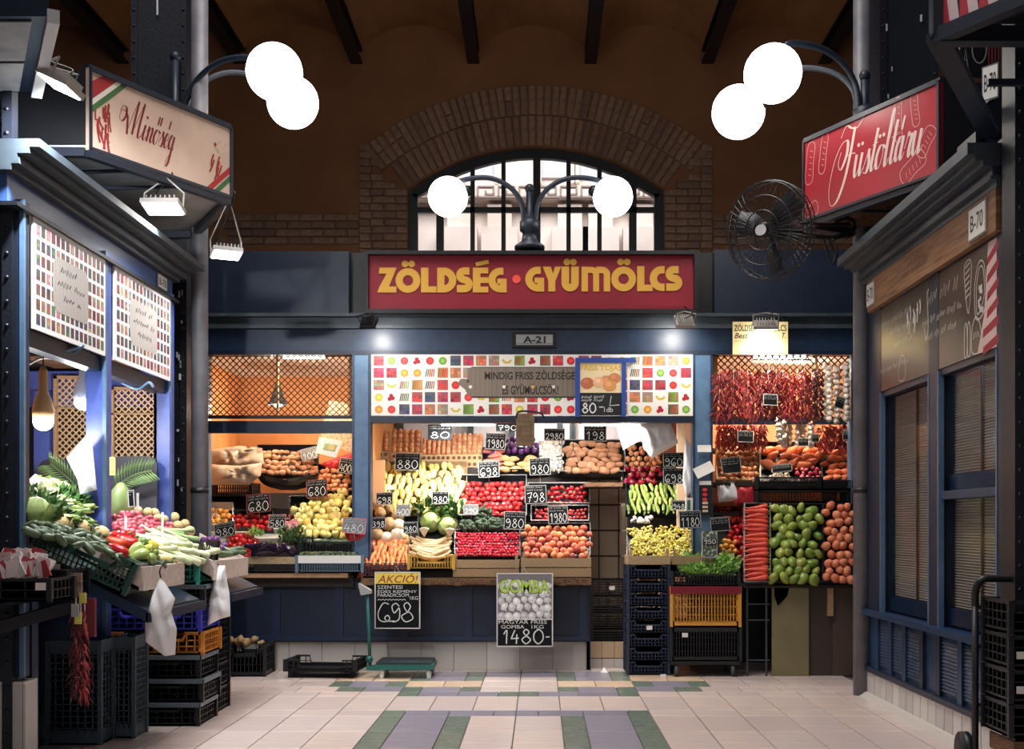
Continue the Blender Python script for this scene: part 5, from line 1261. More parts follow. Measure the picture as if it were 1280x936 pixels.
def wood_crate(label, u0, u1, v0, v1, D, depth=.35, slats=2):
    t = thing('wooden_crate', label, 'crate', P(u0, v1, D)); x0, x1 = P(u0, 0, D).x, P(u1, 0, D).x; zt, zb_ = P(0, v0, D).z, P(0, v1, D).z; h_ = (zt-zb_)/slats
    for i in range(slats):
        MB().box(x0, x1, D, D+.012, zb_+i*h_+.004, zb_+(i+1)*h_-.004).build('slat', M_WOOD2, t)
        for x in (x0, x1-.012): MB().box(x, x+.012, D+.012, D+depth, zb_+i*h_+.004, zb_+(i+1)*h_-.004).build('slat', M_WOOD2, t)
    for x in (x0+.012, x1-.035):
        for y in (D+.012, D+depth-.03): MB().box(x, x+.022, y, y+.022, zb_, zt+.05).build('corner_post', M_WOOD2, t)
    MB().box(x0, x1, D+.012, D+depth, zb_, zb_+.008).build('base', M_WOOD2, t)
    return t

# ---------------------------------------------------------------- middle bay
tray('produce_crate', 'black crate heaped with red tomatoes', 573, 658, 596, 646, rim=M_RIM, front=.0)
tray('produce_crate', 'black crate of broken-open vine tomatoes with grey rim', 660, 737, 606, 631, rim=M_RIM)
tray('produce_crate', 'black crate of small cherry tomatoes with grey rim', 664, 736, 634, 653, rim=M_RIM)
tray('produce_crate', 'black crate full of brown potatoes on the wooden shelf', 702, 781, 552, 591, rim=M_RIM, front=.0)
tray('produce_crate', 'shallow black crate under the peaches', 650, 738, 656, 698, deep=.05, front=-.01)
tray('produce_crate', 'shallow black crate under the dark cherries', 568, 650, 664, 694, deep=.05, front=-.01)
tray('produce_crate', 'dark crate of pale and pink sweet potatoes', 603, 674, 562, 589, rim=M_BLACK)
tray('produce_crate', 'black crate holding the long green peppers', 782, 862, 603, 641)
tray('produce_crate', 'black crate of small onions under the white bags', 780, 852, 555, 588)
tray('produce_crate', 'black crate of dark red peppers', 778, 830, 586, 606)
tray('produce_crate', 'pale wooden tray under the yellow peppers', 474, 584, 577, 641, M_WOOD2, lip=.01)
tray('produce_crate', 'cardboard tray of thin orange carrots', 452, 512, 674, 706, M_WOOD2)
tray('produce_crate', 'black tray under the grapes', 783, 888, 664, 698, front=-.01, deep=.04)
tray('produce_crate', 'black crate of green heads beside the turnips', 522, 570, 636, 674, front=-.02)
tray('produce_crate', 'black crate under the broccoli', 570, 634, 636, 664, front=-.02)
tray('produce_crate', 'crate of celeriac and turnips', 456, 524, 640, 674, front=-.02)
pile('tomato', 'round red tomato in the large sloping heap of the middle bay', 'tomato', 'tomatoes in the large heap', [(582, 600), (654, 600), (657, 622), (652, 645), (600, 645), (575, 640), (575, 615)], 7.2, 6.0, .012, heap=.035, ax=UPN, aj=.5, sc=(.86, 1.0))
pile('vine_tomato', 'dark red vine tomato in the grey-rimmed crate beside the 798 card', 'tomato', 'vine tomatoes', (683, 735, 606, 631), 6.4, 5.8, .004, ax=UPN, aj=.6)
pile('cherry_tomato', 'tiny pinkish cherry tomato in the crate behind the 1980 card', 'tomato', 'cherry tomatoes', (667, 734, 635, 653), 4.6, 4.4, .002, ax=UPN)
pile('peach', 'blushed orange peach in the wooden crate at the counter edge', 'peach', 'peaches', (652, 737, 656, 698), 8.7, 6.6, .022, heap=.035, sc=(.92, 1.05))
pile('cherry', 'glossy dark red cherry in the wide crate below the broccoli', 'cherry', 'cherries', (569, 650, 664, 695), 4.1, 3.3, .014, heap=.015, sc=(1.1, 1.35))
pile('yellow_pepper', 'pale yellow pepper in the sloping bank below the egg trays', 'pepper', 'yellow peppers below the eggs', [(481, 579), (530, 584), (536, 576), (581, 580), (582, 612), (575, 641), (477, 641), (474, 625)], 8.6, 8.6, .022, ax=-DOWN, aj=.3, heap=.03, sc=(.95, 1.15))
pile('potato', 'brown potato in the black crate on the wooden shelf', 'potato', 'potatoes in the shelf crate', (705, 780, 553, 591), 11.5, 6.3, .02, ax=(1, 0, 0), aj=.35, heap=.03, sc=(.9, 1.1))
pile('onion', 'small golden onion below the hanging white bags', 'onion', 'onions below the white bags', (782, 850, 556, 588), 7.2, 6.2, .01, heap=.02, skip=lambda u, v: u > 828)
pile('dark_pepper', 'dark red pepper in the small heap below the onions', 'pepper', 'dark red peppers', (779, 828, 587, 606), 9.2, 7.4, .01)
pile('green_pepper', 'long light green pepper in the bank above the mushroom crate', 'pepper', 'long green peppers', (784, 858, 605, 641), 6.0, 8.5, .015, ax=-DOWN, aj=.25, heap=.02)
pile('pale_sweet_potato', 'pale yellow sweet potato behind the 698 card', 'sweet potato', 'pale sweet potatoes', (622, 674, 567, 590), 15, 7, .012, ax=(1, 0, .1), aj=.25)
pile('pink_sweet_potato', 'pink sweet potato beside the end egg tray', 'sweet potato', 'pink sweet potatoes', (602, 628, 562, 590), 15, 6, .012, ax=(1, 0, .1), aj=.2)
pile('red_onion', 'purple onion in the net heap behind the sweet potatoes', 'onion', 'purple onions', (604, 674, 548, 567), 8.5, 7, .0)
pile('mushroom', 'white button mushroom in the bright heap beside the potatoes', 'mushroom', 'mushrooms beside the potatoes', (672, 706, 566, 590), 5.6, 4.8, .005)
pile('garlic', 'white garlic bulb in the heap below the 2980 card', 'garlic', 'garlic below the 2980 card', (674, 705, 549, 567), 6.4, 5.6, .0, ax=UPN, aj=.5)
pile('mushroom', 'white mushroom in the black crate under the green peppers', 'mushroom', 'mushrooms in the black crate', (788, 816, 645, 654), 6.5, 4.2, .01)
pile('carrot', 'thin orange carrot in the tray above the yellow-headed notice', 'carrot', 'thin carrots', (455, 511, 675, 705), 5.6, 6.4, .016, ax=-DOWN, aj=.2, heap=.01)
pile('grape_bunch', 'bunch of small yellow grapes in the crates at the end of the passage', 'grapes', 'bunches of yellow grapes', (786, 886, 663, 697), 15, 7.2, .012, ax=UPN, aj=.35, heap=.02)
for i, (u, v, k, sc) in enumerate(((583, 657, 0, .85), (598, 655, 1, 1.05), (617, 656, 0, 1.0), (606, 641, 1, .9), (630, 656, 0, .8))):
    put('broccoli', S(u, v, .05), 'broccoli head, ' + ['beside the cabbage at the crate end', 'large and dark, in front of the topmost one', 'wide, next to the 980 card', 'topmost, against the tomatoes', 'half hidden behind the 980 card'][i], 'broccoli', 'broccoli heads', UPN, sc=sc, me=K['broccoli'][k])
for i, (u, v, r) in enumerate(((538, 652, .092), (559, 657, .086))):
    put('cabbage', S(u, v, .05), ['round pale green cabbage beside the 980 card', 'round pale green cabbage beside the broccoli'][i], 'cabbage', None, UPN, me=leafball(r, i, M_CAB))
for i, (u, v, r) in enumerate(((532, 640, .10), (550, 633, .09), (568, 640, .085))):
    put('leafy_head', S(u, v, .02), ['dark leafy head behind the 980 cabbage card', 'dark leafy head under the upper 980 card', 'dark leafy head against the broccoli'][i], 'greens', None, UPN, me=leafclump(70, r, [M_LEAF, M_CAB], 30+i, .6, .045, 1.0))
for i, (u, v) in enumerate(((530, 671), (562, 672))):
    w0 = MB(); 
    for k in range(8):
        a0, a1 = -.6+1.2*k/8, -.6+1.2*(k+1)/8
        w0.add([(0, 0, -.02), (.07*math.sin(a0), -.05, .06*math.cos(a0)), (.07*math.sin(a1), -.05, .06*math.cos(a1)), (.075*math.sin(a0), .05, .065*math.cos(a0)), (.075*math.sin(a1), .05, .065*math.cos(a1)), (0, .05, -.02)], [(0, 1, 2), (1, 3, 4, 2), (3, 5, 4), (0, 5, 3, 1), (0, 2, 4, 5)])
    o = w0.build('cabbage_wedge', M_KOHL); o.location = S(u, v, .1); tag(o, ['pale cut cabbage wedge above the parsnips', 'pale cut cabbage wedge at the parsnip ends beside the cherries'][i], 'cabbage wedge')
rootlab = ['largest brown celeriac behind the 398 card', 'brown celeriac above the 398 card', 'small celeriac at the post side of the heap', 'small knob of celeriac under the 400 card', 'white turnip between celeriac and the 980 card', 'brown celeriac on the edge above the carrots', 'white turnip half over the carrots', 'long white turnip beside the 980 card', 'topmost celeriac under the 698 card', 'small celeriac beside the 400 card', 'round white turnip in the middle of the heap']
for i, (u, v, r, m) in enumerate(((466, 657, .078, 0), (487, 654, .07, 0), (476, 641, .055, 0), (496, 645, .052, 0), (498, 656, .055, 1), (472, 670, .062, 0), (484, 671, .055, 1), (497, 669, .066, 1), (486, 636, .05, 0), (505, 640, .045, 0), (509, 661, .045, 1))):
    b = MB(); b.lathe(sph(r, 9, .95), 14); b.v = [p*(1+.25*noise.noise(p*9+Vector((i, 0, 0)))) for p in b.v]
    if m: b.v = [Vector((p.x, p.y, p.z*(1.25 if i == 7 else 1))) for p in b.v]
    put('root_vegetable', S(u, v, .05), rootlab[i], 'root vegetable', None, UPN, me=b.data('root', [M_CELER, M_KOHL][m], True))
for i in range(18):
    v = 673+ (i % 9)*2.6+FR.uniform(-.5, .5); L = FR.uniform(.30, .36); b = MB(); sag = .045
    pts = [Vector((L*(t-.5), 0, sag*(4*(t-.5)**2)+.01*math.sin(t*5+i))) for t in [k/8 for k in range(9)]]
    b.tube(pts, [.009+.010*(1-abs(k/8*2-1 + (.3 if i % 2 else -.3))*.75) if True else 0 for k in range(9)], 7)
    o = put('parsnip', S(540+FR.uniform(-4, 4), v+4, .03+.008*(i // 9)), 'long pale parsnip across the yellow crate, %s from the front%s' % (ordw(i % 9), ', lower layer' if i < 9 else ', upper layer'), 'parsnip', 'parsnips', me=b.data('parsnip', M_PARS, True)); o.rotation_quaternion = Euler((FR.uniform(-.15, .15), FR.uniform(-.08, .08), FR.uniform(-.1, .1))).to_quaternion()
# crates at the counter edge
crate('plastic_crate', 'yellow plastic crate under the parsnips', P(511, 712, 10.24), P(567, 0, 10.24).x-P(511, 0, 10.24).x, .3, .125, mat('yellow_plastic', (206, 158, 62), .4), nv=16, nh=2, notch=.55, solid=True)
wood_crate('wooden crate of two boards under the cherries', 566, 649, 699, 721.5, 10.26)
wood_crate('wooden crate of two boards under the peaches', 651, 739, 697, 721.5, 10.26)
wood_crate('low wooden crate under the grapes beside the passage', 785, 838, 694, 706, 10.1, .4, 1)
wood_crate('low wooden crate under the grapes behind the lettuce', 840, 893, 694, 706, 10.12, .4, 1)
crate('plastic_crate', 'dark red plastic crate under the carrots', P(453, 722, 10.25), P(509, 0, 10.25).x-P(453, 0, 10.25).x, .3, .11, mat('maroon_plastic', (92, 36, 44), .45), nv=14, nh=3, notch=None)
o = MB().pbox(464, 481, 575, 640, 10.9, .02).build('cardboard_sheet', mat('cardboard', (206, 170, 128), .8)); tag(o, 'upright sheet of cardboard between the post and yellow peppers', 'cardboard')
o = MB().box(px(733), px(782), 10.75, 11.5, pz(608, 10.75), pz(603, 10.75)).build('wooden_shelf', M_OLDWOOD); tag(o, 'brown wooden shelf over the passage carrying the potato crate', 'shelf')
# eggs in pulp trays
etl = ['egg tray stack against the cardboard sheet', 'tallest egg tray stack behind the 880 card', 'egg tray stack under the 80 card', 'egg tray stack beside the purple onions']
for i, (u0, u1, va, vb, vc, nc) in enumerate(((465, 486, 539, 564, 576, 3), (489, 526, 537, 566, 580, 5), (527, 563, 549, 568, 584, 6), (564, 603, 543, 568, 584, 6))):
    t = thing('egg_tray', etl[i], 'egg tray', S(u0, vb))
    c = [S(u0, vb), S(u1, vb), S(u1+1, va), S(u0+1, va)]; n_ = (c[1]-c[0]).cross(c[3]-c[0]).normalized(); n_ = n_ if n_.y < 0 else -n_
    MB().prism([p-n_*.03 for p in c], n_*.02).build('base', M_TRAY, t)
    D = DM(vb)-.03; f = MB(); f.pbox(u0-.5, u1+.5, vb, vc, D, .05); f.build('tray_edge', M_TRAY, t)
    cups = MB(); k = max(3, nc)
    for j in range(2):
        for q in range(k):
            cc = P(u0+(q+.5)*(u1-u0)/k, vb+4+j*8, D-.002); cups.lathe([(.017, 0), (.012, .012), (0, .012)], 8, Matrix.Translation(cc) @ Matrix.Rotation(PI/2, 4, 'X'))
    cups.build('cup_openings', mat('tray_shadow_pulp', (104, 76, 54), .9), t, stuff=True)  # solid bumps; the shade of the openings is put into their darker colour
    for r in range(5):
        for q in range(nc):
            put('egg', c[0].lerp(c[1], (q+.5)/nc).lerp(c[3].lerp(c[2], (q+.5)/nc), (r+.5)/5)+n_*.012, 'brown egg, %s row up, %s along, %s' % (ordw(r), ordw(q), etl[i].replace('egg tray', 'tray').replace('the ', '')), 'egg', ['eggs against the cardboard sheet', 'eggs behind the 880 card', 'eggs under the 80 card', 'eggs beside the purple onions'][i], n_+Vector((FR.uniform(-.1, .1), 0, FR.uniform(-.1, .1))), sc=.98)
# poster of small fruit photographs with the board painted on it
po = thing('fruit_poster', 'long white poster of many small fruit photographs over the middle bay', 'poster', P(664, 519, 10.37))
part('sheet', M_CREAM, po, (464, 866, 443, 519.5, 10.36, .015))
b = MB(); k = 10.36/FPX; fr = Fr(P(464, 519.5, 10.3598), (k, 0, 0), (0, 0, k)); ink_rect(b, fr, 0, 0, 402, 76.5, (244, 240, 232))
types = [((206, 44, 44), 'many'), ((232, 190, 70), 'disc'), ((250, 246, 240), 'banana'), ((222, 60, 60), 'disc'), ((54, 58, 84), 'many'), ((120, 150, 60), 'bars'), ((228, 140, 60), 'disc'), ((188, 40, 66), 'many'), ((196, 140, 80), 'bars'), ((250, 246, 240), 'cherry'), ((160, 30, 40), 'many'), ((214, 110, 60), 'many'), ((96, 110, 74), 'bars'), ((230, 220, 150), 'disc'), ((176, 130, 100), 'many')]
rr = random.Random(12)
for j in range(5):
    for i in range(25):
        a0, b0 = 3+i*16, 62.5-j*15.2; c, ty = types[(i*3+j*7+(i//4)) % len(types)]
        bg = c if ty == 'many' or (ty == 'bars' and i % 2) else (246, 240, 230)
        if ty != 'banana': ink_rect(b, fr, a0, b0, a0+13, b0+12.6, tuple(int(x*.55+60) for x in bg) if ty == 'many' else bg, .001)
        if ty == 'many':
            for q in range(7): ink_disc(b, fr, a0+2.6+(q % 3)*4, b0+2.6+(q//3)*3.8, 2.1, tuple(min(255, int(x*rr.uniform(.75, 1.1)+rr.uniform(0, 50))) for x in c), .0016, n=8)
        elif ty == 'disc':
            cc = rr.choice([(206, 50, 46), (232, 150, 60), (226, 196, 80), (214, 60, 60), (120, 160, 70)]); ink_disc(b, fr, a0+6.5, b0+6, 5, cc, .0016); ink_disc(b, fr, a0+6.5, b0+6, 2.6, tuple(min(255, int(x*1.25)) for x in cc), .002)
        elif ty == 'bars':
            for q in range(5): ink_stroke(b, fr, [(a0+1+q*2.4, b0+1.5), (a0+3+q*2.2, b0+11)], 1.5, tuple(min(255, int(x*(.75+.12*q))) for x in rr.choice([c, (206, 60, 50), c])), .0016)
        elif ty == 'banana': ink_stroke(b, fr, [(a0+1, b0+8), (a0+4, b0+4), (a0+9, b0+4), (a0+12, b0+7)], 3, (222, 190, 80), .0016)
        else:
            for q in ((4, 4), (8, 5), (6, 8)): ink_disc(b, fr, a0+q[0], b0+q[1], 2.6, (176, 24, 44), .0016, n=9)
bd = [(108, 40), (112, 46), (120, 46), (122, 58), (126, 61), (255, 61), (255, 23), (126, 23), (121, 26), (117, 33)]
ink(b, fr, bd, (132, 118, 104), .003)
for q in range(22): ink_rect(b, fr, 127+q*5.9, 23.5, 127.6+q*5.9, 60.5, rr.choice([(108, 96, 84), (150, 136, 120), (96, 84, 74)]), .0034)
ink(b, fr, [(122, 58), (126, 61), (255, 61), (255, 60), (126, 60)], (60, 52, 46), .0036); ink(b, fr, [(126, 24), (255, 24), (255, 22.4), (126, 22.4)], (50, 44, 40), .0036)
ink_disc(b, fr, 121, 43, 1.8, (60, 52, 46), .0036, n=10)
DKT = (36, 30, 26)
ink_text(b, fr, 'MINDIG FRISS ZÖLDSÉGEK', 142, 45, 262, 57, DKT, .004, .02); ink_text(b, fr, 'ÉS GYÜMÖLCSÖK!', 164, 26.5, 234, 40, DKT, .004, .02)
for q, c in ((124, (236, 232, 224)), (166, (240, 236, 226)), (202, (222, 180, 90)), (228, (236, 232, 224))): ink_disc(b, fr, q, 36, 2.2, c, .005, n=10)
b.build('lettering', INK, po)
# egg price poster taped up with blue tape
ep = thing('egg_price_poster', 'poster with egg photograph and chalked price 80 taped up with blue tape', 'poster', P(750, 520, 10.34))
part('sheet', M_CARD, ep, (724, 778, 453, 519, 10.335, .008)); b = MB(); fr = Fr(P(724, 519, 10.334), (k, 0, 0), (0, 0, k))
ink_rect(b, fr, 0, 28, 54, 66, (236, 214, 170)); ink_text(b, fr, 'FRISS TOJÁS', 2, 54, 53, 64, (222, 180, 60), .002, .02)
for q, (x, y, r, c) in enumerate(((34, 42, 9, (206, 140, 90)), (44, 46, 8, (196, 128, 80)), (10, 40, 8.5, (186, 110, 74)), (25, 41, 8, (228, 180, 140)), (38, 37, 8.5, (216, 150, 92)))): ink_disc(b, fr, x, y, r, c, .0015+q*.0004, r*.85); ink_disc(b, fr, x-1.5, y+2, r*.45, tuple(min(255, int(v*1.12)) for v in c), .0034, r*.35)
ink_rect(b, fr, 0, 0, 54, 27.5, (24, 26, 30)); ink_scribble(b, fr, 3, 21, 36, 4, .8, (220, 220, 216)); ink_scribble(b, fr, 3, 17, 34, 4, .8, (220, 220, 216))
ink_digits(b, fr, '80', 3, 3, 22, 15, 1.5, (232, 232, 228)); ink_digits(b, fr, '-', 24, 7, 32, 14, 1.1, (232, 232, 228)); ink_text(b, fr, '1db', 31, 4, 42, 10, (220, 220, 216), .002); ink_stroke(b, fr, [(40, 24), (38, 12), (50, 13)], 1, (220, 220, 216), .002)
b.build('lettering', INK, ep)
MT = mat('blue_tape', (44, 74, 152), .4)
part('tape', MT, ep, (719, 725, 447, 521, 10.325, .008)); part('tape', MT, ep, (777, 782.5, 449, 521, 10.325, .008)); part('tape', MT, ep, (722, 795, 447, 453, 10.32, .008))
# yellowish notice lit by the flood lamp
nt = thing('notice_board', 'cream notice headed ZÖLDSÉG GYÜMÖLCS hung under a flood lamp', 'sign', P(950, 443, 10.2))
part('board', mat('notice_cream', (236, 214, 150), .5), nt, (916, 985, 402, 443, 10.2, .012)); b = MB(); fr = Fr(P(916, 443, 10.199), (10.2/FPX, 0, 0), (0, 0, 10.2/FPX)); G_T = (70, 58, 36)
ink_text(b, fr, 'ZÖLDSÉG GYÜMÖLCS', 1.5, 29, 67, 39, (40, 50, 46), .002, .02); ink_text(b, fr, 'Best', 2, 20, 19, 27, G_T, .002, .015, .3); ink_text(b, fr, 'J', 23, 20, 26, 26, (150, 130, 80), .002, 0, .3); ink_text(b, fr, 'E', 44, 20, 48, 26, (150, 130, 80), .002, 0, .3); ink_text(b, fr, 'T.', 61, 20, 66, 27, G_T, .002, .01, .3)
ink_rect(b, fr, 2, 16.6, 67, 17.3, (200, 110, 80)); ink_scribble(b, fr, 11, 10, 18, 4, .5, (170, 140, 80)); ink_scribble(b, fr, 3, 3, 10, 4, .5, (170, 140, 80)); b.build('lettering', INK, nt)
for u in (922, 980): MB().tube([P(u, 403, 10.205), (P(u, 0, 10.2).x, 10.31, pz(396, 10.31))], .004, 5).build('wire', M_BLACK, nt)

# ---------------------------------------------------------------- price cards
CHALK = (206, 208, 204)
def card(txt, lab, u0, u1, v0, v1, D=None, rot=0, bg=None, n=2, frame=True, big=.5, stick=True, col=None, fm=None, name='price_card'):
    vm = (v0+v1)/2; D = D if D else DM(v1)-.14
    k = D/FPX; w_, h_ = (u1-u0)*k, (v1-v0)*k; ex = Vector((math.cos(rot), 0, math.sin(rot))); ey = Vector((-math.sin(rot)*.96, .25, math.cos(rot)*.96)).normalized(); n_ = ex.cross(ey)
    o = P((u0+u1)/2, vm, D)-ex*w_/2-ey*h_/2; fr = Fr(o, ex, ey)
    t = thing(name, lab, 'price card', o)
    MB().add([fr(0, 0, -.005), fr(w_, 0, -.005), fr(w_, h_, -.005), fr(0, h_, -.005), fr(0, 0), fr(w_, 0), fr(w_, h_), fr(0, h_)], [(3,2,1,0),(4,5,6,7),(0,1,5,4),(1,2,6,5),(2,3,7,6),(3,0,4,7)]).build('board', bg or M_CARD, t)
    if frame:
        f = MB(); e = .005
        for q in ((0, 0, w_, e), (0, h_-e, w_, h_), (0, 0, e, h_), (w_-e, 0, w_, h_)): f.add([fr(q[0], q[1], -.001), fr(q[2], q[1], -.001), fr(q[2], q[3], -.001), fr(q[0], q[3], -.001), fr(q[0], q[1], .002), fr(q[2], q[1], .002), fr(q[2], q[3], .002), fr(q[0], q[3], .002)], [(4,5,6,7),(0,1,5,4),(1,2,6,5),(2,3,7,6),(3,0,4,7)])
        f.build('frame', fm or M_CARDFRAME, t)
    b = MB()
    for i in range(n): ink_scribble(b, fr, w_*.08, h_*(.86-.15*i)-.004, w_*.92, h_*.11, .0022, (176, 178, 176))
    if txt: ink_digits(b, fr, txt, w_*.07, h_*.09, w_*.95, h_*(.09+big), .0043, col or CHALK)
    if b.v: b.build('lettering', INK, t)
    if stick:
        c = fr(w_/2, h_*.3, -.008); MB().tube([c, c+Vector((0, .03, -h_*.5)), c+Vector((0, .12, -h_*.8-.03))], .003, 5).build('stick', M_CARDFRAME, t)
    return t
M_PINKCARD = mat('pink_card_edge', (206, 110, 120), .5); M_REDEDGE = mat('dark_red_card_edge', (130, 50, 56), .5)
for a in (('880', 'framed chalk card reading 880 above the yellow peppers', 494, 525, 566, 588), ('698', 'chalk card reading 698 at the post side of the yellow peppers', 470, 491, 615, 631),
          ('980', 'chalk card reading 980 over the dark leafy heads', 540, 561, 614, 630), ('400', 'chalk card reading 400 among the celeriac', 495, 513, 630, 645), ('398', 'chalk card reading 398 on the largest celeriac', 464, 482, 646, 660),
          ('980', 'chalk card reading 980 before the round cabbage and turnips', 504, 522, 652, 666), ('1980', 'chalk card reading 1980 between egg tray and sweet potatoes', 607, 632, 541, 562), ('698', 'chalk card reading 698 at the top of the tomato heap', 598, 624, 576, 597),
          ('980', 'chalk card reading 980 before the white mushrooms', 662, 688, 572, 594), ('2980', 'chalk card reading 2980 above the garlic', 680, 706, 535, 551), ('198', 'chalk card reading 198 standing behind the potatoes', 730, 758, 531, 552),
          ('798', 'chalk card reading 798 between the tomato heap and vine tomatoes', 656, 683, 606, 630), ('1980', 'chalk card reading 1980 before the cherry tomatoes', 685, 710, 632, 655), ('980', 'chalk card reading 980 between broccoli and cherry tomatoes', 630, 657, 639, 662),
          ('290', 'pale grey card reading 290 above the broccoli', 579, 598, 630, 643), ('1180', 'chalk card reading 1180 above the yellow grapes', 849, 876, 638, 660), ('948', 'small card reading 948 at the end of the green peppers', 840, 857, 625, 637)):
    card(a[0], a[1], *a[2:6], D=(DM(550)-.1 if a[0] in ('2980', '198') else 10.22 if a[0] == '1180' else 10.5 if a[0] == '948' else None), rot=FR.uniform(-.06, .06), bg=mat('grey_card', (96, 98, 100), .5) if a[0] in ('290', '400') else None, n=2 if a[5]-a[4] > 16 else 1)
card('960', 'upper half of the tall chalk card pair, reading 960, beside the onions', 829, 855, 565, 584, D=10.55, n=2, stick=False); card('698', 'lower half of the tall chalk card pair, reading 698, above the green peppers', 829, 855, 584.5, 605, D=10.55, n=1)
card('80', 'black card reading 80 hanging from the rail over the egg trays', 535, 565, 530, 550, D=10.8, frame=False, stick=False, n=2, big=.42); card('790', 'black card reading 790 half hidden under the rail', 620, 648, 528, 539, D=10.8, frame=False, stick=False, n=0, big=.6)
card('', 'pale slip of paper on a clip in the yellow peppers', 483, 492, 606, 612, bg=M_CREAM, frame=False, n=1)
# hanging plaque, wire hanger, white bags
pq = thing('hanging_plaque', 'brown wooden plaque hanging by a wire loop in front of the purple onions', 'plaque', P(657, 557, 10.3))
c = MB(); w0 = [P(645, 557, 10.3), P(668, 557, 10.3), P(668, 521, 10.3), P(665, 517, 10.3), P(648, 517, 10.3), P(645, 521, 10.3)]; c.prism(w0, (0, .015, 0)); c.build('board', mat('plaque_wood', (122, 98, 70), .7, nz=(14, (94, 72, 52), .4, .7)), pq)
b = MB(); fr = Fr(P(645, 557, 10.298), (10.3/FPX, 0, 0), (0, 0, 10.3/FPX))
for q in range(5): ink_scribble(b, fr, 3, 5+q*6, 20, 3, .5, (78, 60, 44))
b.build('lettering', INK, pq); MB().tube(cr([P(645, 522, 10.3), P(650, 514, 10.3), P(674, 516, 10.3), P(680, 522, 10.33)], 6), .008, 6).build('wire_loop', M_BLACK, pq)
hg = thing('wire_hanger', 'thin wire hanger with a triangular foot before the potatoes', 'hanger', P(715, 578, 10.5)); MB().tube([P(716, 522, 10.36), P(716.5, 562, 10.4), P(707, 579, 10.4), P(724, 578, 10.4), P(717, 562, 10.4)], .0035, 6).build('wire', M_BLACK, hg)
def bag(label, outline, D, thick, m, seed, hang=None, name='plastic_bag', wr=.02):
    """a hanging crumpled bag: outline in picture points at depth D, pillow-shaped"""
    pts = [P(u, v, D) for u, v in outline]; c = sum(pts, Vector())/len(pts); b = MB(); n = len(pts); rings = 5; vs = [[], []]
    dense = []
    for i in range(n):
        for q in range(4): dense.append(pts[i].lerp(pts[(i+1) % n], q/4))
    k = len(dense); V = []; F = []
    for side in (-1, 1):
        base = len(V)
        for r in range(rings+1):
            t = 1-r/rings
            for i, p in enumerate(dense):
                q = c.lerp(p, t); d = thick*math.sqrt(max(0, 1-t*t))*.8+wr*noise.noise(Vector((q.x*14+seed, q.z*9, side*3)))*(1-t**4)+wr*.6*math.sin(q.x*70+q.z*22+seed)*(1-t**6)
                V.append(q+Vector((0, side*max(d, -.003) if side < 0 else d*.6, 0)))
        for r in range(rings):
            for i in range(k):
                f = (base+r*k+i, base+r*k+(i+1) % k, base+(r+1)*k+(i+1) % k, base+(r+1)*k+i); F.append(f if side < 0 else f[::-1])
    b.add(V, F); t = thing(name, label, 'bag', c); b.build('film', m, t, True)
    if hang: MB().tube(cr([P(*q) for q in hang], 5), .004, 5).build('handle', M_BLACK if 'hook' in label else m, t)
    return t
bag('white plastic bag hanging behind another beside the side board', [(769, 528), (808, 528), (806, 548), (779, 562)], 10.75, .03, M_PLAST, 1)
bag('white plastic bag hanging in front beside the side board', [(800, 527), (838, 527), (848, 554), (815, 573), (804, 560)], 10.6, .05, M_PLAST, 2)
bag('narrow clear bag roll hanging at the edge of the middle bay', [(857, 545), (864, 560), (865, 612), (858, 622), (853, 600)], 10.5, .03, M_PLAST, 4)
# notices on the right-hand post of the bay
for i, (u0, u1, v0, v1, r) in enumerate(((872, 889, 556, 565, 0), (868, 892, 580, 594, .45))):
    card('', ['small white paper with red corner on the blue post', 'white ticket hanging askew from a clip on the blue post'][i], u0, u1, v0, v1, D=10.33, rot=r, bg=M_CREAM, frame=False, n=2, stick=False, name='paper_ticket')
pp = thing('photo_strip', 'narrow black strip of small fruit pictures on the blue post', 'poster', P(881, 644, 10.34)); part('sheet', M_BLACK, pp, (874, 889, 601, 644, 10.34, .01)); b = MB(); fr = Fr(P(874, 644, 10.339), (10.34/FPX, 0, 0), (0, 0, 10.34/FPX)); ink_rect(b, fr, 0, 38, 15, 43, (236, 232, 226))
for q in range(3): ink_disc(b, fr, 7, 32-q*6, 3.2, (206, 60, 56), n=10, ry=2.2); ink_rect(b, fr, 4, 14-q*5, 11, 17-q*5, (222, 190, 170))
b.build('lettering', INK, pp)
cw = thing('calculator', 'small white device with a green display standing by the green peppers', 'calculator', P(862, 640, 10.3)); part('body', M_CREAM, cw, (857, 866, 622, 641, 10.3, .04)); part('screen', mat('green_display', (60, 110, 96), .3), cw, (859, 863, 625, 637, 10.296, .006))

# ---------------------------------------------------------------- notices hung from the counter
def hung_board(name, label, u0, u1, v0, v1, D):
    t = thing(name, label, 'sign', P(u0, v1, D)); part('board', M_CARD, t, (u0, u1, v0, v1, D, .012))
    part('frame', mat('white_frame', (206, 204, 200), .5), t, (u0-.8, u0+.6, v0-.8, v1+.8, D-.004, .018), (u1-.6, u1+.8, v0-.8, v1+.8, D-.004, .018), (u0, u1, v1-.4, v1+.8, D-.004, .018), (u0, u1, v0-.8, v0+.4, D-.004, .018))
    MB().tube([P((u0+u1)/2-4, v0, D), P((u0+u1)/2-2, v0-9, D+.02), P((u0+u1)/2+3, v0, D)], .003, 5).build('string', M_CARDFRAME, t)
    k = D/FPX; return t, Fr(P(u0, v1, D-.001), (k, 0, 0), (0, 0, k)), MB()
t, fr, b = hung_board('chalk_notice', 'chalk notice headed AKCIÓ! on yellow with price 698', 469, 524.5, 715.5, 785, 10.15)
ink_rect(b, fr, .6, 55.5, 55, 69, (222, 200, 76)); ink_text(b, fr, 'AKCIÓ!', 3, 56.5, 53.5, 68.5, (160, 36, 40), .0018, .008, .25)
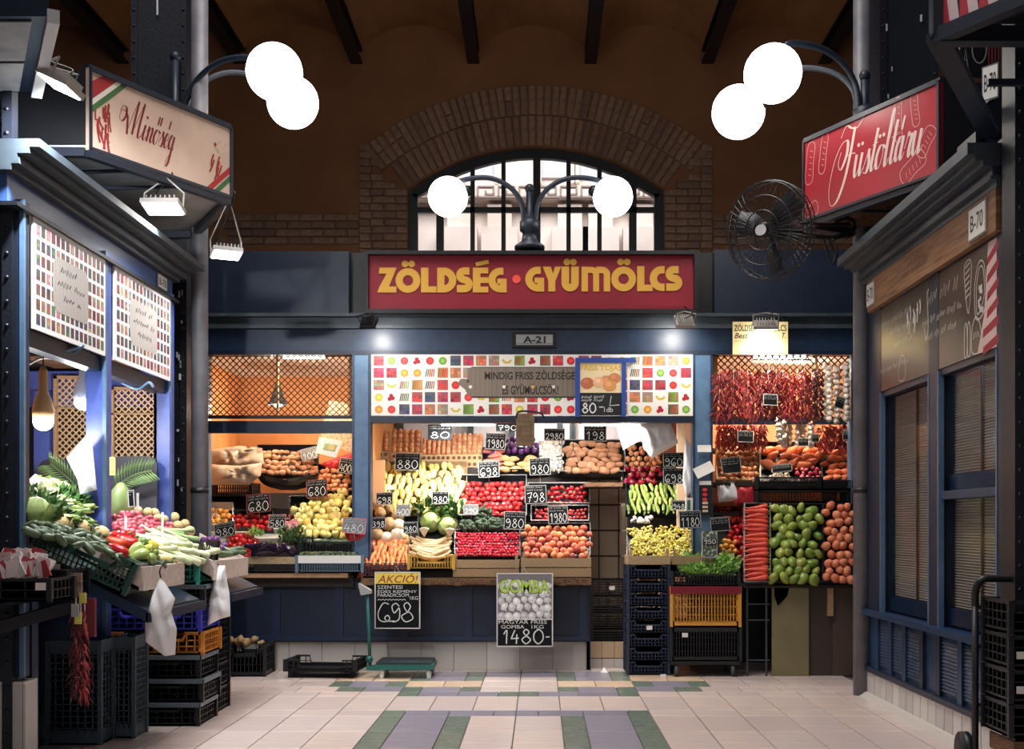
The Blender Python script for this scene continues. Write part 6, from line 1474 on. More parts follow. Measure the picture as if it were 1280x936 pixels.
for q, (s, x1) in enumerate((('SZENTESI', 34), ('ÉDES KEMÉNY', 52), ('PARADICSOM', 42))): ink_text(b, fr, s, 3, 49.2-q*5, x1, 53.4-q*5, CHALK, .0018)
ink_text(b, fr, '1KG', 43.5, 35.5, 53.5, 40, CHALK, .0018); ink_stroke(b, fr, [(3+q*2.2, 35+(q % 2)*1.2) for q in range(17)], .8, CHALK, .0018)
ink_stroke(b, fr, [(p.x, p.y) for p in cr([(17, 30, 0), (10, 31, 0), (4, 20, 0), (5, 11, 0), (12, 8, 0), (18, 11, 0), (16, 16, 0), (12, 13, 0), (15, 9, 0), (24, 9, 0)], 6)], 1.3, CHALK, .0018)
ink_stroke(b, fr, [(p.x, p.y) for p in cr([(30, 27, 0), (26, 31, 0), (21, 27, 0), (24, 19, 0), (30, 25, 0), (30, 12, 0), (24, 8, 0), (20, 9, 0)], 6)], 1.3, CHALK, .0018)
ink_stroke(b, fr, [(p.x, p.y) for p in cr([(40, 20, 0), (36, 28, 0), (40, 32, 0), (44, 27, 0), (40, 20, 0), (33, 15, 0), (38, 8, 0), (47, 12, 0), (44, 19, 0), (40, 20, 0)], 6)], 1.3, CHALK, .0018); b.build('lettering', INK, t)
t, fr, b = hung_board('chalk_notice', 'tall notice headed GOMBA with mushroom photograph and price 1480', 621.5, 690.5, 717, 807.5, 10.13)
ink_rect(b, fr, .6, 34, 68.4, 90, (112, 108, 110)); rr = random.Random(4)
for j in range(5):
    for i in range(7):
        x, y = 5+i*9.6+(j % 2)*4, 39+j*9.5+rr.uniform(-2, 2); g = rr.randint(176, 222); ink_disc(b, fr, min(x, 63), y, rr.uniform(4.2, 6), (g, g-4, g-2), .0012, rr.uniform(3.6, 5.2), 12, rr.uniform(0, 3)); ink_disc(b, fr, min(x, 63)-1, y+1, 2.4, (min(255, g+24),)*3, .0016, n=9); ink_stroke(b, fr, [(min(x, 63)+1, y-3), (min(x, 63)+2, y-6)], 2.2, (g-24,)*3, .0011)
ink_text(b, fr, 'GOMBA', 2.2, 65.5, 65.8, 83.5, (40, 66, 30), .0022, .03); ink_text(b, fr, 'GOMBA', 3, 66.5, 65, 83, (166, 200, 66), .0032, .02)
ink_rect(b, fr, .6, 33, 68.4, 34.2, (214, 212, 208), .0014)
for s, x0, y, x1 in (('MAGYAR FRISS', 2, 28, 62), ('GOMBA', 5, 22, 34), ('1KG', 43, 22, 58)): ink_text(b, fr, s, x0, y, x1, y+4.4, CHALK, .0018)
ink_digits(b, fr, '14', 6, 3, 28, 20, 1.5, CHALK); ink_digits(b, fr, '80', 29, 3, 60, 21, 1.5, CHALK); ink_digits(b, fr, '-', 60, 6, 67, 18, 1.4, CHALK); b.build('lettering', INK, t)

# ---------------------------------------------------------------- potato bay
tray('produce_crate', 'black crate of vine tomatoes behind the aubergines', 286, 342, 640, 662); tray('produce_crate', 'white tray of red peppers behind the foam box', 264, 320, 667, 698, M_CREAM)
tray('produce_crate', 'dark crate of plump yellow peppers in the potato bay', 362, 442, 622, 672, front=-.02); tray('produce_crate', 'dark crate of small red onions below the paper bag', 384, 442, 582, 616); tray('produce_crate', 'pale tray of orange persimmons by the drain pipe', 258, 292, 630, 658, M_CREAM)
tray('produce_crate', 'black crate of loose potatoes behind the black sack', 322, 398, 558, 594)
pile('fat_pepper', 'plump pale yellow pepper in the heap above the courgette crate', 'pepper', 'plump yellow peppers', [(398, 620), (441, 612), (441, 670), (380, 672), (364, 655), (366, 640)], 8.6, 7.4, .02, heap=.03)
pile('onion', 'small reddish onion in the crate below the printed paper bag', 'onion', 'onions in the potato bay', (386, 441, 584, 616), 6.8, 6.0, .01)
pile('small_potato', 'small brown potato heaped over the black plastic sack', 'potato', 'potatoes over the sack', [(330, 562), (392, 560), (396, 590), (385, 594), (326, 594)], 7.6, 6.2, .02, ax=(1, 0, 0), aj=.8, heap=.04)
pile('tomato', 'red tomato in the smaller heap behind the aubergines', 'tomato', 'tomatoes behind the aubergines', (288, 342, 641, 662), 7.4, 6.4, .014)
pile('tomato', 'red tomato below the crooked 980 card by the foam box', 'tomato', 'tomatoes by the foam box', (282, 320, 668, 698), 7.2, 6.2, .014)
pile('persimmon', 'orange persimmon in the pale tray by the drain pipe', 'persimmon', 'persimmons', (262, 291, 633, 656), 8, 7, .014)
pile('cherry_tomato', 'tiny red tomato beside the yellow pepper heap', 'tomato', 'tiny tomatoes by the peppers', (340, 366, 640, 656), 5, 4.6, .01)
for i in range(5):
    a = (i-2)*.1; put('aubergine', P(320+i*9, 684+(i % 2)*4, 10.2+.02*i), 'long black aubergine in the lined crate, %s from the drain pipe' % ordw(i), 'aubergine', 'aubergines', Vector((1 if i % 2 else -1, .2, .15+a)), sc=1.15)
crate('plastic_crate', 'black crate of aubergines with a pale cardboard lining', P(307, 716, 10.25), P(371, 0, 10.25).x-P(307, 0, 10.25).x, .32, .14, M_TRAYB, notch=.7, liner=M_WOOD2, nv=12)
crate('plastic_crate', 'grey-blue crate with a white liner holding small cucumbers', P(371, 716, 10.24), P(453, 0, 10.24).x-P(371, 0, 10.24).x, .34, .15, mat('grey_blue_plastic', (92, 112, 128), .45), notch=.72, liner=M_CREAM, nv=26, solid=True)
crate('plastic_crate', 'black crate of courgettes behind the grey-blue one', P(375, 690, 10.5), P(456, 0, 10.5).x-P(375, 0, 10.5).x, .3, .13, M_TRAYB, notch=.72, nv=20)
for i in range(22): put('cucumber', P(379+(i % 11)*6.4, 692+(i//11)*3, 10.34-(i//11)*.04), 'small dark cucumber in the grey-blue crate, %s row, %s from the aubergines' % (['back', 'front'][i//11], ordw(i % 11)), 'cucumber', 'cucumbers in the grey-blue crate', Vector((.3, 1, FR.uniform(-.1, .2))), sc=.85)
for i in range(10): put('courgette', P(388+i*6, 676+(i % 2)*2, 10.62), 'dark green courgette behind the cucumbers, %s from the aubergines' % ordw(i), 'courgette', 'courgettes', Vector((1, .3, FR.uniform(-.1, .2))), sc=1.1, me=K['cucumber'][i % 3])
for nm, u, v, r, lab, m, n in (('herb_bunch', 366, 676, .13, 'bushy bunch of dark green dill before the yellow peppers', M_HERB, 220), ('herb_bunch', 320, 670, .06, 'small bunch of pale green herbs above the aubergines', M_LETT, 70)):
    put(nm, S(u, v, .03), lab, 'herbs', None, Vector((0, -.5, 1)), me=leafclump(n, r, m, 5, 1.0, .025, .8))
o = tray('white_basket', 'white perforated basket between the herbs and tomatoes', 290, 352, 661, 674, M_CREAM, lip=.01)
bag('crumpled red net bag under the pink-edged 480 card', [(430, 663), (456, 662), (457, 670), (446, 676), (434, 676)], 10.27, .03, mat('red_net_film', (168, 34, 42), .5), 8, name='net_bag')
bag('red net bag lying behind the 400 card', [(400, 580), (425, 570), (441, 566), (441, 584), (412, 588)], DM(580)-.06, .04, MATS['red_net_film'], 9, name='net_bag')
bag('clear plastic sheet crumpled over boxes, above the fold', [(260, 562), (300, 557), (328, 560), (330, 580), (290, 584), (260, 580)], 11.0, .07, mat('clear_film', (206, 184, 160), .2), 11, name='plastic_sheet', wr=.06)
bag('clear plastic sheet crumpled over boxes, below the fold', [(260, 580), (300, 582), (328, 578), (326, 594), (312, 606), (260, 606)], 10.9, .08, MATS['clear_film'], 14, name='plastic_sheet', wr=.06)
crate('plastic_crate', 'black crate under the crumpled plastic sheet', P(258, 622, 10.95), P(314, 0, 10.95).x-P(258, 0, 10.95).x, .3, .14, M_TRAYB, nv=20, notch=None)
b = MB(); c = P(358, 600, 10.95)
V = []; F = []; n = 24; kz = 6
for j in range(kz+1):
    t_ = j/kz
    for i in range(n+1):
        a = PI+PI*i/n; r_ = .27*math.sqrt(max(.02, 1-.95*t_**2))*(1+.04*noise.noise(Vector((i*.9, j*.7, 2)))+.03*math.sin(i*2.1)); V.append(c+Vector((r_*1.05*math.cos(a), r_*.7*math.sin(a)+.1, .06-.15*t_-.06*(1-abs(math.cos(a)))*(1-t_))))
for j in range(kz):
    for i in range(n): F.append((j*(n+1)+i, (j+1)*(n+1)+i, (j+1)*(n+1)+i+1, j*(n+1)+i+1))
sk = thing('plastic_sack', 'folded-down black plastic sack around the potatoes', 'sack', c); b.add(V, F); b.build('film', mat('black_film', (44, 44, 46), .18), sk, True)
for txt, lab, u0, u1, v0, v1, r, m in (('680', 'chalk card reading 680 tilted above the tomatoes by the herbs', 308, 338, 617, 641, .1, M_REDEDGE), ('580', 'chalk card reading 580 in the tomatoes beside the dill', 336, 357, 643, 660, 0, None), ('980', 'crooked chalk card reading 980 by the persimmons', 268, 294, 653, 671, .18, None),
        ('680', 'chalk card reading 680 between the sack and yellow peppers', 383, 409, 599, 622, .08, M_REDEDGE), ('400', 'chalk card reading 400 leaning on the red onions', 424, 441, 572, 592, -.15, None), ('480', 'pink-edged card reading 480 over the red net bag', 428, 457, 647, 667, -.08, M_PINKCARD), ('100', 'grey tilted card reading 100 behind the small potatoes', 376, 397, 559, 575, .25, None)):
    card(txt, lab, u0, u1, v0, v1, D=10.2 if txt == '480' else None, rot=r, fm=m, bg=mat('grey_card', (96, 98, 100), .5) if txt in ('480', '100') else None)
card('30', 'pinkish slip reading 30 beside the dill', 357, 373, 650, 660, rot=.3, bg=M_PINKCARD, frame=False, n=0)
for i, (pl_, lab) in enumerate((([(412, 500), (440, 506), (441, 566), (424, 560), (401, 545)], 'printed brown paper sheet hanging behind the lattice'), ([(399, 546), (428, 551), (420, 572), (394, 566)], 'white printed paper sheet hanging above the red onions'))):
    D = 10.75-.1*i; t = thing('paper_sheet', lab, 'paper', P(*pl_[0], D)); q = [P(u, v, D) for u, v in pl_]; MB().prism(q, (0, .004, 0)).build('sheet', [mat('printed_tan_paper', (204, 176, 140), .7, nz=(60, (150, 120, 90), .45, .6)), M_CREAM][i], t)
    if i:
        b = MB(); fr = Fr(P(394, 572, D-.001), (D/FPX, 0, 0), (0, 0, D/FPX)); ink(b, fr, [(12, 18), (28, 16), (24, 8), (10, 11)], (150, 176, 110)); ink_disc(b, fr, 20, 13, 4, (206, 170, 120)); b.build('lettering', INK, t)

# ---------------------------------------------------------------- dried pepper bay
def chilli_string(seed, L, n, r, m):
    b = MB(); q = random.Random(seed)
    for i in range(n):
        z = -L*(i+.5)/n; a = q.uniform(0, 2*PI); e = q.uniform(.2, 1)*r; p = Vector((e*math.cos(a), e*math.sin(a)*.6, z)); l = q.uniform(.04, .075); d = Vector((math.cos(a)*.8, math.sin(a)*.5, q.uniform(-1.4, -.2))).normalized(); s = Vector((q.uniform(-1, 1), q.uniform(-1, 1), 0))*.016
        b.tube([p, p+d*l*.5+s, p+d*l+s*.4+Vector((0, 0, -.008))], [.006, .0075, .001], 5, cap=False)
    b.tube([(0, 0, .04), (0, 0, -L)], .002, 4, 1)
    return b.data('chillies', [m, M_CREAM], True)
CHS = [chilli_string(i, .40, 90, .045, M_CHILI) for i in range(4)]; CHD = [chilli_string(20+i, .40, 100, .05, M_CHILI2) for i in range(2)]; CHT = [chilli_string(40+i, .20, 60, .04, M_CHILI) for i in range(3)]
Q0 = Vector((0, 0, 1))
for i in range(15):
    u = 899+i*8.9; dark = u > 1006 and i % 2 == 0
    o = put('chilli_string', P(u, 462+FR.uniform(-2, 5), 10.36+.05*(i % 2)), '%s of dried chillies, %s from the blue post, before the lattice' % ('darker string' if dark else 'red string', ordw(i)), 'chilli string', 'dark chilli strings' if dark else 'chilli strings before the lattice', Q0, me=FR.choice(CHD if dark else CHS))
for i in range(7):
    put('chilli_string', P(901+i*8.6, 529+FR.uniform(-1, 2), 10.7), 'short string of dried chillies below the rail, %s from the blue post' % ordw(i), 'chilli string', 'short chilli strings by the post', Q0, me=CHT[i % 3])
for i in range(5):
    put('chilli_string', P(1028+i*8.6, 530+FR.uniform(-1, 3), 10.66), 'short string of dried chillies by the drain pipe, %s from the garlic' % ordw(i), 'chilli string', 'short chilli strings by the pipe', Q0, me=CHT[(i+1) % 3])
def garlic_string(L, n, s):
    b = MB(); q = random.Random(s)
    for i in range(n):
        z = -L*(i+.5)/n; x = .022*(1 if i % 2 else -1); M = Matrix.Translation((x, -.02+q.uniform(-.01, .01), z)) @ Euler((q.uniform(-.5, .5), (1.9 if x > 0 else -1.9), q.uniform(-.5, .5))).to_matrix().to_4x4()
        b.lathe([(0,-.016),(.018,-.018),(.027,-.006),(.024,.008),(.010,.02),(.004,.03),(0,.03)], 9, M, 0, 5, .07)
    b.tube([(0, 0, .03), (0, 0, -L)], .006, 5, 1); return b.data('garlic', [M_GARL, M_WOOD], True)
GS = [garlic_string(.46, 20, 1), garlic_string(.2, 10, 2)]
for i, u in enumerate((1037, 1049, 1060)): put('garlic_braid', P(u, 456+i % 2*3, 10.36), ['garlic braid hanging next to the dark chillies', 'garlic braid hanging between two others', 'garlic braid hanging next to the drain pipe'][i], 'garlic braid', 'long garlic braids', Q0, me=GS[0], sc=1.05)
for i, u in enumerate((974, 985, 1001, 1011)): put('garlic_braid', P(u, 524+(i % 2)*3, 10.6), ['short garlic braid nearest the small chillies', 'second short garlic braid from the small chillies', 'third short garlic braid above the sweet potatoes', 'short garlic braid beside the small black card'][i], 'garlic braid', 'short garlic braids', Q0, me=GS[1], sc=1.1)
def SR(u, v, off=0): return P(u, v, 10.55+(600-v)/60*.45-off)
def SQ(u, v, off=0): return P(u, v, 10.50+(700-v)/100*.3-off)
sh = thing('back_shelves', 'dark shelves at the back of the dried pepper bay', 'shelf', P(980, 628, 10.6))
for (v, D0, D1) in ((603, 10.52, 11.1), (640, 10.6, 11.4), (560, 10.95, 11.4), (702, 10.45, 11.2)):
    MB().box(px(893), px(1066), D0, D1, P(0, v+4, D0).z, P(0, v, D0).z).build('shelf_board', M_STAND, sh)
for u in (895, 1064): MB().box(px(u)-.02, px(u)+.02, 11.0, 11.4, 0, P(0, 556, 11).z).build('upright', M_STAND, sh)
tray('produce_crate', 'wooden crate of onions behind the small sign board', 895, 950, 556, 602, M_WOOD2, fs=SR); tray('produce_crate', 'crate of large orange sweet potatoes', 950, 1027, 554, 604, fs=SR); tray('produce_crate', 'crate of sweet potatoes next to the drain pipe', 1027, 1066, 556, 604, fs=SR)
pile('onion', 'brown onion in the wooden crate behind the small sign board', 'onion', 'onions in the dried pepper bay', (897, 950, 558, 602), 7, 6.4, .0, fs=SR)
pile('sweet_potato', 'large orange sweet potato below the short garlic braids', 'sweet potato', 'large sweet potatoes', (953, 1026, 558, 584), 14, 8.5, .01, ax=(1, 0, .2), aj=.5, fs=SR, sc=(.9, 1.1))
pile('sweet_potato', 'smaller orange sweet potato next to the drain pipe', 'sweet potato', 'smaller sweet potatoes', (1028, 1067, 558, 602), 10, 8, .01, ax=(1, 0, .2), aj=.6, fs=SR, sc=(.6, .75))
pile('garlic', 'pale garlic bulb in the small box before the sweet potatoes', 'garlic', 'garlic in the small box', (963, 990, 586, 600), 6.5, 5.5, .02, fs=SR, ax=UPN); pile('radish', 'dark radish in the small box before the sweet potatoes', 'radish', 'radishes in the small box', (992, 1027, 584, 600), 6.5, 5.5, .02, fs=SR)
for i, (u0, u1, v0, v1) in enumerate(((946, 1027, 596, 612), (946, 1066, 613, 628), (1028, 1066, 600, 612))):
    a, b_ = P(u0, v1, 10.4), P(u1, v0, 10.4); crate('plastic_crate', ['black mesh crate turned on its side under the radishes', 'long black mesh crate turned on its side above the mangoes', 'short black mesh crate next to the drain pipe'][i], a, b_.x-a.x, .3, b_.z-a.z, M_TRAYB, nv=30, nh=4, notch=None, th=.004)
tray('produce_crate', 'red-lined crate of tomatoes beside the carrot board', 893, 946, 634, 702, fs=SQ, m=M_TRAYB); pile('tomato', 'red tomato in the steep crate beside the carrot board', 'tomato', 'tomatoes beside the carrot board', (908, 945, 642, 702), 7.4, 6.8, .01, fs=SQ)
pile('chilli_pepper', 'small orange-red hot pepper above the tomatoes beside the carrots', 'pepper', 'small hot peppers', (893, 930, 632, 652), 5.5, 5, .03, fs=SQ) if K.setdefault('chilli_pepper', [lat([(0,-.03),(.008,-.02),(.011,.01),(.006,.026),(0,.028)], M_RPEP, 7, .006)]) else 0
pile('persimmon', 'orange fruit in the pale punnet below the small hot peppers', 'fruit', 'orange fruit in the punnet', (898, 922, 672, 698), 7, 6, .06, fs=SQ, sc=(.7, .85))
for i, (ol, m, lab) in enumerate((([(896, 604), (920, 600), (924, 626), (898, 628)], M_PLAST, 'clear bag of spice packets under the sign board'), ([(920, 608), (942, 604), (945, 632), (916, 632)], MATS['red_net_film'], 'red foil packet beside the black mesh crates'))): bag(lab, ol, 10.55, .05, m, 30+i, name='spice_packet')
for i, (a, lab) in enumerate((((954, 972, 492, 507), 'small white-edged card pinned in the middle of the red chilli strings'), ((922, 942, 538, 553), 'small white-edged card on the short chilli strings by the post'), ((997, 1011, 547, 558), 'small black card above the sweet potatoes under the garlic'), ((1044, 1056, 495, 511), 'small dark card hanging on the garlic braids'), ((1053, 1068, 537, 550), 'dark card on the short chillies by the drain pipe'), ((1014, 1024, 542, 553), 'small dark card between garlic and short chillies'), ((888, 912, 646, 664), 'black card with grey frame beside the small hot peppers'), ((902, 926, 571, 592), 'black sign board with white script in the onion crate'), ((965, 990, 580, 590), 'narrow black card at the small garlic box'))):
    card('', lab, *a, D=10.24 if i in (0, 3) else 10.5 if i != 6 else 10.3, n=3, stick=False, fm=mat('white_frame', (206, 204, 200), .5) if i < 3 else None, rot=(-.3 if i == 3 else .02*i-.05))
# steep display boxes on the front table
def SF(u, v, off=0): return P(u, v, 9.98+(728-v)/100*.22-off)
tray('display_box', 'steep glass-fronted box of carrots, grey metal edge', 930, 962, 630, 728, M_GREYBLUE, M_RIM, fs=SF, deep=.05, lip=.03); tray('display_box', 'steep black box of green mangoes', 962, 1028, 630, 728, fs=SF, deep=.06); tray('display_box', 'steep dark box of brownish peaches next to the drain pipe', 1028, 1067, 630, 728, fs=SF, deep=.06)
for i in range(15):
    for k_ in range(2):
        v = 635+i*6.1; p = SF(944, v+k_*3, .03+.02*k_); o = put('bundled_carrot', p, 'thick carrot in the steep carrot box, %s from the top%s' % (ordw(i), ', under another' if k_ == 0 else ', outermost'), 'carrot', 'carrots in the steep box', Vector((1, FR.uniform(-.1, .1), FR.uniform(-.12, .12))), sc=(1.1, 1.1, 1.25), me=K['carrot_big'][i % 2] if 'carrot_big' in K else K.setdefault('carrot_big', [carrot(.17, .022, mat('red_carrot_skin', (222, 84, 62), .45, c2=(206, 66, 52)), q) for q in range(2)])[0])
pile('mango', 'glossy green mango in the steep black box', 'mango', 'green mangoes', (963, 1028, 631, 729), 11.6, 10.8, .015, heap=.05, fs=SF, sc=(.85, 1.1)); pile('brown_peach', 'brownish orange peach in the steep box next to the drain pipe', 'peach', 'brownish peaches', (1029, 1068, 632, 728), 10.2, 10, .015, heap=.02, fs=SF, sc=(.9, 1.08))
ft = thing('front_table', 'table of olive and brown boards under the mangoes and peaches', 'table', P(1000, 842, 10.0)); FZ = P(0, 732, 9.98).z
for i, (u0, u1, m, D) in enumerate(((965, 1011, mat('olive_board', (128, 118, 84), .6, nz=(3, (112, 102, 72), .4, .7)), 10.03), (1011, 1041, mat('dark_brown_board', (66, 54, 48), .6), 10.06), (1041, 1067, mat('brown_board', (82, 66, 58), .6), 10.05))): MB().box(px(u0, D), px(u1, D), D, D+.02, 0, FZ).build('board', m, ft)
MB().box(px(930, 10), px(1067, 10), 10.0, 10.5, FZ-.02, FZ).build('table_top', M_STAND, ft); MB().add([P(968, 728, 10.02), P(988, 728, 10.02), P(984, 745, 10.02), P(972, 757, 10.02), P(968, 745, 10.02)], [(0,1,2,3,4),(4,3,2,1,0)]).build('black_flap', M_BLACK, ft); MB().box(px(1034, 10.04), px(1041, 10.04), 10.02, 10.05, P(0, 770, 10).z, FZ).build('batten', M_WOOD, ft)
for u in (934, 958): MB().tube([P(u, 728, 10.03), (P(u, 0, 10.03).x, 10.03, 0)], .009, 8).build('leg', M_GREYBLUE, ft)
for v in (755, 775, 825): MB().tube([P(934, v, 10.03), P(962, v, 10.03)], .006, 6).build('crossbar', M_GREYBLUE, ft)
MB().box(px(893), px(1066), 11.0, 11.05, 0, .9).build('dark_backing', M_BLACK, ft)

# ---------------------------------------------------------------- crates and things on the floor of the main stall
M_NAVYP = mat('dark_blue_plastic', (38, 48, 70), .45)
h = .158; zb = P(0, 706, 10.1).z/8
for i in range(8): crate('plastic_crate', ['dark blue crate at the bottom of the tall stack beside the passage', 'dark blue crate second from the bottom of the tall stack', 'dark blue crate third from the bottom of the tall stack', 'dark blue crate with a white paper tag in the tall stack', 'dark blue crate fourth from the top of the tall stack', 'dark blue crate third from the top of the tall stack', 'dark blue crate second from the top of the tall stack', 'dark blue crate topmost in the stack, under the grape crate'][i], (px(785, 10.1), 10.1, i*zb), px(836, 10.1)-px(785, 10.1), .4, zb-.003, M_NAVYP, 'tall stack of dark blue crates', nv=12, nh=3, notch=.7, solid=True, label_tag=(.45, .3) if i == 3 else None)
dl = thing('dolly', 'low wheeled dolly under the black and yellow crates', 'dolly', (px(880, 10), 10.0, 0)); x0, x1 = px(838, 10), px(925, 10)
MB().box(x0, x1, 9.98, 10.4, .10, .13).build('deck', M_BLACK, dl)
for x in (x0+.05, x1-.06):
    for y in (10.02, 10.36):
        q = MB(); q.tube([(x-.014, y, .05), (x+.014, y, .05)], .05, 14); q.build('wheel', mat('grey_rubber', (70, 72, 76), .5), dl, True); MB().box(x-.02, x+.02, y-.01, y+.01, .05, .10).build('fork', M_BLACK, dl)
crate('plastic_crate', 'tall black crate with a white label on the dolly', (x0, 9.98, .13), x1-x0, .42, P(0, 784, 9.98).z-.133, M_TRAYB, nv=24, nh=4, notch=None, solid=True, label_tag=(.16, .72))
z1 = P(0, 783.5, 9.98).z; crate('plastic_crate', 'yellow slatted crate with a dark red rim on the dolly stack', (x0+.005, 9.98, z1), x1-x0-.01, .42, P(0, 733, 9.98).z-z1, mat('amber_plastic', (214, 150, 56), .4), nv=22, nh=4, notch=None, rim=mat('dark_red_plastic', (122, 24, 40), .4), solid=False)
MB(); z2 = P(0, 732.5, 9.98).z; crate('plastic_crate', 'black crate of lettuce on top of the dolly stack', (x0+.01, 9.98, z2), x1-x0-.02, .42, P(0, 714, 9.98).z-z2, M_TRAYB, nv=24, nh=2, notch=.8)
MB().box(x0+.03, x1-.03, 10.0, 10.38, z1+.02, z1+.03)
for i, (u, v, r, lab) in enumerate(((868, 714, .12, 'frilly green lettuce nearest the grapes'), (886, 711, .13, 'frilly green lettuce in the middle of the crate'), (904, 714, .11, 'frilly green lettuce at the far end of the crate'))): put('lettuce', P(u, v+4, 10.12+.03*i), lab, 'lettuce', 'lettuces in the top crate', Vector((0, -.3, 1)), me=leafclump(330, r, [M_LETT], 60+i, .8, .028, 1.0))
for i in range(3): put('lettuce', P(868+i*18, 712, 10.3), 'green lettuce at the back of the top crate, %s from the grapes' % ordw(i), 'lettuce', 'lettuces at the back', Vector((0, -.3, 1)), me=leafclump(130, .12, [M_LETT], 70+i, .8, .05, 1.0))
t = thing('fruit_punnet', 'clear punnet of dark figs beside the grapes with a chalk label', 'punnet', P(888, 697, 10.05)); a, b_ = P(878, 697, 10.05), P(896, 664, 10.05); MB().box(a.x, b_.x, 10.05, 10.07, a.z, b_.z).build('card', mat('punnet_green', (70, 92, 66), .5, nz=(40, (200, 200, 190), .5, .6)), t)
q = MB()
for x in (a.x, b_.x): q.box(x-.004, x+.004, 10.04, 10.07, a.z, b_.z)
q.box(a.x, b_.x, 10.04, 10.07, a.z, a.z+.008).box(a.x, b_.x, 10.04, 10.07, (a.z+b_.z)/2, (a.z+b_.z)/2+.008); q.build('frame', M_RIM, t)
b = MB(); fr = Fr(P(879, 681, 10.035), (10.04/FPX, 0, 0), (0, 0, 10.04/FPX)); ink_rect(b, fr, 0, 0, 17, 8, (30, 32, 34)); ink_digits(b, fr, '950', 1, 1.5, 16, 7, .9, CHALK); b.build('lettering', INK, t)
# platform scale
sc_ = thing('platform_scale', 'green platform scale with a grey head on a slim post', 'scale', (px(500, 10), 9.9, 0)); MG = mat('scale_green', (30, 96, 88), .4); D = 9.85
MB().box(px(468, D), px(541, D), D, D+.4, .075, .115).build('platform', MG, sc_); MB().box(px(470, D), px(539, D), D+.01, D+.39, .115, .135).build('tread_plate', mat('scale_dark_plate', (38, 50, 52), .5), sc_)
for u in (472, 531):
    for y in (D+.04, D+.36): q = MB(); q.lathe([(.018, 0), (.022, .05), (.012, .075), (0, .075)], 10, Matrix.Translation((px(u, D)+.03, y, 0))); q.build('foot', M_CREAM, sc_, True)
xp = px(461, D+.1); MB().tube([(xp+.01, D+.1, .1), (xp, D+.1, .4), (px(458.5, D+.1), D+.1, P(0, 742, D).z)], .014, 8).build('post', MG, sc_, True); MB().box(xp-.02, xp+.09, D+.08, D+.12, .06, .1).build('post_foot', MG, sc_); MB().tube([(xp+.005, D+.08, .15), (xp+.005, D+.12, .15)], .03, 10).build('pivot', MG, sc_, True)
hd = [P(448, 729, D+.05), P(463, 738, D+.05), P(463, 742, D+.05), P(451, 744, D+.05), P(448, 733, D+.05)]; MB().prism(hd, (0, .1, 0)).build('head', mat('scale_head_grey', (150, 150, 148), .4), sc_)
# crates on the floor by the plinth
crate('plastic_crate', 'black crate of scraps on the floor by the drain pipe', (px(281, 10.0), 10.0, 0), .33, .35, .27, M_TRAYB, nv=10, nh=3, solid=True); 
for i in range(6): put('paper_scrap', P(290+i*7, 799+(i % 2)*3, 10.1), 'crumpled pale scrap in the floor crate, %s from the drain pipe' % ordw(i), 'scrap', 'scraps in the floor crate', me=lat(sph(.03, 5), M_CELER, 8, lump=1.5, seed=i))
for i, (u0, u1, y, z, rt, lab) in enumerate(((362, 441, 9.95, 0, .06, 'flat black tray lowest on the floor by the plinth'), (356, 446, 9.90, .055, -.09, 'flat black tray lying askew on top of another'))):
    crate('flat_tray', lab, (px(u0, y), y, z), px(u1, y)-px(u0, y), .36, .075 if i == 0 else .1, M_TRAYB, rot=(0, 0, rt), nv=8, nh=2, notch=.4, solid=True)
for i in range(4): crate('plastic_crate', ['slatted black crate lowest in the passage', 'slatted black crate second from the floor in the passage', 'slatted black crate third from the floor in the passage', 'slatted black crate topmost in the passage, with a white tag'][i], (px(740, 10.9), 10.95, .161+i*.15), px(784, 10.9)-px(740, 10.9), .4, .148, mat('dark_slat_plastic', (40, 34, 34), .5), 'crates in the passage', nv=2, nh=5, notch=None, th=.014, label_tag=(.5, .4) if i == 3 else None)
o = MB().add([(0, 0, 0), (.06, -.02, 0), (.05, .05, 0), (.03, .02, .045)], [(0,2,1),(0,1,3),(1,2,3),(2,0,3)]).build('paper_scrap', M_CREAM); o.location = (px(755, 10.3), 10.3, 0); tag(o, 'crumpled white paper on the floor before the passage step', 'paper')
o = MB().box(0, .045, 0, .03, 0, .03).build('paper_tag', M_CREAM); o.location = (px(829, 9.9), 9.9, 0.0); tag(o, 'little white carton scrap on the floor at the dark blue crates', 'scrap')

# ---------------------------------------------------------------- sloped table of the corner stall
TN = Vector((.447, 0, .894)); TD = Vector((.894, 0, -.447))
def pl(*a, **k): return pile(*a, fs=lambda u, v, o=0: LT(u, v, o), **k)
def on(u, v, o=0): return LT(u, v, o)
GC = crate('plastic_crate', 'green plastic crate tilted toward the aisle, full of cucumbers', (-2.70, 6.25, 1.135), .58, .42, .18, mat('bottle_green_plastic', (36, 66, 58), .4), rot=(0, rad(24), 0), nv=22, nh=4, notch=.68)
pl('short_cucumber', 'short dark green cucumber in the tilted green crate', 'cucumber', 'cucumbers in the green crate', [(36, 636), (60, 642), (110, 662), (150, 676), (164, 692), (150, 697), (110, 685), (60, 671), (36, 665)], 9.0, 4.8, .11, ax=(1, .35, -.4), aj=.7, heap=.04, sc=(.85, 1.15))
pl('courgette_small', 'small green cucumber in the foam box end', 'cucumber', 'small cucumbers by the foam box', (150, 214, 688, 706), 12, 6, .10, ax=(1, .4, -.35), aj=.4, sc=(.8, 1)) if K.setdefault('courgette_small', K['cucumber']) else 0
pl('red_pepper', 'large red pepper beside the cucumbers on the sloped table', 'pepper', 'red peppers on the sloped table', [(134, 668), (150, 664), (166, 668), (162, 684), (150, 690), (136, 684)], 10, 8, .12, ax=(1, .2, -.2), aj=.7, heap=.04)
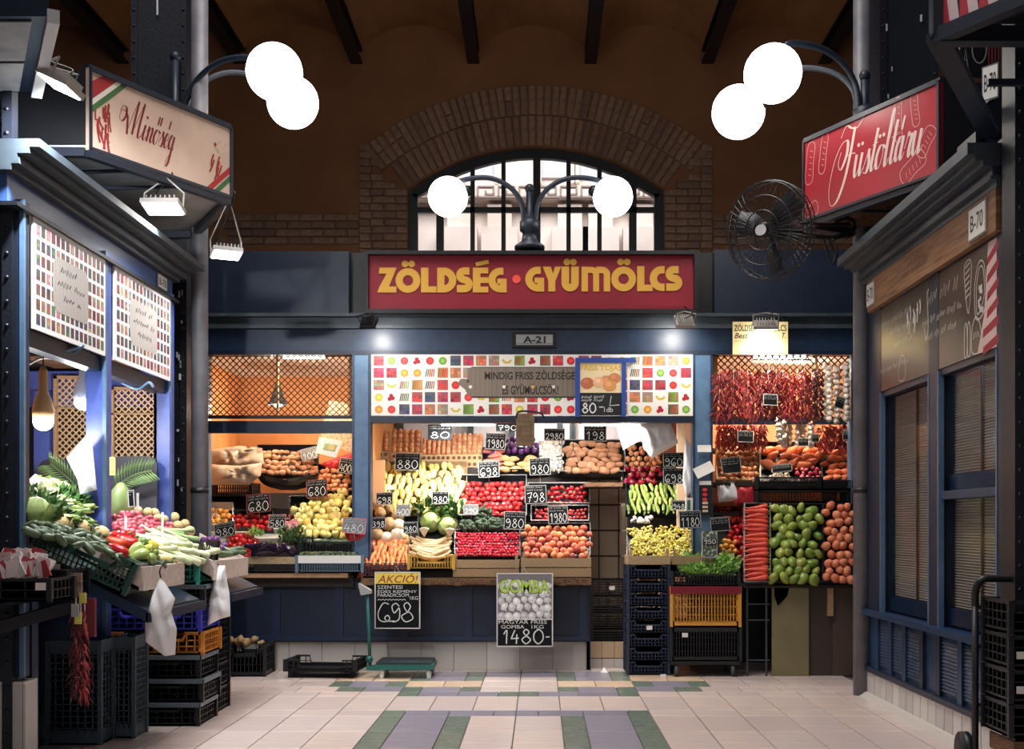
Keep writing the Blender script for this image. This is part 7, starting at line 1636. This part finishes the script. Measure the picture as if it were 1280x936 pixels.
pl('lime_pepper', 'yellow-green pepper between the red ones and the leeks', 'pepper', 'yellow-green peppers on the sloped table', [(162, 672), (188, 674), (196, 690), (180, 700), (158, 694)], 9.5, 8, .12, ax=(1, .2, -.2), aj=.8, heap=.04)
pl('leek', 'pale green leek laid across the sloped table', 'leek', 'leeks on the sloped table', [(186, 662), (212, 660), (258, 684), (250, 692), (196, 694), (184, 680)], 11, 5.6, .13, ax=(1, .5, -.35), aj=.25, heap=.04)
pl('radish', 'pink radish in the crate under the leaning price card', 'radish', 'radishes on the sloped table', [(142, 646), (160, 640), (196, 646), (220, 656), (216, 664), (190, 668), (160, 666), (142, 660)], 5.4, 4.6, .12, heap=.03, sc=(1.0, 1.25))
pl('small_melon', 'small tan melon at the back of the radishes', 'melon', 'small melons behind the radishes', [(166, 632), (190, 634), (240, 660), (236, 668), (196, 648), (164, 642)], 9.5, 8, .14, sc=(.62, .8)) if K.setdefault('small_melon', K['orange_melon']) else 0
pl('yellow_pepper', 'pale green pepper in the dense row along the table end', 'pepper', 'pale peppers at the table end', [(196, 672), (236, 676), (244, 694), (200, 700)], 9, 7, .12, ax=(1, .3, -.3), aj=.4)
pl('cucumber', 'dark cucumber in the box next to the drain pipe', 'cucumber', 'cucumbers by the drain pipe', [(262, 684), (300, 686), (300, 694), (256, 694)], 9, 5, .08, ax=(1, .5, -.2), aj=.4)
pl('red_onion', 'dark purple onion on the table end by the drain pipe', 'onion', 'purple onions by the drain pipe', [(244, 668), (276, 676), (290, 686), (256, 690)], 7, 6, .10)
pl('green_pepper', 'long dark green pepper heaped behind the melons', 'pepper', 'dark green peppers at the herb end', [(72, 620), (108, 632), (112, 656), (100, 656), (70, 640)], 9, 6, .16, ax=(1, .3, -.3), aj=.4, heap=.04)
for i, (u, v, s) in enumerate(((79, 655, 1.05), (91, 650, .95), (101, 660, .9), (126, 668, .9))):
    put('melon', on(u, v, .15), ['netted tan melon nearest the cucumbers', 'netted tan melon at the back of the group', 'netted tan melon beside the dark green peppers', 'pale round melon at the foot of the blue post'][i], 'melon', 'melons on the sloped table', sc=s*1.1, me=K['orange_melon'][0])
for i, (u, v, s) in enumerate(((52, 614, 1), (64, 612, .9), (76, 616, .9), (44, 640, 1.0))):
    put('cabbage', on(u, v, .16), ['pale green cabbage under the wooden lamp', 'pale green cabbage beside the leaning price card', 'small pale cabbage beside the palm frond', 'pale cauliflower-like cabbage at the edge of the herbs'][i], 'cabbage', None, TN, sc=s, me=leafball(.085, 50+i, M_CAB))
for i, (u, v, r, m) in enumerate(((50, 640, .16, M_HERB), (62, 650, .15, M_HERB), (44, 628, .13, M_LEEK), (80, 628, .12, M_LEAF))):
    put('herb_bunch', on(u, v, .12), ['bushy dark green herb bunch over the cucumbers', 'spiky dark green herb bunch beside the melons', 'pale leafy bunch behind the herbs', 'dark leafy bunch above the melons'][i], 'herbs', None, TN, me=leafclump(160, r, m, 80+i, .5, .045, 1.1))
for i, (u, v) in enumerate(((40, 606), (38, 622), (44, 614))): put('garlic_bulb', on(u, v, .18), 'large pale violet garlic bulb at the near post, %s' % ['topmost', 'lowest', 'behind the other two'][i], 'garlic', 'large garlic bulbs', TN, sc=2.4, me=K['garlic'][0])
b = MB(); b.lathe([(0,-.1),(.045,-.09),(.07,-.04),(.066,.02),(.042,.08),(.016,.115),(0,.12)], 16); put('papaya', P(150, 632, 7.9), 'big green papaya standing before the palm frond', 'papaya', None, Vector((.05, 0, 1)), sc=1.3, me=b.data('papaya', M_PAPAYA, True))
for i, (u0, u1, v0, v1, r, D) in enumerate(((76, 90, 604, 612, -.9, 7.3), (160, 168, 612, 634, .15, 7.6))):
    card('', ['white-edged price card leaning steeply among the cabbages', 'white-edged price card leaning against the papaya'][i], u0, u1, v0, v1, D=D, rot=r, n=2, fm=mat('white_frame', (206, 204, 200), .5))
for i, (u, v0, v1) in enumerate(((68, 620, 650), (157, 645, 672), (203, 640, 676), (172, 616, 640))):
    D = 6.9+.15*i; o = MB().pbox(u-1.5, u+1.5, v0, v1, D, .004).build('plastic_peg', M_CREAM); tag(o, ['white plastic price peg in the herbs', 'white plastic price peg in the radishes', 'white plastic price peg behind the leeks', 'white plastic price peg beside the papaya card'][i], 'price peg')
bag('white plastic bag hung from the blue post over the table', [(112, 540), (116, 560), (121, 612), (100, 618), (97, 600), (83, 572)], 7.05, .05, M_PLAST, 41)
t = thing('yellow_tag', 'yellow price tag stuck on the blue post', 'tag', P(141, 583, 7.13)); MB().pbox(137, 144, 571, 594, 7.13, .005).build('card', mat('yellow_tag_card', (206, 196, 90), .5), t); b = MB(); fr = Fr(P(137, 594, 7.129), (7.13/FPX, 0, 0), (0, 0, 7.13/FPX))
for q in range(3): ink_scribble(b, fr, 1, 3+q*7, 6.4, 4, .7, (60, 60, 40))
b.build('lettering', INK, t)
# foam boxes along the aisle edge
M_FOAM = mat('white_foam', (214, 198, 188), .8, nz=(30, (196, 176, 164), .4, .7))
def foam_box(label, d0, d1, zt, h_, w_=.34):
    t = thing('foam_box', label, 'box', (-2.1, d0, zt-h_)); x1 = -2.08; x0 = x1-w_; dz = .5*w_
    for (a, b_, c, d) in ((x1-.025, x1, d0, d1),): MB().box(a, b_, c, d, zt-h_, zt).build('wall', M_FOAM, t)
    for c in (d0, d1-.025): MB().prism([(x0, c, zt-h_+dz), (x1-.025, c, zt-h_), (x1-.025, c, zt), (x0, c, zt+dz)], (0, .025, 0)).build('wall', M_FOAM, t)
    MB().prism([(x0, d0, zt-h_+dz), (x1-.025, d0, zt-h_), (x1-.025, d0, zt-h_+.02), (x0, d0, zt-h_+dz+.02)], (0, d1-d0, 0)).build('floor', M_FOAM, t)
    return t
foam_box('white foam box at the aisle edge beside the green crate', 6.3, 7.02, 1.045, .125); foam_box('white foam box at the aisle edge next to the drain pipe', 7.7, 8.55, 1.035, .125)
crate('plastic_crate', 'black crate end between the two foam boxes', (-2.56, 7.54, 1.08), .42, .4, .14, M_TRAYB, rot=(0, rad(8), 0), nv=12, nh=3, notch=.7)
# white bags hanging from the table edge
bag('white plastic bag on a hook below the foam box near the blue crate', [(200, 722), (206, 728), (219, 748), (214, 764), (221, 786), (219, 818), (206, 820), (182, 802), (181, 780), (190, 745)], 6.35, .06, M_PLAST, 51, hang=[(201, 722, 6.35), (200, 712, 6.33), (208, 700, 6.3)])
bag('white plastic bag on a hook below the foam box next to the drain pipe', [(272, 706), (281, 707), (283, 720), (287, 742), (288, 770), (274, 774), (259, 782), (261, 750)], 7.75, .06, M_PLAST, 53, hang=[(274, 706, 7.75), (268, 702, 7.72), (268, 690, 7.7)])
# stack of coloured crates under the table
cols = [('black', 'lowest black crate of the coloured stack under the table'), ('black', 'second black crate from the floor in the coloured stack'), ('black', 'third black crate from the floor, under the orange one'), ('orange', 'orange crate in the coloured stack under the table'), ('violet', 'violet-blue crate in the coloured stack under the table'), ('black', 'black crate between the violet and teal ones'), ('teal', 'teal crate near the top of the coloured stack')]
cm = {'black': M_TRAYB, 'orange': mat('orange_plastic', (206, 132, 50), .4), 'violet': mat('violet_plastic', (66, 68, 190), .4), 'teal': mat('teal_plastic', (56, 158, 138), .4)}
for i, (c, lab) in enumerate(cols):
    hh = .148; crate('plastic_crate', lab, (-2.77+(.02 if i % 2 else 0), 7.55+.01*i, i*hh), .62 if c != 'teal' else .6, .4, hh-.003, cm[c], 'coloured crates under the table', nv=12, nh=3, notch=.7, rim=mat('pale_crate_rim', (104, 116, 126), .4) if c == 'black' else None, solid=c in ('black',))
for i in range(5): crate('plastic_crate', ['lowest black crate of the stack behind, next to the drain pipe', 'second black crate of the stack behind the coloured one', 'third black crate of the stack behind the coloured one', 'fourth black crate of the stack behind the coloured one', 'topmost black crate of the stack behind the coloured one'][i], (-2.74, 8.02, i*.165), .56, .38, .162, M_TRAYB, 'black crates behind the coloured stack', nv=10, nh=3, notch=.7, solid=True)
M_SLATE = mat('slate_plastic', (76, 90, 100), .45)
crate('standing_crate', 'slate grey crate standing on end at the near side of the stack', (-2.83, 6.9, 0), .30, .3, .60, M_SLATE, nv=7, nh=14, notch=None, solid=True); crate('standing_crate', 'slate grey crate standing on end between the first and the stack', (-2.53, 7.12, 0), .12, .22, .60, M_SLATE, nv=4, nh=14, notch=None, solid=True)
# dried pepper packets on the nearest table
nt_ = thing('packet_table', 'dark narrow table with boxes of dried pepper packets nearest the viewer', 'table', (-2.7, 5.7, .6)); MB().prism([P(-60, 770, 5.6), P(52, 750, 5.6), P(102, 747, 6.1), (-3.4, 6.1, P(0, 747, 6.1).z)], (0, 0, .02)).build('table_top', M_IRON, nt_); MB().bar(P(-60, 800, 5.55), P(100, 755, 6.1), .03, .06).build('edge', M_IRON, nt_)
MB().box(-3.0, -2.92, 5.95, 6.0, 0, .9).build('leg', M_BLUE, nt_); MB().box(P(20, 0, 6.3).x, P(40, 0, 6.3).x, 6.3, 6.38, 0, .92).build('leg', M_BLUE, nt_)
for i, (u0, u1, v0, v1, D, lab) in enumerate(((-30, 62, 723, 752, 5.55, 'black box of pepper packets with a white sticker at the picture edge'), (64, 82, 712, 746, 5.85, 'black box with a red lining beside the pepper packets'))):
    a, b_ = P(u0, v1, D), P(u1, v0, D); crate('packet_box', lab, (a.x, D, a.z), b_.x-a.x, .28, b_.z-a.z, M_TRAYB, nv=3, nh=2, notch=None, solid=True, label_tag=(.82, .5) if i == 0 else None)
M_PKT = [mat('packet_white', (222, 214, 210), .3), mat('packet_red', (170, 60, 66), .3), mat('packet_pale', (206, 180, 176), .3)]
for i in range(46):
    u = 2+(i % 12)*5; r_ = i//12; v = 722-r_*5.5; 
    if u > 62-r_*6: continue
    o = MB().box(-.03, .03, -.006, .006, -.04, .04).build('spice_packet', FR.choice(M_PKT)); o.location = P(u, v, 5.62+r_*.05); o.rotation_euler = (FR.uniform(-.6, -.1), FR.uniform(-.6, .6), FR.uniform(-.4, .4)); tag(o, 'small dried pepper packet, %s row up, %s from the picture edge' % (ordw(r_), ordw(i % 12)), 'packet', 'pepper packets')
for i, (u0, u1, v0, v1, D, m, lab) in enumerate(((78, 102, 716, 746, 5.9, 0, 'tan and grey packet standing at the table corner'), (32, 38, 701, 712, 5.9, 2, 'pale packet upright at the back of the heap'), (64, 74, 705, 716, 5.9, 2, 'pale packet leaning above the red lining'), (99, 107, 741, 754, 5.7, 3, 'yellow label tied to the dried chilli bunch, the upper one'), (93, 101, 766, 780, 5.68, 3, 'yellow label tied to the dried chilli bunch, the lower one'), (89, 98, 755, 771, 5.66, 4, 'grey ticket tied to the dried chilli bunch'), (66, 72, 724, 732, 5.8, 3, 'yellow label on the box beside the packets'))):
    o = MB().pbox(u0, u1, v0, v1, D, .012).build('spice_packet' if i < 3 else 'label_ticket', [mat('packet_tan', (160, 136, 122), .5, nz=(40, (110, 86, 76), .45, .6)), None, M_PKT[2], mat('yellow_tag_card', (206, 196, 90), .5), M_RIM][m]); tag(o, lab, 'packet' if i < 3 else 'label')
for i, (u, m, dz) in enumerate(((95, CHD, 0), (101, CHS, 4), (106, CHD, 8))): put('chilli_string', P(u, 758+dz, 5.72+.03*i), ['dark chilli bunch hanging from the packet table, behind', 'red chilli bunch hanging from the packet table, middle', 'dark chilli bunch hanging from the packet table, nearest the aisle'][i], 'chilli string', None, Q0, me=m[i % 2], sc=(.62, .62, 1.02))
MB(); o = MB().pbox(101, 118, 748, 796, 6.0, .03).build('red_board', mat('dark_red_board', (112, 28, 40), .5)); tag(o, 'dark red board hanging behind the chilli bunches', 'board')
# white tiled block at the near corner
tbk = thing('tiled_block', 'low block of white upright tiles at the near corner of the herb table', 'block', (-2.8, 6.0, 0)); x1 = P(42, 0, 6.1).x; MB().box(-3.3, x1-.012, 6.0, 6.15, 0, .47).build('core', M_GROUT, tbk)
for i in range(5): MB().box(x1-.012-(i+1)*.135+.002, x1-.012-i*.135-.002, 5.988, 6.0, .06, .47).build('tile', M_TILEWHITE, tbk)
for i in range(1): MB().box(x1-.012, x1, 6.0+i*.15+.002, 6.15+i*.15-.002, .06, .47).build('tile', M_TILEWHITE, tbk)
MB().box(-3.3, x1, 5.99, 6.15, .47, .482).build('top_slab', M_TILEWHITE, tbk); MB().box(-3.3, x1+.004, 5.984, 6.15, 0, .058).build('skirting_tile', M_TILEWHITE, tbk)

# ---------------------------------------------------------------- hand truck with black crates by the right stall
ht = thing('hand_truck', 'black tubular hand truck holding black crates before the closed stall', 'hand truck', (2.3, 6.0, 0)); xa = P(1219, 0, 6.1).x; zt = P(0, 724, 6.1).z
for dx in (0, .42): MB().tube([(xa+dx, 6.1, .05), (xa+dx, 6.1, zt-.12)], .018, 8).build('rail', M_BLACK, ht, True)
MB().tube(cr([(xa, 6.1, zt-.13), (xa, 6.09, zt-.05), (xa+.03, 6.08, zt), (xa+.12, 6.08, zt+.005), (xa+.42, 6.08, zt+.005)], 6), .02, 8).build('handle', M_BLACK, ht, True)
for z in (.35, .65, .85): MB().tube([(xa, 6.1, z), (xa+.42, 6.1, z)], .01, 6).build('crossbar', M_BLACK, ht)
MB().box(xa-.02, xa+.44, 5.75, 6.12, .03, .045).build('toe_plate', M_BLACK, ht)
for x in (xa-.02, xa+.45): q = MB(); q.tube([(x-.02, 6.2, .1), (x+.02, 6.2, .1)], .1, 16); q.build('wheel', M_BLACK, ht, True)
for i in range(4): crate('plastic_crate', ['black crate lowest on the hand truck', 'black crate second from the bottom on the hand truck', 'black crate second from the top on the hand truck', 'black crate topmost on the hand truck'][i], (xa+.03, 5.72, .25+i*.165), .42, .34, .16, M_TRAYB, 'crates on the hand truck', nv=6, nh=3, notch=.7, solid=True, label_tag=(.06, .3) if i in (1, 2) else None)
wc = thing('wooden_box', 'old wooden box on the toe plate of the hand truck', 'box', (xa+.06, 5.74, .05)); MB().box(xa+.05, xa+.44, 5.74, 6.04, .05, .06).build('base', M_OLDWOOD, wc)
for j in range(2): MB().box(xa+.05, xa+.44, 5.73, 5.742, .06+j*.09, .14+j*.09).build('slat', M_OLDWOOD, wc); MB().box(xa+.05, xa+.062, 5.742, 6.04, .06+j*.09, .14+j*.09).build('slat', M_OLDWOOD, wc)
